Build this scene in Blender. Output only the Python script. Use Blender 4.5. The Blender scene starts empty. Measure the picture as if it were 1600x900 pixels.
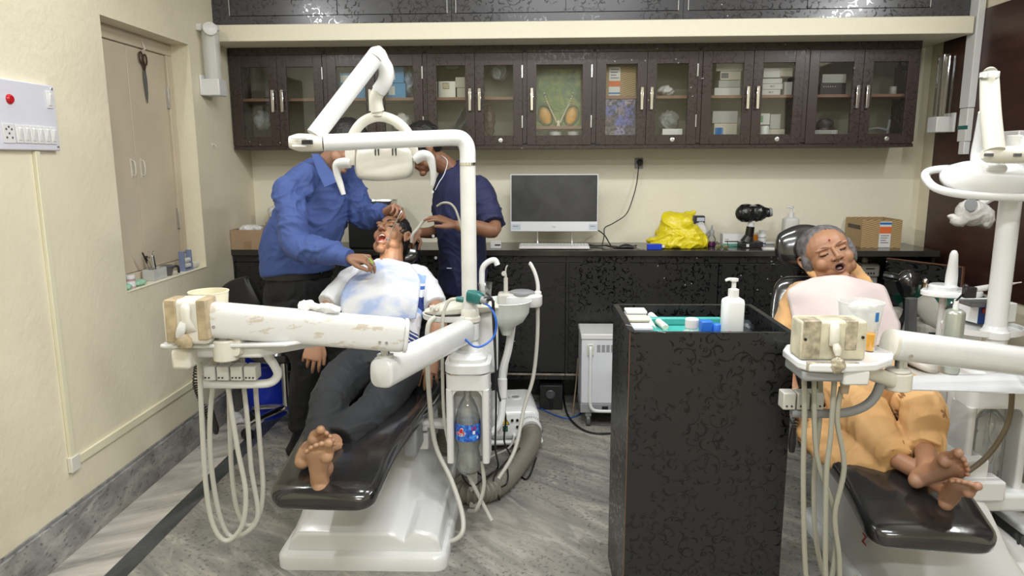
import bpy, bmesh, math, random
from mathutils import Vector, Matrix, noise, Euler
random.seed(7)
R=math.radians
S=bpy.context.scene
C=S.collection
# ---------------------------------------------------------------- camera
FPX=1110.; EYE=1.5
RM=(Matrix.Rotation(R(1.55),3,'Z')@Matrix.Rotation(R(90-10.1),3,'X')@Matrix.Rotation(R(-0.2),3,'Z'))
cd=bpy.data.cameras.new('camera'); cam=bpy.data.objects.new('camera',cd); C.objects.link(cam)
cd.sensor_width=36; cd.lens=36*FPX/1600; cd.clip_start=.05
cam.matrix_world=Matrix.Translation((0,0,EYE))@RM.to_4x4(); S.camera=cam
S.view_settings.view_transform='Standard'; S.view_settings.look='None'; S.view_settings.gamma=1
S.view_settings.exposure=0.0; S.view_settings.use_curve_mapping=False
# ---------------------------------------------------------------- world and lamps
w=bpy.data.worlds.new('world'); S.world=w; w.use_nodes=True
w.node_tree.nodes['Background'].inputs[0].default_value=(.8,.85,1,1); w.node_tree.nodes['Background'].inputs[1].default_value=.15
CEIL=3.0
def area(x,y,z,sx,sy,p,col=(.97,.985,1),tilt=(0,0,0)):
    l=bpy.data.lights.new('ceiling_lamp','AREA'); l.shape='RECTANGLE'; l.size=sx; l.size_y=sy; l.energy=p; l.color=col
    o=bpy.data.objects.new('ceiling_lamp',l); C.objects.link(o); o.location=(x,y,z); o.rotation_euler=tilt; return o
LAMPS=[(.25,2.3,1.2,.12,36),(.2,.5,1.2,.12,52),(.3,-1.4,1.2,.12,60)]
for x,y,sx,sy,p in LAMPS: area(x,y,CEIL-.08,sx,sy,p)
TUBES=[(-1.72,2.25,2.62,-62,24),(2.34,2.3,2.62,62,30)]
for x,y,z,a,p in TUBES: area(x,y,z,.06,1.2,p,tilt=(0,R(a),0))
# ---------------------------------------------------------------- helpers
def ray(u,v): return RM@Vector(((u-800)/FPX,-(v-450)/FPX,-1))
def at(u,v,y=None,z=None,x=None):
    r=ray(u,v)
    t=(z-EYE)/r.z if z is not None else (y/r.y if y is not None else x/r.x)
    return Vector((0,0,EYE))+r*t
BKM=Matrix.Translation((-1.8,4.61,0))@Matrix.Rotation(R(-1.0),4,'Z')
def atb(u,v,d):
    "pixel on the plane d in front of the back wall, in wall coordinates (s, z)"
    n=(BKM.to_3x3()@Vector((0,1,0))); o=BKM@Vector((0,-d,0)); r=ray(u,v)
    e=Vector((0,0,EYE)); t=(o-e).dot(n)/r.dot(n); p=BKM.inverted()@(e+r*t); return p.x,p.z
def new_nt(name):
    m=bpy.data.materials.new(name); m.use_nodes=True; nt=m.node_tree; return m,nt,nt.nodes['Principled BSDF']
MC={}
def mat(name,col,rough=.5,metal=0,bump=0,bscale=60,var=0,vscale=6,trans=0,alpha=1,spec=.5,coat=0,emit=None,es=0,sheen=0,sss=0,stretch=(1,1,1),bdist=.002):
    if name in MC: return MC[name]
    m,nt,b=new_nt(name); N=nt.nodes; L=nt.links
    c=(*col,1); I=b.inputs
    I['Base Color'].default_value=c; I['Roughness'].default_value=rough; I['Metallic'].default_value=metal
    I['Specular IOR Level'].default_value=spec
    if trans: I['Transmission Weight'].default_value=trans; I['IOR'].default_value=1.45
    if alpha<1: I['Alpha'].default_value=alpha
    if coat: I['Coat Weight'].default_value=coat; I['Coat Roughness'].default_value=.1
    if sheen: I['Sheen Weight'].default_value=sheen
    if sss: I['Subsurface Weight'].default_value=sss; I['Subsurface Radius'].default_value=(.012,.005,.003)
    if emit: I['Emission Color'].default_value=(*emit,1); I['Emission Strength'].default_value=es
    if var or bump:
        tc=N.new('ShaderNodeTexCoord'); mp=N.new('ShaderNodeMapping'); mp.inputs['Scale'].default_value=stretch; L.new(tc.outputs['Object'],mp.inputs[0])
    if var:
        n=N.new('ShaderNodeTexNoise'); n.inputs['Scale'].default_value=vscale; n.inputs['Detail'].default_value=5; L.new(mp.outputs[0],n.inputs[0])
        r=N.new('ShaderNodeValToRGB'); r.color_ramp.elements[0].position=.3; r.color_ramp.elements[1].position=.7
        r.color_ramp.elements[0].color=(*[k*(1-var) for k in col],1); r.color_ramp.elements[1].color=(*[min(1,k*(1+var*.6)) for k in col],1)
        L.new(n.outputs[0],r.inputs[0]); L.new(r.outputs[0],I['Base Color'])
    if bump:
        n=N.new('ShaderNodeTexNoise'); n.inputs['Scale'].default_value=bscale; n.inputs['Detail'].default_value=4; L.new(mp.outputs[0],n.inputs[0])
        bp=N.new('ShaderNodeBump'); bp.inputs['Strength'].default_value=bump; bp.inputs['Distance'].default_value=bdist
        L.new(n.outputs[0],bp.inputs['Height']); L.new(bp.outputs[0],I['Normal'])
    MC[name]=m; return m
class NT:
    "tiny node graph helper"
    def __init__(s,nt): s.nt=nt
    def v(s,x,i):
        if isinstance(x,(int,float)): i.default_value=x
        elif isinstance(x,tuple): i.default_value=x
        else: s.nt.links.new(x,i)
    def m(s,op,a,b=0,c=0,clamp=False):
        n=s.nt.nodes.new('ShaderNodeMath'); n.operation=op; n.use_clamp=clamp
        for k,x in enumerate((a,b,c)): s.v(x,n.inputs[k])
        return n.outputs[0]
    def n(s,typ,**kw):
        n=s.nt.nodes.new(typ)
        for k,x in kw.items():
            if k.startswith('_'): setattr(n,k[1:],x)
            else: s.v(x,n.inputs[k.replace('__',' ')])
        return n
    def ramp(s,x,*st):
        n=s.nt.nodes.new('ShaderNodeValToRGB'); e=n.color_ramp.elements
        while len(e)<len(st): e.new(.5)
        for k,(p,c) in enumerate(st): e[k].position=p; e[k].color=(*c,1) if len(c)==3 else c
        s.v(x,n.inputs[0]); return n.outputs[0]
    def mix(s,f,a,b):
        n=s.nt.nodes.new('ShaderNodeMix'); n.data_type='RGBA'; s.v(f,n.inputs[0]); s.v(a,n.inputs[6]); s.v(b,n.inputs[7]); return n.outputs[2]
def laminate(name,bg,fg,rb,rf,scale=1.0,grain=0):
    "dark sheet with a printed floral scroll: crescents, rings and little blossoms, glossier than the ground"
    m,nt,b=new_nt(name); g=NT(nt)
    pos=g.n('ShaderNodeNewGeometry').outputs['Position']
    sp=g.n('ShaderNodeSeparateXYZ',Vector=pos); u=g.m('ADD',sp.outputs[0],sp.outputs[1]); 
    uv=g.n('ShaderNodeCombineXYZ',X=u,Y=sp.outputs[2],Z=0.).outputs[0]
    masks=[]
    for sc,r,wd,sweep,off in ((20,.30,.075,3.4,0),(31,.26,.085,2.6,3.7),(11,.36,.022,4.4,8.1)):
        o=g.n('ShaderNodeVectorMath',_operation='ADD'); g.v(uv,o.inputs[0]); o.inputs[1].default_value=(off,off*.7,0)
        ss=g.n('ShaderNodeVectorMath',_operation='SCALE',Vector=o.outputs[0],Scale=float(sc*scale)).outputs[0]
        vo=g.n('ShaderNodeTexVoronoi',_voronoi_dimensions='2D',Vector=ss,Scale=1.,Randomness=.8)
        d=g.n('ShaderNodeVectorMath',_operation='SUBTRACT'); g.v(ss,d.inputs[0]); g.v(vo.outputs['Position'],d.inputs[1])
        dx=g.n('ShaderNodeSeparateXYZ',Vector=d.outputs[0]); rc=g.n('ShaderNodeSeparateColor',Color=vo.outputs['Color'])
        an=g.m('ARCTAN2',dx.outputs[1],dx.outputs[0]); an=g.m('ADD',an,g.m('MULTIPLY',rc.outputs[0],6.283)); an=g.m('FLOORED_MODULO',an,6.283)
        tp=g.m('SINE',g.m('MULTIPLY',g.m('MINIMUM',g.m('DIVIDE',an,sweep),1.),3.1416))
        rr=g.m('MULTIPLY',r,g.m('ADD',.6,g.m('MULTIPLY',rc.outputs[1],.6)))
        k=g.m('ABSOLUTE',g.m('SUBTRACT',vo.outputs['Distance'],rr))
        masks.append(g.m('LESS_THAN',k,g.m('MULTIPLY',wd,tp)))
    # blossoms
    vo=g.n('ShaderNodeTexVoronoi',_voronoi_dimensions='2D',Vector=uv,Scale=13.*scale,Randomness=.9)
    ss=g.n('ShaderNodeVectorMath',_operation='SCALE',Vector=uv,Scale=13.*scale).outputs[0]
    d=g.n('ShaderNodeVectorMath',_operation='SUBTRACT'); g.v(ss,d.inputs[0]); 
    p2=g.n('ShaderNodeVectorMath',_operation='SCALE',Vector=vo.outputs['Position'],Scale=13.*scale).outputs[0]; g.v(p2,d.inputs[1])
    dx=g.n('ShaderNodeSeparateXYZ',Vector=d.outputs[0]); an=g.m('ARCTAN2',dx.outputs[1],dx.outputs[0])
    ln=g.m('SQRT',g.m('ADD',g.m('MULTIPLY',dx.outputs[0],dx.outputs[0]),g.m('MULTIPLY',dx.outputs[1],dx.outputs[1])))
    pet=g.m('MULTIPLY',.13,g.m('ABSOLUTE',g.m('COSINE',g.m('MULTIPLY',an,2.5))))
    masks.append(g.m('MULTIPLY',g.m('LESS_THAN',ln,pet),g.m('GREATER_THAN',ln,.03)))
    M=masks[0]
    for k in masks[1:]: M=g.m('MAXIMUM',M,k)
    big=g.n('ShaderNodeTexNoise',Vector=uv,Scale=5.,Detail=3.).outputs[0]
    M=g.m('MULTIPLY',M,g.m('GREATER_THAN',big,.44))
    gr=g.n('ShaderNodeTexNoise',Vector=g.n('ShaderNodeMapping',Vector=uv,Scale=(14.,220.,1.)).outputs[0],Scale=1.,Detail=3.).outputs[0]
    base=g.mix(g.m('MULTIPLY',gr,.5),(*bg,1),(*[k*1.6 for k in bg],1))
    sm=g.n('ShaderNodeTexNoise',Vector=uv,Scale=2.3,Detail=6.,Roughness=.7).outputs[0]
    base=g.mix(g.ramp(sm,(.5,(0,0,0)),(.8,(.3,.3,.3))),base,(*[k*1.8+.004 for k in bg],1))
    # scuffs and flecks of paint
    fl=g.n('ShaderNodeTexVoronoi',_voronoi_dimensions='2D',Vector=uv,Scale=9.,Randomness=1.)
    fm=g.m('MULTIPLY',g.m('LESS_THAN',fl.outputs['Distance'],.028),g.m('GREATER_THAN',g.n('ShaderNodeTexNoise',Vector=uv,Scale=1.7).outputs[0],.6))
    col=g.mix(M,base,(*fg,1)); col=g.mix(fm,col,(.5,.5,.48,1))
    g.v(col,b.inputs['Base Color']); g.v(g.m('ADD',g.m('MULTIPLY',M,rf-rb),g.m('ADD',rb-.05,g.m('MULTIPLY',sm,.1))),b.inputs['Roughness'])
    MC[name]=m; return m
# mesh builder -----------------------------------------------------------
def frame(d,up=Vector((0,0,1))):
    d=d.normalized(); 
    if abs(d.dot(up))>.98: up=Vector((0,1,0)) if abs(d.y)<.9 else Vector((1,0,0))
    s=d.cross(up).normalized(); return s,s.cross(d).normalized()
def spl(pts,n=6):
    "Catmull-Rom through the points; tuples may carry extra values"
    P=[tuple(p) for p in pts]; out=[]
    for i in range(len(P)-1):
        a=P[max(i-1,0)];b=P[i];c=P[i+1];d=P[min(i+2,len(P)-1)]
        for k in range(n):
            t=k/n; out.append(tuple(.5*((2*q)+(-p+r)*t+(2*p-5*q+4*r-s)*t*t+(-p+3*q-3*r+s)*t**3) for p,q,r,s in zip(a,b,c,d)))
    out.append(P[-1]); return out
class B:
    def __init__(s): s.v=[]; s.f=[]; s.mi=[]; s.cur=0
    def add(s,vs,fs,M=None):
        o=len(s.v); s.v+=[(M@Vector(p)) if M else Vector(p) for p in vs]; s.f+=[tuple(i+o for i in f) for f in fs]; s.mi+=[s.cur]*len(fs); return s
    def box(s,x0,x1,y0,y1,z0,z1,M=None):
        x0,x1=min(x0,x1),max(x0,x1); y0,y1=min(y0,y1),max(y0,y1); z0,z1=min(z0,z1),max(z0,z1)
        return s.add([(x,y,z) for z in(z0,z1) for y in(y0,y1) for x in(x0,x1)],[(0,2,3,1),(4,5,7,6),(0,1,5,4),(2,6,7,3),(0,4,6,2),(1,3,7,5)],M)
    def rings(s,rs,close=True,cap=True,M=None):
        n=len(rs[0]); vs=[p for r in rs for p in r]; fs=[]
        for i in range(len(rs)-1):
            for j in range(n if close else n-1):
                k=(j+1)%n; fs.append((i*n+j,i*n+k,(i+1)*n+k,(i+1)*n+j))
        if cap: fs.append(tuple(range(n))[::-1]); fs.append(tuple((len(rs)-1)*n+j for j in range(n)))
        return s.add(vs,fs,M)
    def cyl(s,a,b,r0,r1=None,n=20,cap=True):
        a=Vector(a);b=Vector(b); r1=r0 if r1 is None else r1; e,f=frame(b-a)
        return s.rings([[c+e*(r*math.cos(t*2*math.pi/n))+f*(r*math.sin(t*2*math.pi/n)) for t in range(n)] for c,r in((a,r0),(b,r1))],cap=cap)
    def tube(s,pts,r,n=10,sm=6,cap=True,asp=1.,up=None):
        "r may be a number or each point may be (x,y,z,r); asp flattens along up"
        if len(tuple(pts[0]))==3: pts=[(*p,r) for p in pts]
        if sm: pts=spl(pts,sm)
        V=[Vector(p[:3]) for p in pts]; rs=[]; pe=None
        for i,p in enumerate(V):
            d=(V[min(i+1,len(V)-1)]-V[max(i-1,0)])
            if d.length<1e-9: d=Vector((0,0,1))
            d.normalize()
            if pe is None or up is not None: e,f=frame(d,up or Vector((0,0,1)))
            else:
                e=(pe-d*pe.dot(d)).normalized(); f=e.cross(d).normalized()
            pe=e; q=pts[i][3]
            rs.append([p+e*(q*math.cos(t*2*math.pi/n))+f*(q*asp*math.sin(t*2*math.pi/n)) for t in range(n)])
        return s.rings(rs,cap=cap)
    def loft(s,sec,n=24,sm=4,up=(0,0,1),cap=True,e=2.):
        "sections (x,y,z,rx,ry): rx across, ry along the up-ish normal; e = superellipse power"
        if sm: sec=spl(sec,sm)
        V=[Vector(p[:3]) for p in sec]; rs=[]; up=Vector(up)
        for i,p in enumerate(V):
            d=(V[min(i+1,len(V)-1)]-V[max(i-1,0)]).normalized(); a,b=frame(d,up); q=sec[i]
            ring=[]
            for t in range(n):
                c,sn=math.cos(t*2*math.pi/n),math.sin(t*2*math.pi/n)
                c=math.copysign(abs(c)**(2/e),c); sn=math.copysign(abs(sn)**(2/e),sn)
                ring.append(p+a*(q[3]*c)+b*(q[4]*sn))
            rs.append(ring)
        return s.rings(rs,cap=cap)
    def lathe(s,prof,c=(0,0,0),ax=(0,0,1),n=28,cap=True):
        c=Vector(c);ax=Vector(ax).normalized(); e,f=frame(ax)
        return s.rings([[c+ax*h+e*(r*math.cos(t*2*math.pi/n))+f*(r*math.sin(t*2*math.pi/n)) for t in range(n)] for r,h in prof],cap=cap)
    def ell(s,c,r,M3=None,nu=20,nv=12):
        c=Vector(c); r=(r,r,r) if isinstance(r,(int,float)) else r; rs=[]
        for i in range(nv+1):
            a=math.pi*(i+ (0.02 if i==0 else -0.02 if i==nv else 0))/nv
            ring=[]
            for j in range(nu):
                b=2*math.pi*j/nu; p=Vector((r[0]*math.sin(a)*math.cos(b),r[1]*math.sin(a)*math.sin(b),-r[2]*math.cos(a)))
                ring.append(c+(M3@p if M3 else p))
            rs.append(ring)
        return s.rings(rs)
    def prism(s,poly,a,b,M=None):
        "poly in xy, extruded z a..b"
        n=len(poly); return s.rings([[(x,y,a) for x,y in poly],[(x,y,b) for x,y in poly]],M=M)
    def ob(s,name,m,parent=None,bevel=0,seg=2,ang=35,sub=0,loc=None,smooth=True,kind=None,warp=None,label=None):
        if parent is not None: off=OFF[parent.name]
        elif loc is not None: off=Vector(loc)
        else:
            xs=[p.x for p in s.v]; ys=[p.y for p in s.v]; off=Vector(((min(xs)+max(xs))/2,(min(ys)+max(ys))/2,min(p.z for p in s.v)))
        if warp: s.v=[warp(p) for p in s.v]
        me=bpy.data.meshes.new(name); me.from_pydata([tuple(p-off) for p in s.v],[],s.f)
        bm=bmesh.new(); bm.from_mesh(me); bmesh.ops.recalc_face_normals(bm,faces=bm.faces); bm.to_mesh(me); bm.free()
        for q in (m if isinstance(m,(list,tuple)) else [m]): me.materials.append(q)
        if isinstance(m,(list,tuple)): me.polygons.foreach_set('material_index',s.mi)
        return link(name,me,off,parent,bevel,seg,ang,sub,smooth,kind,label)
OFF={}
def link(name,me,off,parent=None,bevel=0,seg=2,ang=35,sub=0,smooth=True,kind=None,label=None):
    me.polygons.foreach_set('use_smooth',[smooth]*len(me.polygons))
    if smooth and not sub: me.set_sharp_from_angle(angle=R(ang))
    o=bpy.data.objects.new(name,me); C.objects.link(o)
    if parent is not None: o.parent=parent
    else: o.location=off
    OFF[o.name]=Vector(off)
    if bevel:
        b=o.modifiers.new('bevel','BEVEL'); b.width=bevel; b.segments=seg; b.limit_method='ANGLE'; b.angle_limit=R(40); b.harden_normals=False
    if sub: q=o.modifiers.new('sub','SUBSURF'); q.levels=sub; q.render_levels=sub
    if kind: o['kind']=kind
    if label: o['label']=label
    return o
def thing(name,label,cat,loc,group=None):
    o=bpy.data.objects.new(name,None); C.objects.link(o); o.location=loc; o.empty_display_size=.1; OFF[o.name]=Vector(loc)
    return tag(o,label,cat,group)
def tag(o,label,cat,group=None):
    o['label']=label; o['category']=cat
    if group: o['group']=group
    return o
def st(o): o['kind']='structure'; return o
def rot(ax,deg,c=(0,0,0)):
    c=Vector(c); return Matrix.Translation(c)@Matrix.Rotation(R(deg),4,ax)@Matrix.Translation(-c)
def text(s,size,M,m,parent,name='lettering',ext=.0006,bold=False):
    cu=bpy.data.curves.new(name,'FONT'); cu.body=s; cu.size=size; cu.extrude=ext; cu.align_x='CENTER'; cu.align_y='CENTER'; cu.offset=size*.02 if bold else 0
    t=bpy.data.objects.new('tmp',cu); C.objects.link(t); dg=bpy.context.evaluated_depsgraph_get(); dg.update()
    me=bpy.data.meshes.new_from_object(t.evaluated_get(dg)); bpy.data.objects.remove(t)
    off=OFF[parent.name]; me.transform(Matrix.Translation(-off)@M); me.materials.clear(); me.materials.append(m)
    return link(name,me,off,parent,smooth=False)
def remesh(b,vox,sm=2,disp=None):
    "voxel union of everything in the builder -> one continuous mesh"
    me=bpy.data.meshes.new('tmp'); me.from_pydata([tuple(p) for p in b.v],[],b.f)
    bm=bmesh.new(); bm.from_mesh(me); bmesh.ops.triangulate(bm,faces=bm.faces)
    bmesh.ops.recalc_face_normals(bm,faces=bm.faces); bm.to_mesh(me); bm.free()
    t=bpy.data.objects.new('tmp',me); C.objects.link(t); q=t.modifiers.new('r','REMESH'); q.mode='VOXEL'; q.voxel_size=vox
    if sm: k=t.modifiers.new('s','SMOOTH'); k.factor=.5; k.iterations=sm
    dg=bpy.context.evaluated_depsgraph_get(); dg.update(); out=bpy.data.meshes.new_from_object(t.evaluated_get(dg)); bpy.data.objects.remove(t)
    if disp:
        ns=[v.normal.copy() for v in out.vertices]
        for v,n in zip(out.vertices,ns): v.co=disp(v.co.copy(),n)
    return out
def finish(me,name,mats,off,parent=None,pick=None):
    me.transform(Matrix.Translation(-Vector(off))); me.materials.clear()
    for q in mats: me.materials.append(q)
    if pick:
        for p in me.polygons: p.material_index=pick(p.center+Vector(off),p.normal)
    else: me.polygons.foreach_set('material_index',[0]*len(me.polygons))
    return link(name,me,Vector(off),parent,ang=180)
# ---------------------------------------------------------------- materials
def wallmat(name,col,dirt=.5):
    m,nt,b=new_nt(name); g=NT(nt); pos=g.n('ShaderNodeNewGeometry').outputs['Position']
    n1=g.n('ShaderNodeTexNoise',Vector=pos,Scale=1.6,Detail=6.,Roughness=.65).outputs[0]
    c=g.mix(g.ramp(n1,(.42,(0,0,0)),(.75,(dirt,dirt,dirt))),(*col,1),(*[k*q for k,q in zip(col,(.82,.8,.78))],1))
    n3=g.n('ShaderNodeTexNoise',Vector=pos,Scale=9.,Detail=8.,Roughness=.7).outputs[0]
    c=g.mix(g.ramp(n3,(.66,(0,0,0)),(.74,(.35*dirt,.35*dirt,.35*dirt))),c,(.42,.37,.28,1))
    g.v(c,b.inputs['Base Color']); b.inputs['Roughness'].default_value=.55
    n2=g.n('ShaderNodeTexNoise',Vector=pos,Scale=38.,Detail=4.).outputs[0]
    bp=g.n('ShaderNodeBump',Strength=.5,Distance=.004,Height=n2); g.v(bp.outputs[0],b.inputs['Normal']); MC[name]=m; return m
M_WALL=wallmat('cream_wall_paint',(.77,.715,.55),.65); M_WALLB=wallmat('cream_back_wall_paint',(.82,.78,.63),.25)
M_CEIL=mat('ceiling_white',(.8,.78,.7),.8)
def marble():
    m,nt,b=new_nt('grey_marble_floor'); g=NT(nt); pos=g.n('ShaderNodeNewGeometry').outputs['Position']
    sp=g.n('ShaderNodeSeparateXYZ',Vector=pos); X=sp.outputs[0]
    def veins(rotz,sc,dist,off):
        mp=g.n('ShaderNodeMapping',Vector=pos,Rotation=(0,0,R(rotz)),Location=(off,0,0)).outputs[0]
        st=g.n('ShaderNodeMapping',Vector=mp,Scale=(1.,.22,1.)).outputs[0]
        return g.n('ShaderNodeTexNoise',Vector=st,Scale=sc,Detail=9.,Roughness=.62,Distortion=dist).outputs[0]
    a=veins(-50,4.6,2.2,0); bb=veins(-42,13.,1.6,5)
    grey=g.ramp(a,(.33,(.16,.158,.15)),(.47,(.225,.218,.195)),(.56,(.275,.262,.232)),(.70,(.42,.39,.33)))
    grey=g.mix(g.ramp(bb,(.54,(0,0,0)),(.66,(.6,.6,.6))),grey,(.42,.40,.355,1))
    sk=g.n('ShaderNodeTexNoise',Vector=pos,Scale=55.,Detail=3.,Roughness=.6).outputs[0]
    rg=g.n('ShaderNodeTexNoise',Vector=pos,Scale=2.,Detail=2.).outputs[0]
    spm=g.m('MULTIPLY',g.ramp(sk,(.56,(0,0,0)),(.63,(1,1,1))),g.ramp(rg,(.36,(.1,.1,.1)),(.56,(.8,.8,.8))))
    grey=g.mix(spm,grey,(.07,.07,.065,1))
    l=veins(60,6.,1.,9); left=g.ramp(l,(.34,(.2,.19,.175)),(.46,(.44,.41,.37)),(.6,(.62,.58,.52)),(.75,(.5,.47,.43)))
    d=veins(10,14.,.6,2); dark=g.ramp(d,(.35,(.03,.034,.037)),(.66,(.075,.08,.085)),(.74,(.2,.21,.21)))
    c=g.mix(g.m('GREATER_THAN',X,-1.574),left,dark); c=g.mix(g.m('GREATER_THAN',X,-1.487),c,grey)
    Y=sp.outputs[1]
    for q in (.95,): # slab joints
        for ax,o,st_ in ((X,.2,1.22),(Y,.35,1.83)):
            jm=g.m('LESS_THAN',g.m('ABSOLUTE',g.m('SUBTRACT',g.m('FLOORED_MODULO',g.m('ADD',ax,o),st_),.6)),.0009)
            c=g.mix(g.m('MULTIPLY',jm,g.m('GREATER_THAN',X,-1.487)),c,(.1,.1,.1,1))
    g.v(c,b.inputs['Base Color']); b.inputs['Roughness'].default_value=.36
    rn=g.n('ShaderNodeTexNoise',Vector=pos,Scale=7.,Detail=5.).outputs[0]; g.v(g.ramp(rn,(.3,(.22,)*3),(.7,(.48,)*3)),b.inputs['Roughness']); return m
M_FLOOR=marble()
def skirt():
    m,nt,b=new_nt('grey_marble_skirting'); g=NT(nt); pos=g.n('ShaderNodeNewGeometry').outputs['Position']
    mp=g.n('ShaderNodeMapping',Vector=pos,Rotation=(R(30),0,0),Scale=(1.,1.,2.2)).outputs[0]
    a=g.n('ShaderNodeTexNoise',Vector=mp,Scale=5.,Detail=8.,Roughness=.65,Distortion=.8).outputs[0]; s2=g.n('ShaderNodeTexNoise',Vector=mp,Scale=32.,Detail=4.).outputs[0]
    c=g.mix(g.ramp(s2,(.58,(0,0,0)),(.68,(.8,.8,.8))),g.ramp(a,(.3,(.12,.12,.12)),(.5,(.27,.27,.26)),(.7,(.45,.44,.41))),(.07,.07,.07,1))
    g.v(c,b.inputs['Base Color']); b.inputs['Roughness'].default_value=.35; return m
M_SKIRT=skirt()
M_LAM=laminate('black_floral_laminate',(.0115,.0115,.012),(.003,.003,.003),.38,.13)
M_LAMT=laminate('grey_floral_laminate',(.050,.050,.057),(.034,.034,.038),.27,.10,1.0)
M_BRN=laminate('brown_floral_laminate',(.034,.021,.019),(.030,.0185,.0165),.36,.24,1.2)
M_BRNP=mat('brown_wood_panel',(.050,.019,.014),.35,var=.35,vscale=4,stretch=(1,1,6),bump=.1)
M_EDGE=mat('raw_brown_edge',(.16,.07,.035),.6)
M_INB=mat('cabinet_inside_olive',(.23,.22,.16),.6); M_SHELF=mat('shelf_wood',(.25,.13,.08),.5)
M_WHT=mat('white_enamel',(.71,.72,.72),.22,spec=.5,coat=.3); M_WHT2=mat('white_plastic',(.70,.70,.69),.35)
M_IVO=mat('aged_ivory_plastic',(.69,.67,.59),.35,var=.08,vscale=10); M_CHR=mat('chrome',(.8,.8,.8),.12,1); M_STL=mat('brushed_steel',(.6,.6,.6),.3,1)
M_BLK=mat('black_plastic',(.012,.012,.013),.4); M_VIN=mat('black_vinyl_upholstery',(.016,.016,.017),.16,spec=.7,coat=.6,bump=.22,bscale=7,bdist=.012)
M_GREY=mat('grey_plastic',(.28,.29,.30),.45); M_LGREY=mat('light_grey_hose',(.50,.49,.44),.4); M_DGREY=mat('dark_grey_metal',(.1,.1,.105),.4)
M_TAPE=mat('brown_parcel_tape',(.44,.35,.22),.35,var=.35,vscale=25,bump=.6,bscale=70)
M_CREAMP=mat('cream_painted_wood',(.58,.50,.38),.4,var=.1,vscale=3)
def glassmat(name,tint=(1,1,1),fac=.13,rough=.02):
    m=bpy.data.materials.new(name); m.use_nodes=True; nt=m.node_tree; nt.nodes.clear(); g=NT(nt)
    o=g.n('ShaderNodeOutputMaterial'); t=g.n('ShaderNodeBsdfTransparent',Color=(*tint,1)); gl=g.n('ShaderNodeBsdfGlossy',Roughness=rough)
    lw=g.n('ShaderNodeLayerWeight',Blend=.25); f=g.m('ADD',fac*.5,g.m('MULTIPLY',lw.outputs['Fresnel'],fac*4),clamp=True)
    mx=g.n('ShaderNodeMixShader'); g.v(f,mx.inputs[0]); g.v(t.outputs[0],mx.inputs[1]); g.v(gl.outputs[0],mx.inputs[2]); g.v(mx.outputs[0],o.inputs[0]); MC[name]=m; return m
M_GLS=glassmat('cabinet_glass',(.96,.97,.96),.10); M_CLR=glassmat('clear_plastic',(.965,.975,.975),.18,.06); M_FRO=mat('milky_plastic',(.78,.80,.78),.25,alpha=.42)
def paint(name,col,rough=.5): return mat(name,col,rough)
# ---------------------------------------------------------------- room
XL,XR,YF=-1.8,2.42,-2.6
st(B().box(XL-.15,XR+.15,YF-.15,5.0,-.1,0).ob('floor',M_FLOOR,smooth=False))
st(B().box(XL-.15,XR+.15,YF-.15,5.0,CEIL,CEIL+.1).ob('ceiling',M_CEIL,smooth=False))
NY0,NY1,NZ0,NZ1,ND=3.07,3.855,.93,2.11,.11
b=B(); 
for a in ((YF,NY0,0,CEIL),(NY1,4.95,0,CEIL),(NY0,NY1,0,NZ0),(NY0,NY1,NZ1,CEIL)): b.box(XL-.15,XL,*a)
b.box(XL-.2,XL-.15,YF,4.95,0,CEIL)
st(b.ob('wall_left',M_WALL,smooth=False))
st(B().box(0,4.5,0,.15,0,CEIL,BKM).ob('wall_back',M_WALLB,smooth=False))
st(B().box(XR,XR+.15,YF,4.95,0,CEIL).ob('wall_right',M_WALL,smooth=False))
st(B().box(XL-.15,XR+.15,YF-.15,YF,0,CEIL).ob('wall_front',M_WALL,smooth=False))
# skirting: top edge ragged with paint
b=B(); b.box(XL,XL+.016,YF,4.6,0,.165); b.box(XL,XL+.006,YF,4.6,.165,.178)
st(b.ob('baseboard_left',M_SKIRT,bevel=.002))
st(B().box(XR-.016,XR,YF,4.5,0,.16).ob('baseboard_right',M_SKIRT,bevel=.002))
# brown cladding on the right wall
st(B().box(XR-.012,XR,1.2,4.40,.80,2.29).ob('trim_1',M_BRNP,bevel=.002))
# loft ledge over the cabinets
st(B().box(0,4.17,-.50,0,2.165,2.255,BKM).ob('trim_2',M_WALLB,bevel=.004))
# ceiling fixtures around the lamps
for i,(x,y,sx,sy,p) in enumerate(LAMPS):
    t=thing('ceiling_light','white tube lamp fixed under the ceiling, '+('between the two chairs','in front of the black box','nearest the front wall')[i],'light',(x,y,CEIL-.05),'tube lamps under the ceiling')
    B().box(x-sx/2-.03,x+sx/2+.03,y-.03,y+.03,CEIL-.05,CEIL).ob('lamp_housing',M_WHT2,t,bevel=.004)
    for s in(-1,1): B().box(x+s*(sx/2+.015)-.012,x+s*(sx/2+.015)+.012,y-.04,y+.04,CEIL-.08,CEIL-.04).ob('end_cap',M_WHT2,t)
for i,(x,y,z,a,p) in enumerate(TUBES):
    xw0=XL if x<0 else XR-.012; s_=1 if x<0 else -1
    t=thing('tube_lamp',('white tube lamp batten high on the left wall before the niche','white tube lamp batten high on the right wall above the brown panel')[i],'light',(xw0,y,z))
    B().box(xw0,xw0+s_*.045,y-.62,y+.62,z-.03,z+.03).ob('lamp_housing',M_WHT2,t,bevel=.004)
    for q in(-1,1): B().box(xw0+s_*.045,xw0+s_*.10,y+q*.61-.01,y+q*.61+.01,z-.02,z+.02).ob('end_cap',M_WHT2,t)
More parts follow.
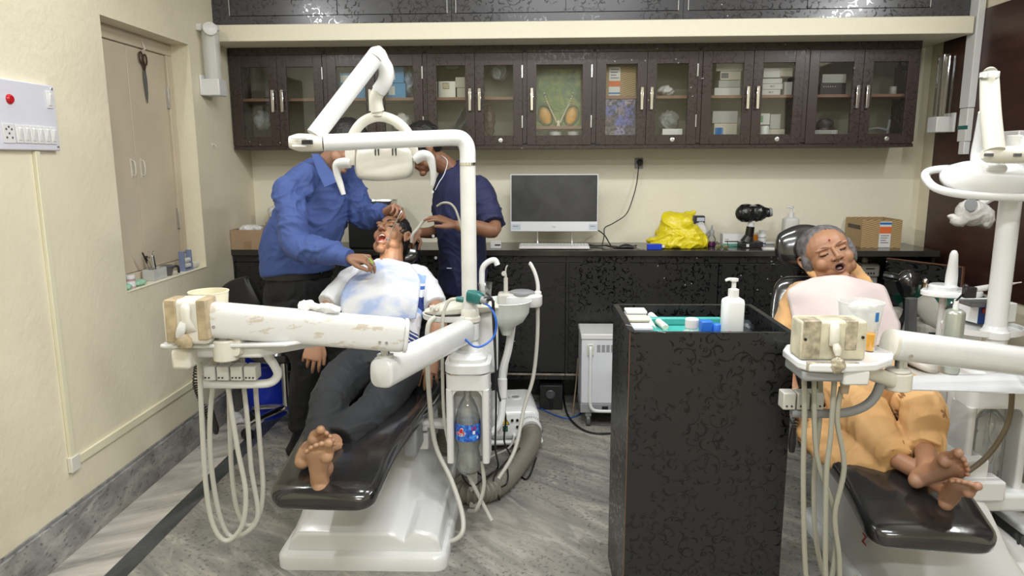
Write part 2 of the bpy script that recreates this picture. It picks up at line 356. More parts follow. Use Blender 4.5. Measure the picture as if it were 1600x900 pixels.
# ---------------------------------------------------------------- painted shutters in the left niche
wn=st(thing('window_1','closed cream painted wooden shutters set back in the left wall','window',(XL-ND,NY0,NZ0))); del wn['category']; del wn['label']
xw=XL-ND
b=B(); b.box(xw-.03,xw+.012,NY0,NY1,NZ1-.06,NZ1); b.box(xw-.03,xw+.012,NY1-.055,NY1,NZ0,NZ1-.06); b.box(xw-.03,xw+.012,NY0,NY0+.03,NZ0,NZ1-.06); b.box(xw-.03,xw+.012,NY0+.03,NY1-.055,NZ0,NZ0+.05)
b.ob('window_frame',M_CREAMP,wn,bevel=.003)
ym=NY0+.37
for i,(a,c) in enumerate(((NY0+.032,ym-.002),(ym+.002,NY1-.057))):
    p=B().box(xw-.025,xw,a,c,NZ0+.052,NZ1-.062).ob('shutter',M_CREAMP,wn,bevel=.002)
    yh=ym+(-.045 if i==0 else .04)
    h=B(); h.tube([(xw,yh,1.44),(xw+.018,yh,1.445),(xw+.018,yh,1.505),(xw,yh,1.51)],.0028,sm=3); h.box(xw,xw+.002,yh-.006,yh+.006,1.43,1.52); h.ob('handle',M_IVO,p)
    if i: 
        for z in(1.15,1.78): B().box(xw,xw+.014,c-.012,c+.006,z,z+.11).ob('hinge',M_STL,p,bevel=.001)
b=B(); b.box(XL-ND+.001,XL+.004,NY0+.002,NY1-.002,NZ0+.0006,NZ0+.003); st(b.ob('trim_3',M_WALLB))
# ---------------------------------------------------------------- wall cabinets (frame coordinates s, d, z)
CD=.27; CT=2.168; CBt=1.575
def sx(u,v=150,d=CD): return atb(u,v,d)[0]
def bb(b,s0,s1,d0,d1,z0,z1): return b.box(s0,s1,-d1,-d0,z0,z1,BKM)
ed=[.015,sx(510),sx(665),sx(820),sx(928),sx(1092),sx(1257),sx(1432)]
words=['leftmost brown glass-door wall cabinet beside the cup dispenser, nearly empty','brown glass-door wall cabinet with blue boxes above the doctor','brown glass-door wall cabinet holding a steel box and clear bags','narrow single-door brown wall cabinet with a green oval picture inside','brown glass-door wall cabinet with a wicker-print box and photo sheet','brown glass-door wall cabinet stuffed with white medicine cartons','rightmost brown glass-door wall cabinet with dark instruments inside']
def door(t,s0,s1,z0,z1,hs,lock,hingeside):
    m=.054; fr=B(); f=CD; 
    for a in ((s0,s0+m,z0,z1),(s1-m,s1,z0,z1),(s0+m,s1-m,z0,z0+.056),(s0+m,s1-m,z1-.068,z1)): bb(fr,a[0],a[1],f,f+.018,a[2],a[3])
    d=fr.ob('door',M_BRN,t,bevel=.0015,smooth=False)
    bb(B(),s0+m-.004,s1-m+.004,f+.004,f+.008,z0+.052,z1-.064).ob('glass_pane',M_GLS,d,smooth=False)
    h=B(); zc=(z0+z1)/2-.0; 
    bb(h,hs-.009,hs+.009,f+.03,f+.04,zc-.065,zc+.065); bb(h,hs-.009,hs+.009,f+.018,f+.032,zc-.065,zc-.05); bb(h,hs-.009,hs+.009,f+.018,f+.032,zc+.05,zc+.065)
    h.ob('handle',M_CHR,d,bevel=.003)
    if hingeside is not None:
        for z in (z0+.1,z1-.14):
            c=BKM@Vector((hingeside,-f-.019,z)); B().cyl(c,c+Vector((0,0,.07)),.005,n=8).ob('hinge',M_STL,d)
    if lock:
        c=BKM@Vector(((s0+s1)/2+.01,-f-.018,z0+.027)); B().lathe([(.013,0),(.013,.003),(.009,.004),(.009,.002),(.004,.002),(.004,.005)],c,BKM.to_3x3()@Vector((0,-1,0)),16).ob('lock',M_STL,d)
CABT=[]
for i in range(7):
    s0,s1=ed[i],ed[i+1]; z0,z1=CBt,CT; sc=(s0+s1)/2
    t=thing('wall_cabinet',words[i],'cabinet',BKM@Vector((sc,-.13,z0)),'brown glass-door cabinets in a row on the back wall'); CABT.append(t)
    c=B(); bb(c,s0,s1,0.002,.012,z0,z1); bb(c,s0,s1,.012,CD-.002,z0,z0+.018); bb(c,s0,s1,.012,CD-.002,z1-.018,z1); bb(c,s0,s0+.016,.012,CD-.002,z0+.018,z1-.018); bb(c,s1-.016,s1,.012,CD-.002,z0+.018,z1-.018)
    bb(c,s0,s1,CD-.002,CD+.012,z1-.046,z1); bb(c,s0,s1,CD-.002,CD+.012,z0,z0+.018); bb(c,s0,s0+.012,CD-.002,CD+.012,z0+.03,z1-.03); bb(c,s1-.012,s1,CD-.002,CD+.012,z0+.03,z1-.03)
    c.ob('cabinet_body',M_BRN,t,smooth=False)
    bk=B(); bb(bk,s0+.017,s1-.017,.013,.017,z0+.019,z1-.019); bk.ob('back_lining',M_INB,t,smooth=False)
    zs=(z0+z1)/2-.01 if i!=3 else z0+.115
    if i!=0 or True: bb(B(),s0+.018,s1-.018,.018,CD-.03,zs,zs+.016).ob('shelf',M_SHELF,t,smooth=False)
    a,e=s0+.014,s1-.014; dz0,dz1=z0+.020,z1-.048
    if i==3: door(t,a,e,dz0,dz1,a+.028,False,e-.001)
    else:
        mid=(a+e)/2
        door(t,a,mid-.001,dz0,dz1,mid-.028,False,None); door(t,mid+.001,e,dz0,dz1,mid+.028,i in(2,4,5,6),e-.001 if i in(0,1,2,4) else None)
# ---------------------------------------------------------------- loft cabinets above the ledge
LD=.44
lx=[atb(u,20,LD)[0] for u in (361,696,715,1057,1078,1450)]; lm=[atb(u,20,LD)[0] for u in(527,884,1261)]
for i in range(3):
    s0,s1=lx[2*i]-.008,lx[2*i+1]+.008; a=0.0 if i==0 else (lx[2*i]+lx[2*i-1])/2; e=4.17 if i==2 else (lx[2*i+1]+lx[2*i+2])/2
    t=thing('loft_cabinet',('leftmost charcoal floral loft cabinet above the cream ledge','middle charcoal floral loft cabinet above the cream ledge','rightmost charcoal floral loft cabinet above the cream ledge')[i],'cabinet',BKM@Vector(((s0+s1)/2,-.2,2.255)),'loft cabinets along the ledge')
    c=B(); bb(c,a+.001,e-.001,.005,LD-.02,2.256,2.95); c.ob('cabinet_body',M_LAMT,t,smooth=False)
    c=B(); bb(c,a+.001,e-.001,LD-.02,LD-.002,2.256,2.31); bb(c,a+.001,s0-.004,LD-.02,LD-.002,2.31,2.95); bb(c,s1+.004,e-.001,LD-.02,LD-.002,2.31,2.95); c.ob('face_frame',M_LAMT,t,smooth=False)
    for q,(p0,p1) in enumerate(((s0,lm[i]-.0015),(lm[i]+.0015,s1))):
        d=B(); bb(d,p0,p1,LD-.019,LD,2.313,2.9); d=d.ob('door',M_LAMT,t,bevel=.001,smooth=False)
        if True: bb(B(),p0-.003 if q==0 else p1,p0 if q==0 else p1+.003,LD-.018,LD+.001,2.313,2.9).ob('edge_strip',M_WHT2,d,smooth=False)
# ---------------------------------------------------------------- counter
WZ=.985; WD=.42
wt=B(); bb(wt,0,4.16,.004,WD,WZ-.035,WZ); wt.ob('worktop',mat('dark_worktop',(.035,.032,.028),.16,var=.3,vscale=8),bevel=.003)
tag(bpy.data.objects['worktop'],'long dark glossy worktop along the back wall under the monitor','counter')
cut=[0.002,atb(884,480,WD)[0],atb(1122,480,WD)[0],atb(1240,480,WD)[0]]
nm=['long black floral base cabinet left of the two assistants, reaching the monitor','black floral base cabinet under the yellow bag','narrow black base cabinet behind the left side of the second chair']
nm[0]='long black floral base cabinet at the left end, behind the doctor and the assistant'
for i in range(3):
    s0,s1=cut[i],cut[i+1]; t=thing('base_cabinet',nm[i],'cabinet',BKM@Vector(((s0+s1)/2,-.2,0)),'black base cabinets under the worktop')
    c=B(); bb(c,s0+.001,s1-.001,.01,WD-.04,.24,WZ-.036); bb(c,s0+.001,s1-.001,.01,.12,0,.24); c.ob('cabinet_body',M_LAM,t,smooth=False)
    n=4 if i==0 else 1
    bb(B(),s0+.001,s1-.001,WD-.04,WD-.018,WZ-.075,WZ-.036).ob('rail',M_LAM,t,smooth=False); bb(B(),s0+.001,s1-.001,WD-.04,WD-.018,.19,.225).ob('rail',M_LAM,t,smooth=False)
    bb(B(),s0+.002,s1-.002,WD-.018,WD-.012,.218,.228).ob('edge_strip',mat('worn_metal_strip',(.30,.26,.20),.5,var=.4,vscale=20),t,smooth=False)
    for k in range(n):
        a=s0+(s1-s0)*k/n; e=s0+(s1-s0)*(k+1)/n
        bb(B(),a+.018,e-.004,WD-.04,WD-.022,.235,WZ-.08).ob('door',M_LAM,t,bevel=.001,smooth=False)
        bb(B(),a+.001,a+.016,WD-.04,WD-.02,.23,WZ-.075).ob('post',M_LAM,t,smooth=False)
# open end unit on the right with a door standing open
s0,s1=cut[3],4.15
t=thing('base_cabinet','open black base unit at the right end of the worktop, door swung out','cabinet',BKM@Vector(((s0+s1)/2,-.2,0)),'black base cabinets under the worktop')
c=B(); bb(c,s0+.001,s0+.018,.01,WD-.03,0,WZ-.036); bb(c,s1-.018,s1,.01,WD-.03,0,WZ-.036); bb(c,s0+.018,s1-.018,.01,.02,0,WZ-.036); bb(c,s0+.018,s1-.018,.02,WD-.04,.12,.138)
c.ob('cabinet_body',M_LAM,t,smooth=False)
p0=at(1400,392,z=.955); p1=at(1505,405,z=.955)
p0=BKM@Vector((s1-.42,-WD+.02,.955)); dirv=Vector((.55,-.56,0)).normalized()
# ---------------------------------------------------------------- open cabinet door on the right
dm=Matrix.Translation(at(1398,394,y=4.02))@Matrix.Rotation(R(-62),4,'Z')
dm=Matrix.Translation((2.06,4.13,0))@Matrix.Rotation(R(-58),4,'Z')
dr=B().box(0,.42,-.009,.009,.30,.94,dm).ob('door',M_LAM,t,smooth=False); B().box(.42,.425,-.0095,.0095,.30,.94,dm).box(0,.425,-.0095,.0095,.94,.944,dm).ob('edge_strip',M_EDGE,dr,smooth=False)
# ---------------------------------------------------------------- dental chairs
def loc(ox,oy,yaw):
    return Matrix.Translation((ox,oy,0))@Matrix.Rotation(R(-yaw),4,'Z')
def pad(M,sec,th,nx=14,edge=.03,crown=.012):
    "cushion following sections (y,z,halfwidth[,cx]); rounded edge all round"
    sec=spl(sec,8); rs=[]; n=len(sec)
    V=[Vector((0,q[0],q[1])) for q in sec]; L=[0]
    for i in range(1,n): L.append(L[-1]+(V[i]-V[i-1]).length)
    for i,q in enumerate(sec):
        d=(V[min(i+1,n-1)]-V[max(i-1,0)]).normalized(); nn=Vector((0,-d.z,d.y)); w=q[2]; cx=q[3] if len(q)>3 else 0
        e=min(L[i],L[-1]-L[i]); k=1 if e>edge*2 else math.sqrt(max(0,1-(1-e/(edge*2))**2)); k=max(k,.05)
        w2=w-(1-k)*edge*1.6; t=th*(.25+.75*k); ring=[]
        m=36
        for j in range(m):
            a=2*math.pi*j/m; c=math.copysign(abs(math.cos(a))**.32,math.cos(a)); s_=math.copysign(abs(math.sin(a))**.5,math.sin(a))
            ring.append(Vector((cx+c*w2,0,0))+V[i]+nn*(s_*t/2+ (crown*(1-c*c) if s_>0 else 0)*1.0))
        rs.append([M@p for p in ring])
    return rs
def dental_chair(M,label,back,head,sgn,baseM,bracket):
    o=M@Vector((0,.6,0)); ox_=o.x; t=thing('dental_chair',label,'dental chair',(o.x,o.y,0))
    # floor plate and moulded cover
    def rr(x0,x1,y0,y1,r,z,n=5):
        P=[]
        for cx,cy,a0 in ((x1-r,y1-r,0),(x0+r,y1-r,90),(x0+r,y0+r,180),(x1-r,y0+r,270)):
            for k in range(n+1): a=R(a0+90*k/n); P.append(baseM@Vector((cx+r*math.cos(a),cy+r*math.sin(a),z)))
        return P
    B().rings([rr(-.32,.32,0,.86,.05,.0),rr(-.32,.32,0,.86,.05,.045),rr(-.312,.312,.008,.852,.045,.055)]).ob('base_plate',M_WHT,t,ang=50)
    rs=[]
    def sec(y,pts): return [baseM@Vector((x,y,z)) for x,z in pts]
    prof=[(.045,.115,.12),(.055,.128,.13),(.16,.135,.155),(.27,.14,.20),(.38,.145,.275),(.50,.15,.345),(.80,.15,.36)]
    for y,zs_,zh in prof:
        wl,wr,ws=-.275,.155+.02*min(1,y*2),.285
        rs.append(sec(y,[(wl-.012,.05),(wl,zh-.03),(wl+.03,zh),(wr-.06,zh),(wr-.03,zh-.01),(wr+.0,zh-.03-(zh-zs_)*.35),(wr+.035,zs_+.01),(ws-.03,zs_),(ws,zs_-.02),(ws+.014,.05)]))
    o_=B().rings(rs).ob('base_cover',M_WHT,t,bevel=.012,seg=3,ang=50)
    b=B(); b.box(-.10,.20,.42,.74,.30,.375,baseM); b.box(-.06,.16,.46,.70,.36,.44,baseM); b.ob('lift_column',M_WHT2,t,bevel=.008)
    b=B(); b.box(-.15,-.10,.25,1.02,.40,.435,M); b.box(.10,.15,.25,1.02,.40,.435,M); b.box(-.15,.15,.60,.66,.395,.43,M); b.box(-.15,.15,.90,.96,.395,.43,M); b.ob('seat_frame',M_GREY,t,bevel=.004)
    # pads
    p=B(); p.rings(pad(M,[(-.035,.385,.17),(.04,.405,.182),(.3,.45,.195),(.62,.475,.235),(.82,.475,.25),(.95,.482,.245),(1.0,.50,.235)],.075)).ob('seat_cushion',M_VIN,t,ang=70)
    p=B(); p.rings(pad(M,back,.075)).ob('backrest',M_VIN,t,ang=70)
    hc,hr,htilt=head
    hm=M@Matrix.Translation(hc)@Matrix.Rotation(R(htilt),4,'X')@Matrix.Rotation(R(sgn),4,'Z')
    B().loft([(-.125,0,0,.02,.03),(-.105,0,0,.055,.055),(-.05,-.005,0,.07,.09),(0,-.005,0,.072,.1),(.05,-.005,0,.07,.09),(.105,0,0,.055,.055),(.125,0,0,.02,.03)],up=(0,0,1),e=2.6)
    q=B(); hw_=.8 if sgn==0 and ox_<0 else 1; q.loft([(-.125,0,0,.012,.02),(-.11,0,0,.032,.06),(-.05,0,0,.045,.092),(0,0,0,.046,.1),(.05,0,0,.045,.092),(.11,0,0,.032,.06),(.125,0,0,.012,.02)],up=(0,0,1),e=2.5)
    q.v=[hm@Vector((v.x*hw_,v.y,v.z*(.9 if hw_<1 else 1.05))) for v in q.v]; q.ob('headrest',M_VIN,t,ang=80)
    bt=back[-1]; a=M@Vector((0,bt[0]-.03,bt[1]-.03)); c=hm@Vector((0,.03,-.05))
    for s_ in(-.03,.03): B().cyl(a+Vector((s_,0,0)),c+Vector((s_,0,0)),.007).ob('headrest_bar',M_CHR,t)
    # side bracket toward the unit
    q=B(); q.box(.16,.215,.50,.74,.33,.47,M); q.ob('side_bracket',M_GREY,t,bevel=.01)
    q=B(); q.tube([M@Vector((.2,.66,.42)),bracket],.03,sm=0,asp=.75); q.cyl(M@Vector((.215,.64,.40)),M@Vector((.235,.64,.40)),.012); q.ob('unit_arm',M_WHT2,t,bevel=.002)
    # recline lever

    q=B(); q.tube([M@Vector((.15,.85,.43)),M@Vector((.24,.78,.45)),M@Vector((.255,.62,.475))],.012); q.ob('arm_link',M_GREY,t)
    return t
ML=loc(-.695,2.19,2.5); BL=Matrix.Translation((-.632,2.405,0))
back=[(.98,.505,.235),(1.06,.56,.24),(1.16,.70,.225),(1.25,.82,.20),(1.33,.93,.165)]
chair_l=dental_chair(ML,'left dental chair of glossy black pads on a white moulded base, man lying on it',back,(Vector((-.035,1.42,1.045)),0,-35),0,BL,Vector((-.30,2.86,.40)))
MR=loc(1.19,1.975,7); BR=Matrix.Translation((1.475,1.98,0))@Matrix.Scale(1.06,4,(1,0,0))
back2=[(.93,.505,.235,0),(1.0,.57,.25,-.01),(1.07,.71,.25,-.02),(1.14,.84,.235,-.03),(1.20,.985,.19,-.045)]
chair_r=dental_chair(MR,'right dental chair of glossy black pads on a white moulded base, woman lying on it',back2,(Vector((-.115,1.22,1.115)),0,-12),0,BR,Vector((1.62,2.62,.42)))
# ---------------------------------------------------------------- left dental unit
UX,UY=-.245,2.78
u=thing('dental_unit','left white dental unit column with spittoon, round tray and a water bottle niche','dental unit',(UX,UY,0))
def V3(*a): return Vector(a)
# body shell: rounded box with a niche cut in its front
def sect(x0,x1,y0,y1,z,r=.045,n=5):
    P=[]
    for cx,cy,a0 in ((x1-r,y1-r,0),(x0+r,y1-r,90),(x0+r,y0+r,180),(x1-r,y0+r,270)):
        for k in range(n+1): a=R(a0+90*k/n); P.append(Vector((cx+r*math.cos(a),cy+r*math.sin(a),z)))
    return P
def unit_body(u,x0,x1,y0,y1,zb,zt,zn0,zn1):
    b=B(); w=x1-x0
    b.rings([sect(x0,x1,y0+.10,y1,zb),sect(x0,x1,y0+.10,y1,zt-.06)]).ob('body_shell',M_WHT2,u,ang=50)
    b=B(); b.rings([sect(x0+.0,x0+.028,y0,y0+.12,zb+.01,.012),sect(x0,x0+.028,y0,y0+.12,zn1,.012)])
    b.rings([sect(x1-.028,x1,y0,y0+.12,zb+.01,.012),sect(x1-.028,x1,y0,y0+.12,zn1,.012)])
    b.rings([sect(x0,x1,y0,y0+.12,zn1-.001,.03),sect(x0,x1,y0,y0+.12,zt-.06,.03)]); 
    # arch corners of the niche
    for s_,xx in((1,x0+.027),(-1,x1-.027)):
        pl=[(0,0),(s_*.035,0)]+[(s_*.035*(1-math.sin(a)),-.035*(1-math.cos(a))) for a in [R(15*k) for k in range(7)]][1:]
        b.rings([[Vector((xx+p,y0+.004,zn1+q)) for p,q in pl],[Vector((xx+p,y0+.11,zn1+q)) for p,q in pl]])
    b.ob('niche_frame',M_WHT2,u,ang=50)
    b=B(); b.rings([sect(x0+.012,x1-.012,y0-.0,y1,zt-.06,.05),sect(x0-.006,x1+.006,y0-.008,y1+.006,zt-.052,.055),sect(x0-.006,x1+.006,y0-.008,y1+.006,zt-.02,.055),sect(x0+.01,x1-.01,y0+.008,y1-.01,zt-.015,.05),sect(x0+.01,x1-.01,y0+.008,y1-.01,zt+.0,.05),sect(x0+.03,x1-.03,y0+.03,y1-.03,zt+.02,.045)]).ob('collar',M_WHT,u,ang=30)
unit_body(u,-.335,-.165,2.67,2.86,.30,.735,.30,.615)
b=B(); b.lathe([(.04,.72),(.038,.77),(.03,.79)],(UX,UY,0)); b.cyl((UX,UY,.73),(UX,UY,.90),.031); b.ob('column',M_WHT,u,ang=40)
b=B(); b.lathe([(.031,0),(.042,.006),(.042,.022),(.036,.028),(.036,.05),(.029,.06)],(UX,UY,.865)); b.ob('column_collar',M_IVO,u,ang=40)
# rear cylinder body under the bowl
b=B(); b.lathe([(.055,.62),(.058,.80),(.054,.86),(.045,.89)],(-.195,2.92,0)); b.box(-.25,-.185,2.87,2.96,.30,.66); b.ob('spittoon_column',M_WHT2,u,bevel=.01)
b=B(); c=(-.105,2.98,.885); b.lathe([(.02,-.12),(.035,-.085),(.075,-.06),(.098,-.02),(.104,.025),(.108,.03),(.104,.032),(.096,.018),(.09,-.02),(.06,-.05),(.015,-.055)],c,n=40); b.ob('spittoon_bowl',mat('pale_ceramic',(.74,.78,.75),.15,coat=.5),u,ang=60)
b=B(); b.tube([(-.205,2.93,.87),(-.205,2.93,1.02),(-.2,2.93,1.065),(-.175,2.93,1.09),(-.15,2.93,1.095),(-.14,2.93,1.075)],.012); b.ob('cup_filler',M_WHT,u)
# ring tray with ivory instrument cover
def ring_tray(u,cx,cy,z,rx,ry,name='ring_tray',m=M_WHT2):
    def el(a,b_,z_): return [Vector((cx+a*math.cos(k*math.pi/20),cy+b_*math.sin(k*math.pi/20),z_)) for k in range(40)]
    b=B(); b.rings([el(rx-.01,ry-.01,z-.025),el(rx,ry,z-.02),el(rx+.002,ry+.002,z),el(rx-.006,ry-.006,z),el(rx-.008,ry-.008,z-.012),el(.02,.02,z-.012)],cap=True); return b.ob(name,m,u,ang=50)
ring_tray(u,-.325,2.83,.895,.115,.10)
b=B(); b.loft([(-.43,2.83,.90,.02,.008),(-.38,2.83,.905,.05,.022),(-.3,2.84,.92,.07,.034),(-.22,2.87,.92,.07,.034),(-.16,2.9,.91,.06,.02)],up=(0,0,1),n=20); b.ob('tray_cover',M_IVO,u)
b=B(); c=Vector((-.385,2.78,.915)); b.lathe([(.0,.0),(.018,.004),(.02,.012),(.0,.016)],c); 
for k in range(6): a=k*math.pi/3; b.cyl(c+V3(.016*math.cos(a),.016*math.sin(a),.0),c+V3(.016*math.cos(a),.016*math.sin(a),.018),.005,n=8)
b.ob('valve_knob',M_IVO,u)
# assistant's holder on the right with its curved support pipe
b=B(); b.rings([sect(-.125,.045,3.02,3.11,.875,.04),sect(-.13,.05,3.015,3.115,.885,.042),sect(-.13,.05,3.015,3.115,.92,.042),sect(-.12,.04,3.025,3.105,.93,.036)]).ob('holder_tray',M_WHT2,u,ang=40)
B().box(-.145,-.05,3.02,3.10,.88,.935).ob('holder_block',M_LGREY,u,bevel=.01)
b=B(); b.lathe([(.055,0),(.055,.008),(.045,.012)],(-.04,3.065,.93)); b.ob('holder_lid',M_GREY,u)
b=B(); b.tube([(-.08,3.05,.88),(-.082,3.05,.80),(-.10,3.04,.68),(-.125,3.02,.58),(-.125,3.0,.45),(-.14,2.98,.36),(-.19,2.96,.315),(-.24,2.93,.31)],.017); b.ob('support_pipe',M_WHT,u); 
B().cyl((-.125,3.012,.56),(-.125,3.005,.47),.021).ob('pipe_sleeve',M_WHT2,u,bevel=.004)
for x,y,name in ((.03,3.06,'saliva_ejector'),(-.11,3.06,'suction_handpiece')):
    b=B()
    if name[1]=='a': b.tube([(x,y,.92,.009),(x,y,.97,.0085),(x-.012,y,1.02,.008),(x-.03,y,1.058,.008),(x-.038,y,1.065,.008)],0); b.lathe([(.016,0),(.016,.012),(.01,.018)],(x,y,.925)); 
    else: b.cyl((x,y,.93),(x,y,1.0),.0095); b.cyl((x,y,1.0),(x-.004,y,1.03),.006); b.lathe([(.01,0),(.01,.01)],(x-.008,y-.012,1.02),(0,1,0)); b.tube([(x,y,1.03),(x+.002,y,1.045),(x+.008,y,1.055)],.003)
    b.ob(name,M_WHT2 if name[1]=='a' else M_LGREY,u)
b=B(); b.tube([(.03,3.06,.88),(.028,3.06,.72),(.01,3.05,.55),(-.03,3.02,.42),(-.07,2.95,.25),(-.14,2.9,.14)],.0085); b.ob('suction_hose',M_LGREY,u)
b=B(); b.tube([(-.09,3.06,.88),(-.095,3.06,.7),(-.12,3.04,.5),(-.14,3.0,.3)],.006); b.ob('suction_hose',M_LGREY,u)
b=B(); b.tube([(-.375,2.72,.90),(-.405,2.70,.85),(-.405,2.70,.6),(-.385,2.70,.38),(-.32,2.66,.25),(-.27,2.6,.13),(-.27,2.55,.07),(-.33,2.55,.04),(-.40,2.62,.05),(-.38,2.75,.12)],.0095); b.ob('suction_hose',M_LGREY,u)
b=B(); b.tube([(-.20,2.72,.30),(-.19,2.70,.2),(-.22,2.70,.1),(-.26,2.78,.05)],.008); b.tube([(-.29,2.74,.30),(-.20,2.72,.12),(-.16,2.7,.05)],.008) ; b.ob('drain_hose',M_LGREY,u)
# standing foot under the unit
b=B(); b.box(-.27,-.235,2.90,2.94,0,.32); b.ob('foot_post',M_LGREY,u,bevel=.004)
for z in(.60,.62,.64,.66,.68,.70,.5,.48,.46,.44): pass
b=B(); 
for k in range(9): b.box(-.1655,-.1635,2.74,2.84,.36+k*.028,.372+k*.028)
b.ob('side_vent',M_GREY,u,smooth=False)
# stain on the shell
b=B(); b.box(-.315,-.275,2.6695,2.671,.675,.683); b.ob('worn_label',mat('worn_label_paint',(.42,.38,.26),.6,var=.5,vscale=60),u)
# ---------------------------------------------------------------- upturned drink bottle in the niche
def bottle(name,label,cx,cy,z0,h,r,lab,cap=True,water=.75,group=None):
    t=thing(name,label,'bottle',(cx,cy,z0))
    # inverted: neck at top
    pr=[(.2,0),(.75,.0),(.92,.03),(1,.08),(.97,.2),(.86,.27),(.86,.31),(.99,.38),(1,.40),(1,.62),(.98,.66),(.8,.78),(.5,.88),(.25,.935),(.25,1.)]
    b=B(); b.lathe([(r*a,h*q) for a,q in pr],(cx,cy,z0),n=32)
    bt=b.ob('bottle_wall',M_CLR,t,ang=60)
    b=B(); b.lathe([(r*a*.93,h*q+.003) for a,q in pr if q<=water],(cx,cy,z0),n=28); b.ob('water',mat('cloudy_water',(.60,.63,.62),.15,alpha=.35),t,ang=60)
    if lab:
        lb=B(); 
        rs=[[Vector((cx+(r*1.01)*math.sin(a),cy-(r*1.01)*math.cos(a),z)) for a in [R(-178+356*k/48) for k in range(49)]] for z in (z0+h*.42,z0+h*.62)]
        lb.rings(rs,close=False,cap=False); lb.ob('bottle_label',labelmat(),t)
        red=paint('label_red',(.55,.02,.03),.4); wh=paint('label_white',(.8,.8,.8),.4)
        # thumbs-up mark wrapped on the cylinder
        def wrap(poly,dr,m,nm):
            def W_(p): a=p[0]/r; return Vector((cx+(r*1.01+dr)*math.sin(a),cy-(r*1.01+dr)*math.cos(a),p[1]))
            n=len(poly); q=B(); q.rings([[W_(p) for p in poly],[W_(p)+Vector((0,.0008,0)) for p in poly]]); return q.ob(nm,m,t,smooth=False)
        zc=z0+h*.52; k=r*.92
        th=[(-.62,-.02),(-.38,.1),(-.3,.32),(-.22,.62),(-.08,.72),(.02,.6),(.0,.38),(-.02,.2),(.12,.17),(.16,.02),(.12,-.12),(.1,-.28),(.02,-.42),(-.35,-.42),(-.6,-.4)]
        cxl=-.42
        wrap([((x*1.25+cxl+.1)*k,zc+z*.66*k+.001) for x,z in th],.0004,wh,'emblem_border')
        wrap([((x*1.06+cxl+.06)*k,zc+z*.54*k+.0015) for x,z in th],.0012,red,'emblem')
        def wt(s,x,z,sz,m):
            cu=bpy.data.curves.new('lettering','FONT'); cu.body=s; cu.size=sz; cu.align_x='CENTER'; cu.align_y='CENTER'; cu.offset=sz*.02
            o=bpy.data.objects.new('tmp',cu); C.objects.link(o); dg=bpy.context.evaluated_depsgraph_get(); dg.update(); me=bpy.data.meshes.new_from_object(o.evaluated_get(dg)); bpy.data.objects.remove(o)
            for v in me.vertices:
                a=(x+v.co.x)/r; rr_=r*1.01+.0022; v.co=Vector((cx+rr_*math.sin(a),cy-rr_*math.cos(a),z+v.co.y))-OFF[t.name]
            me.materials.append(m); link('lettering',me,OFF[t.name],t,smooth=False)
        wt('Thums',(cxl-.15)*k,zc-.000,.0095,wh); wt('UP',(cxl-.08)*k,zc-.0095,.0125,wh)
        wrap([(.42*k,zc+.012),(.8*k,zc+.012),(.8*k,zc+.028),(.42*k,zc+.028)],.0006,red,'label_patch'); wrap([(.5*k,zc-.004),(.74*k,zc-.004),(.74*k,zc+.009),(.5*k,zc+.009)],.0006,wh,'label_patch')
        wrap([(.9*k,zc-.026),(1.08*k,zc-.026),(1.08*k,zc-.016),(.9*k,zc-.016)],.0006,wh,'label_patch')
    return t
def labelmat():
    if 'label_blue' in MC: return MC['label_blue']
    m,nt,b=new_nt('label_blue'); g=NT(nt); pos=g.n('ShaderNodeNewGeometry').outputs['Position']
    n=g.n('ShaderNodeTexNoise',Vector=pos,Scale=55.,Detail=3.).outputs[0]
    g.v(g.ramp(n,(.4,(.012,.05,.36)),(.55,(.03,.16,.62)),(.68,(.10,.35,.8))),b.inputs['Base Color']); b.inputs['Roughness'].default_value=.25; MC['label_blue']=m; return m
bottle('water_bottle','upturned plastic drink bottle with blue and red label in the left unit niche',-.252,2.705,.262,.345,.05,True)
# ---------------------------------------------------------------- lamp on its post
def capsule(b,p,q,r,n=18): b.tube([(*p,r),(*q,r)],0,n=n,sm=0)
lp=thing('operating_lamp','white dental operating lamp on a tall bent post hanging over the lying man','lamp',(UX,UY,.92))
Z1=1.59
b=B(); b.cyl((UX,UY,.92),(UX,UY,1.49),.0305,n=28); b.ob('post',mat('white_enamel_smudged',(.71,.705,.67),.28,var=.10,vscale=9),lp)
b=B(); b.tube([(UX,UY,1.495),(UX,UY,1.54),(UX-.008,UY-.001,1.57),(UX-.03,UY-.004,1.588),(UX-.07,UY-.012,Z1)],.0312,n=24); b.ob('elbow',M_WHT,lp)
B().cyl((UX,UY,1.486),(UX,UY,1.497),.033).ob('joint_ring',M_CHR,lp)
E1=at(478,223,y=2.62); E0=at(505,223,y=2.63)
b=B(); b.tube([(UX-.07,UY-.012,Z1,.031),(*E0,.031)],0,n=24,sm=0); b.ob('boom',M_WHT,lp)
# hinge housing at the left end
Eend=at(452,222,y=2.61); b=B(); b.tube([(*E0,.032),(*E1,.034),(*((E1+Eend)/2),.033),(*Eend,.022)],0,n=20,sm=3,asp=.95); b.ob('hinge_housing',M_IVO,lp)
b=B(); d=(E1-E0).normalized(); q=at(482,222,y=2.575); b.box(q.x-.022,q.x+.016,q.y-.012,q.y+.004,q.z-.008,q.z+.008); b.ob('hinge_slot',M_BLK,lp,bevel=.002)
b=B(); q=at(466,222,y=2.575); b.box(q.x-.022,q.x+.03,q.y-.006,q.y+.006,q.z-.018,q.z-.010); b.box(q.x-.022,q.x+.03,q.y-.006,q.y+.006,q.z+.010,q.z+.018); b.ob('hinge_yoke',M_WHT,lp,bevel=.002)
T0=at(492,212,y=2.63); T1=at(584,92,y=2.76)
b=B(); b.tube([(*T0,.033),(*T1,.033)],0,n=24,sm=0); b.ob('spring_arm',M_WHT,lp)
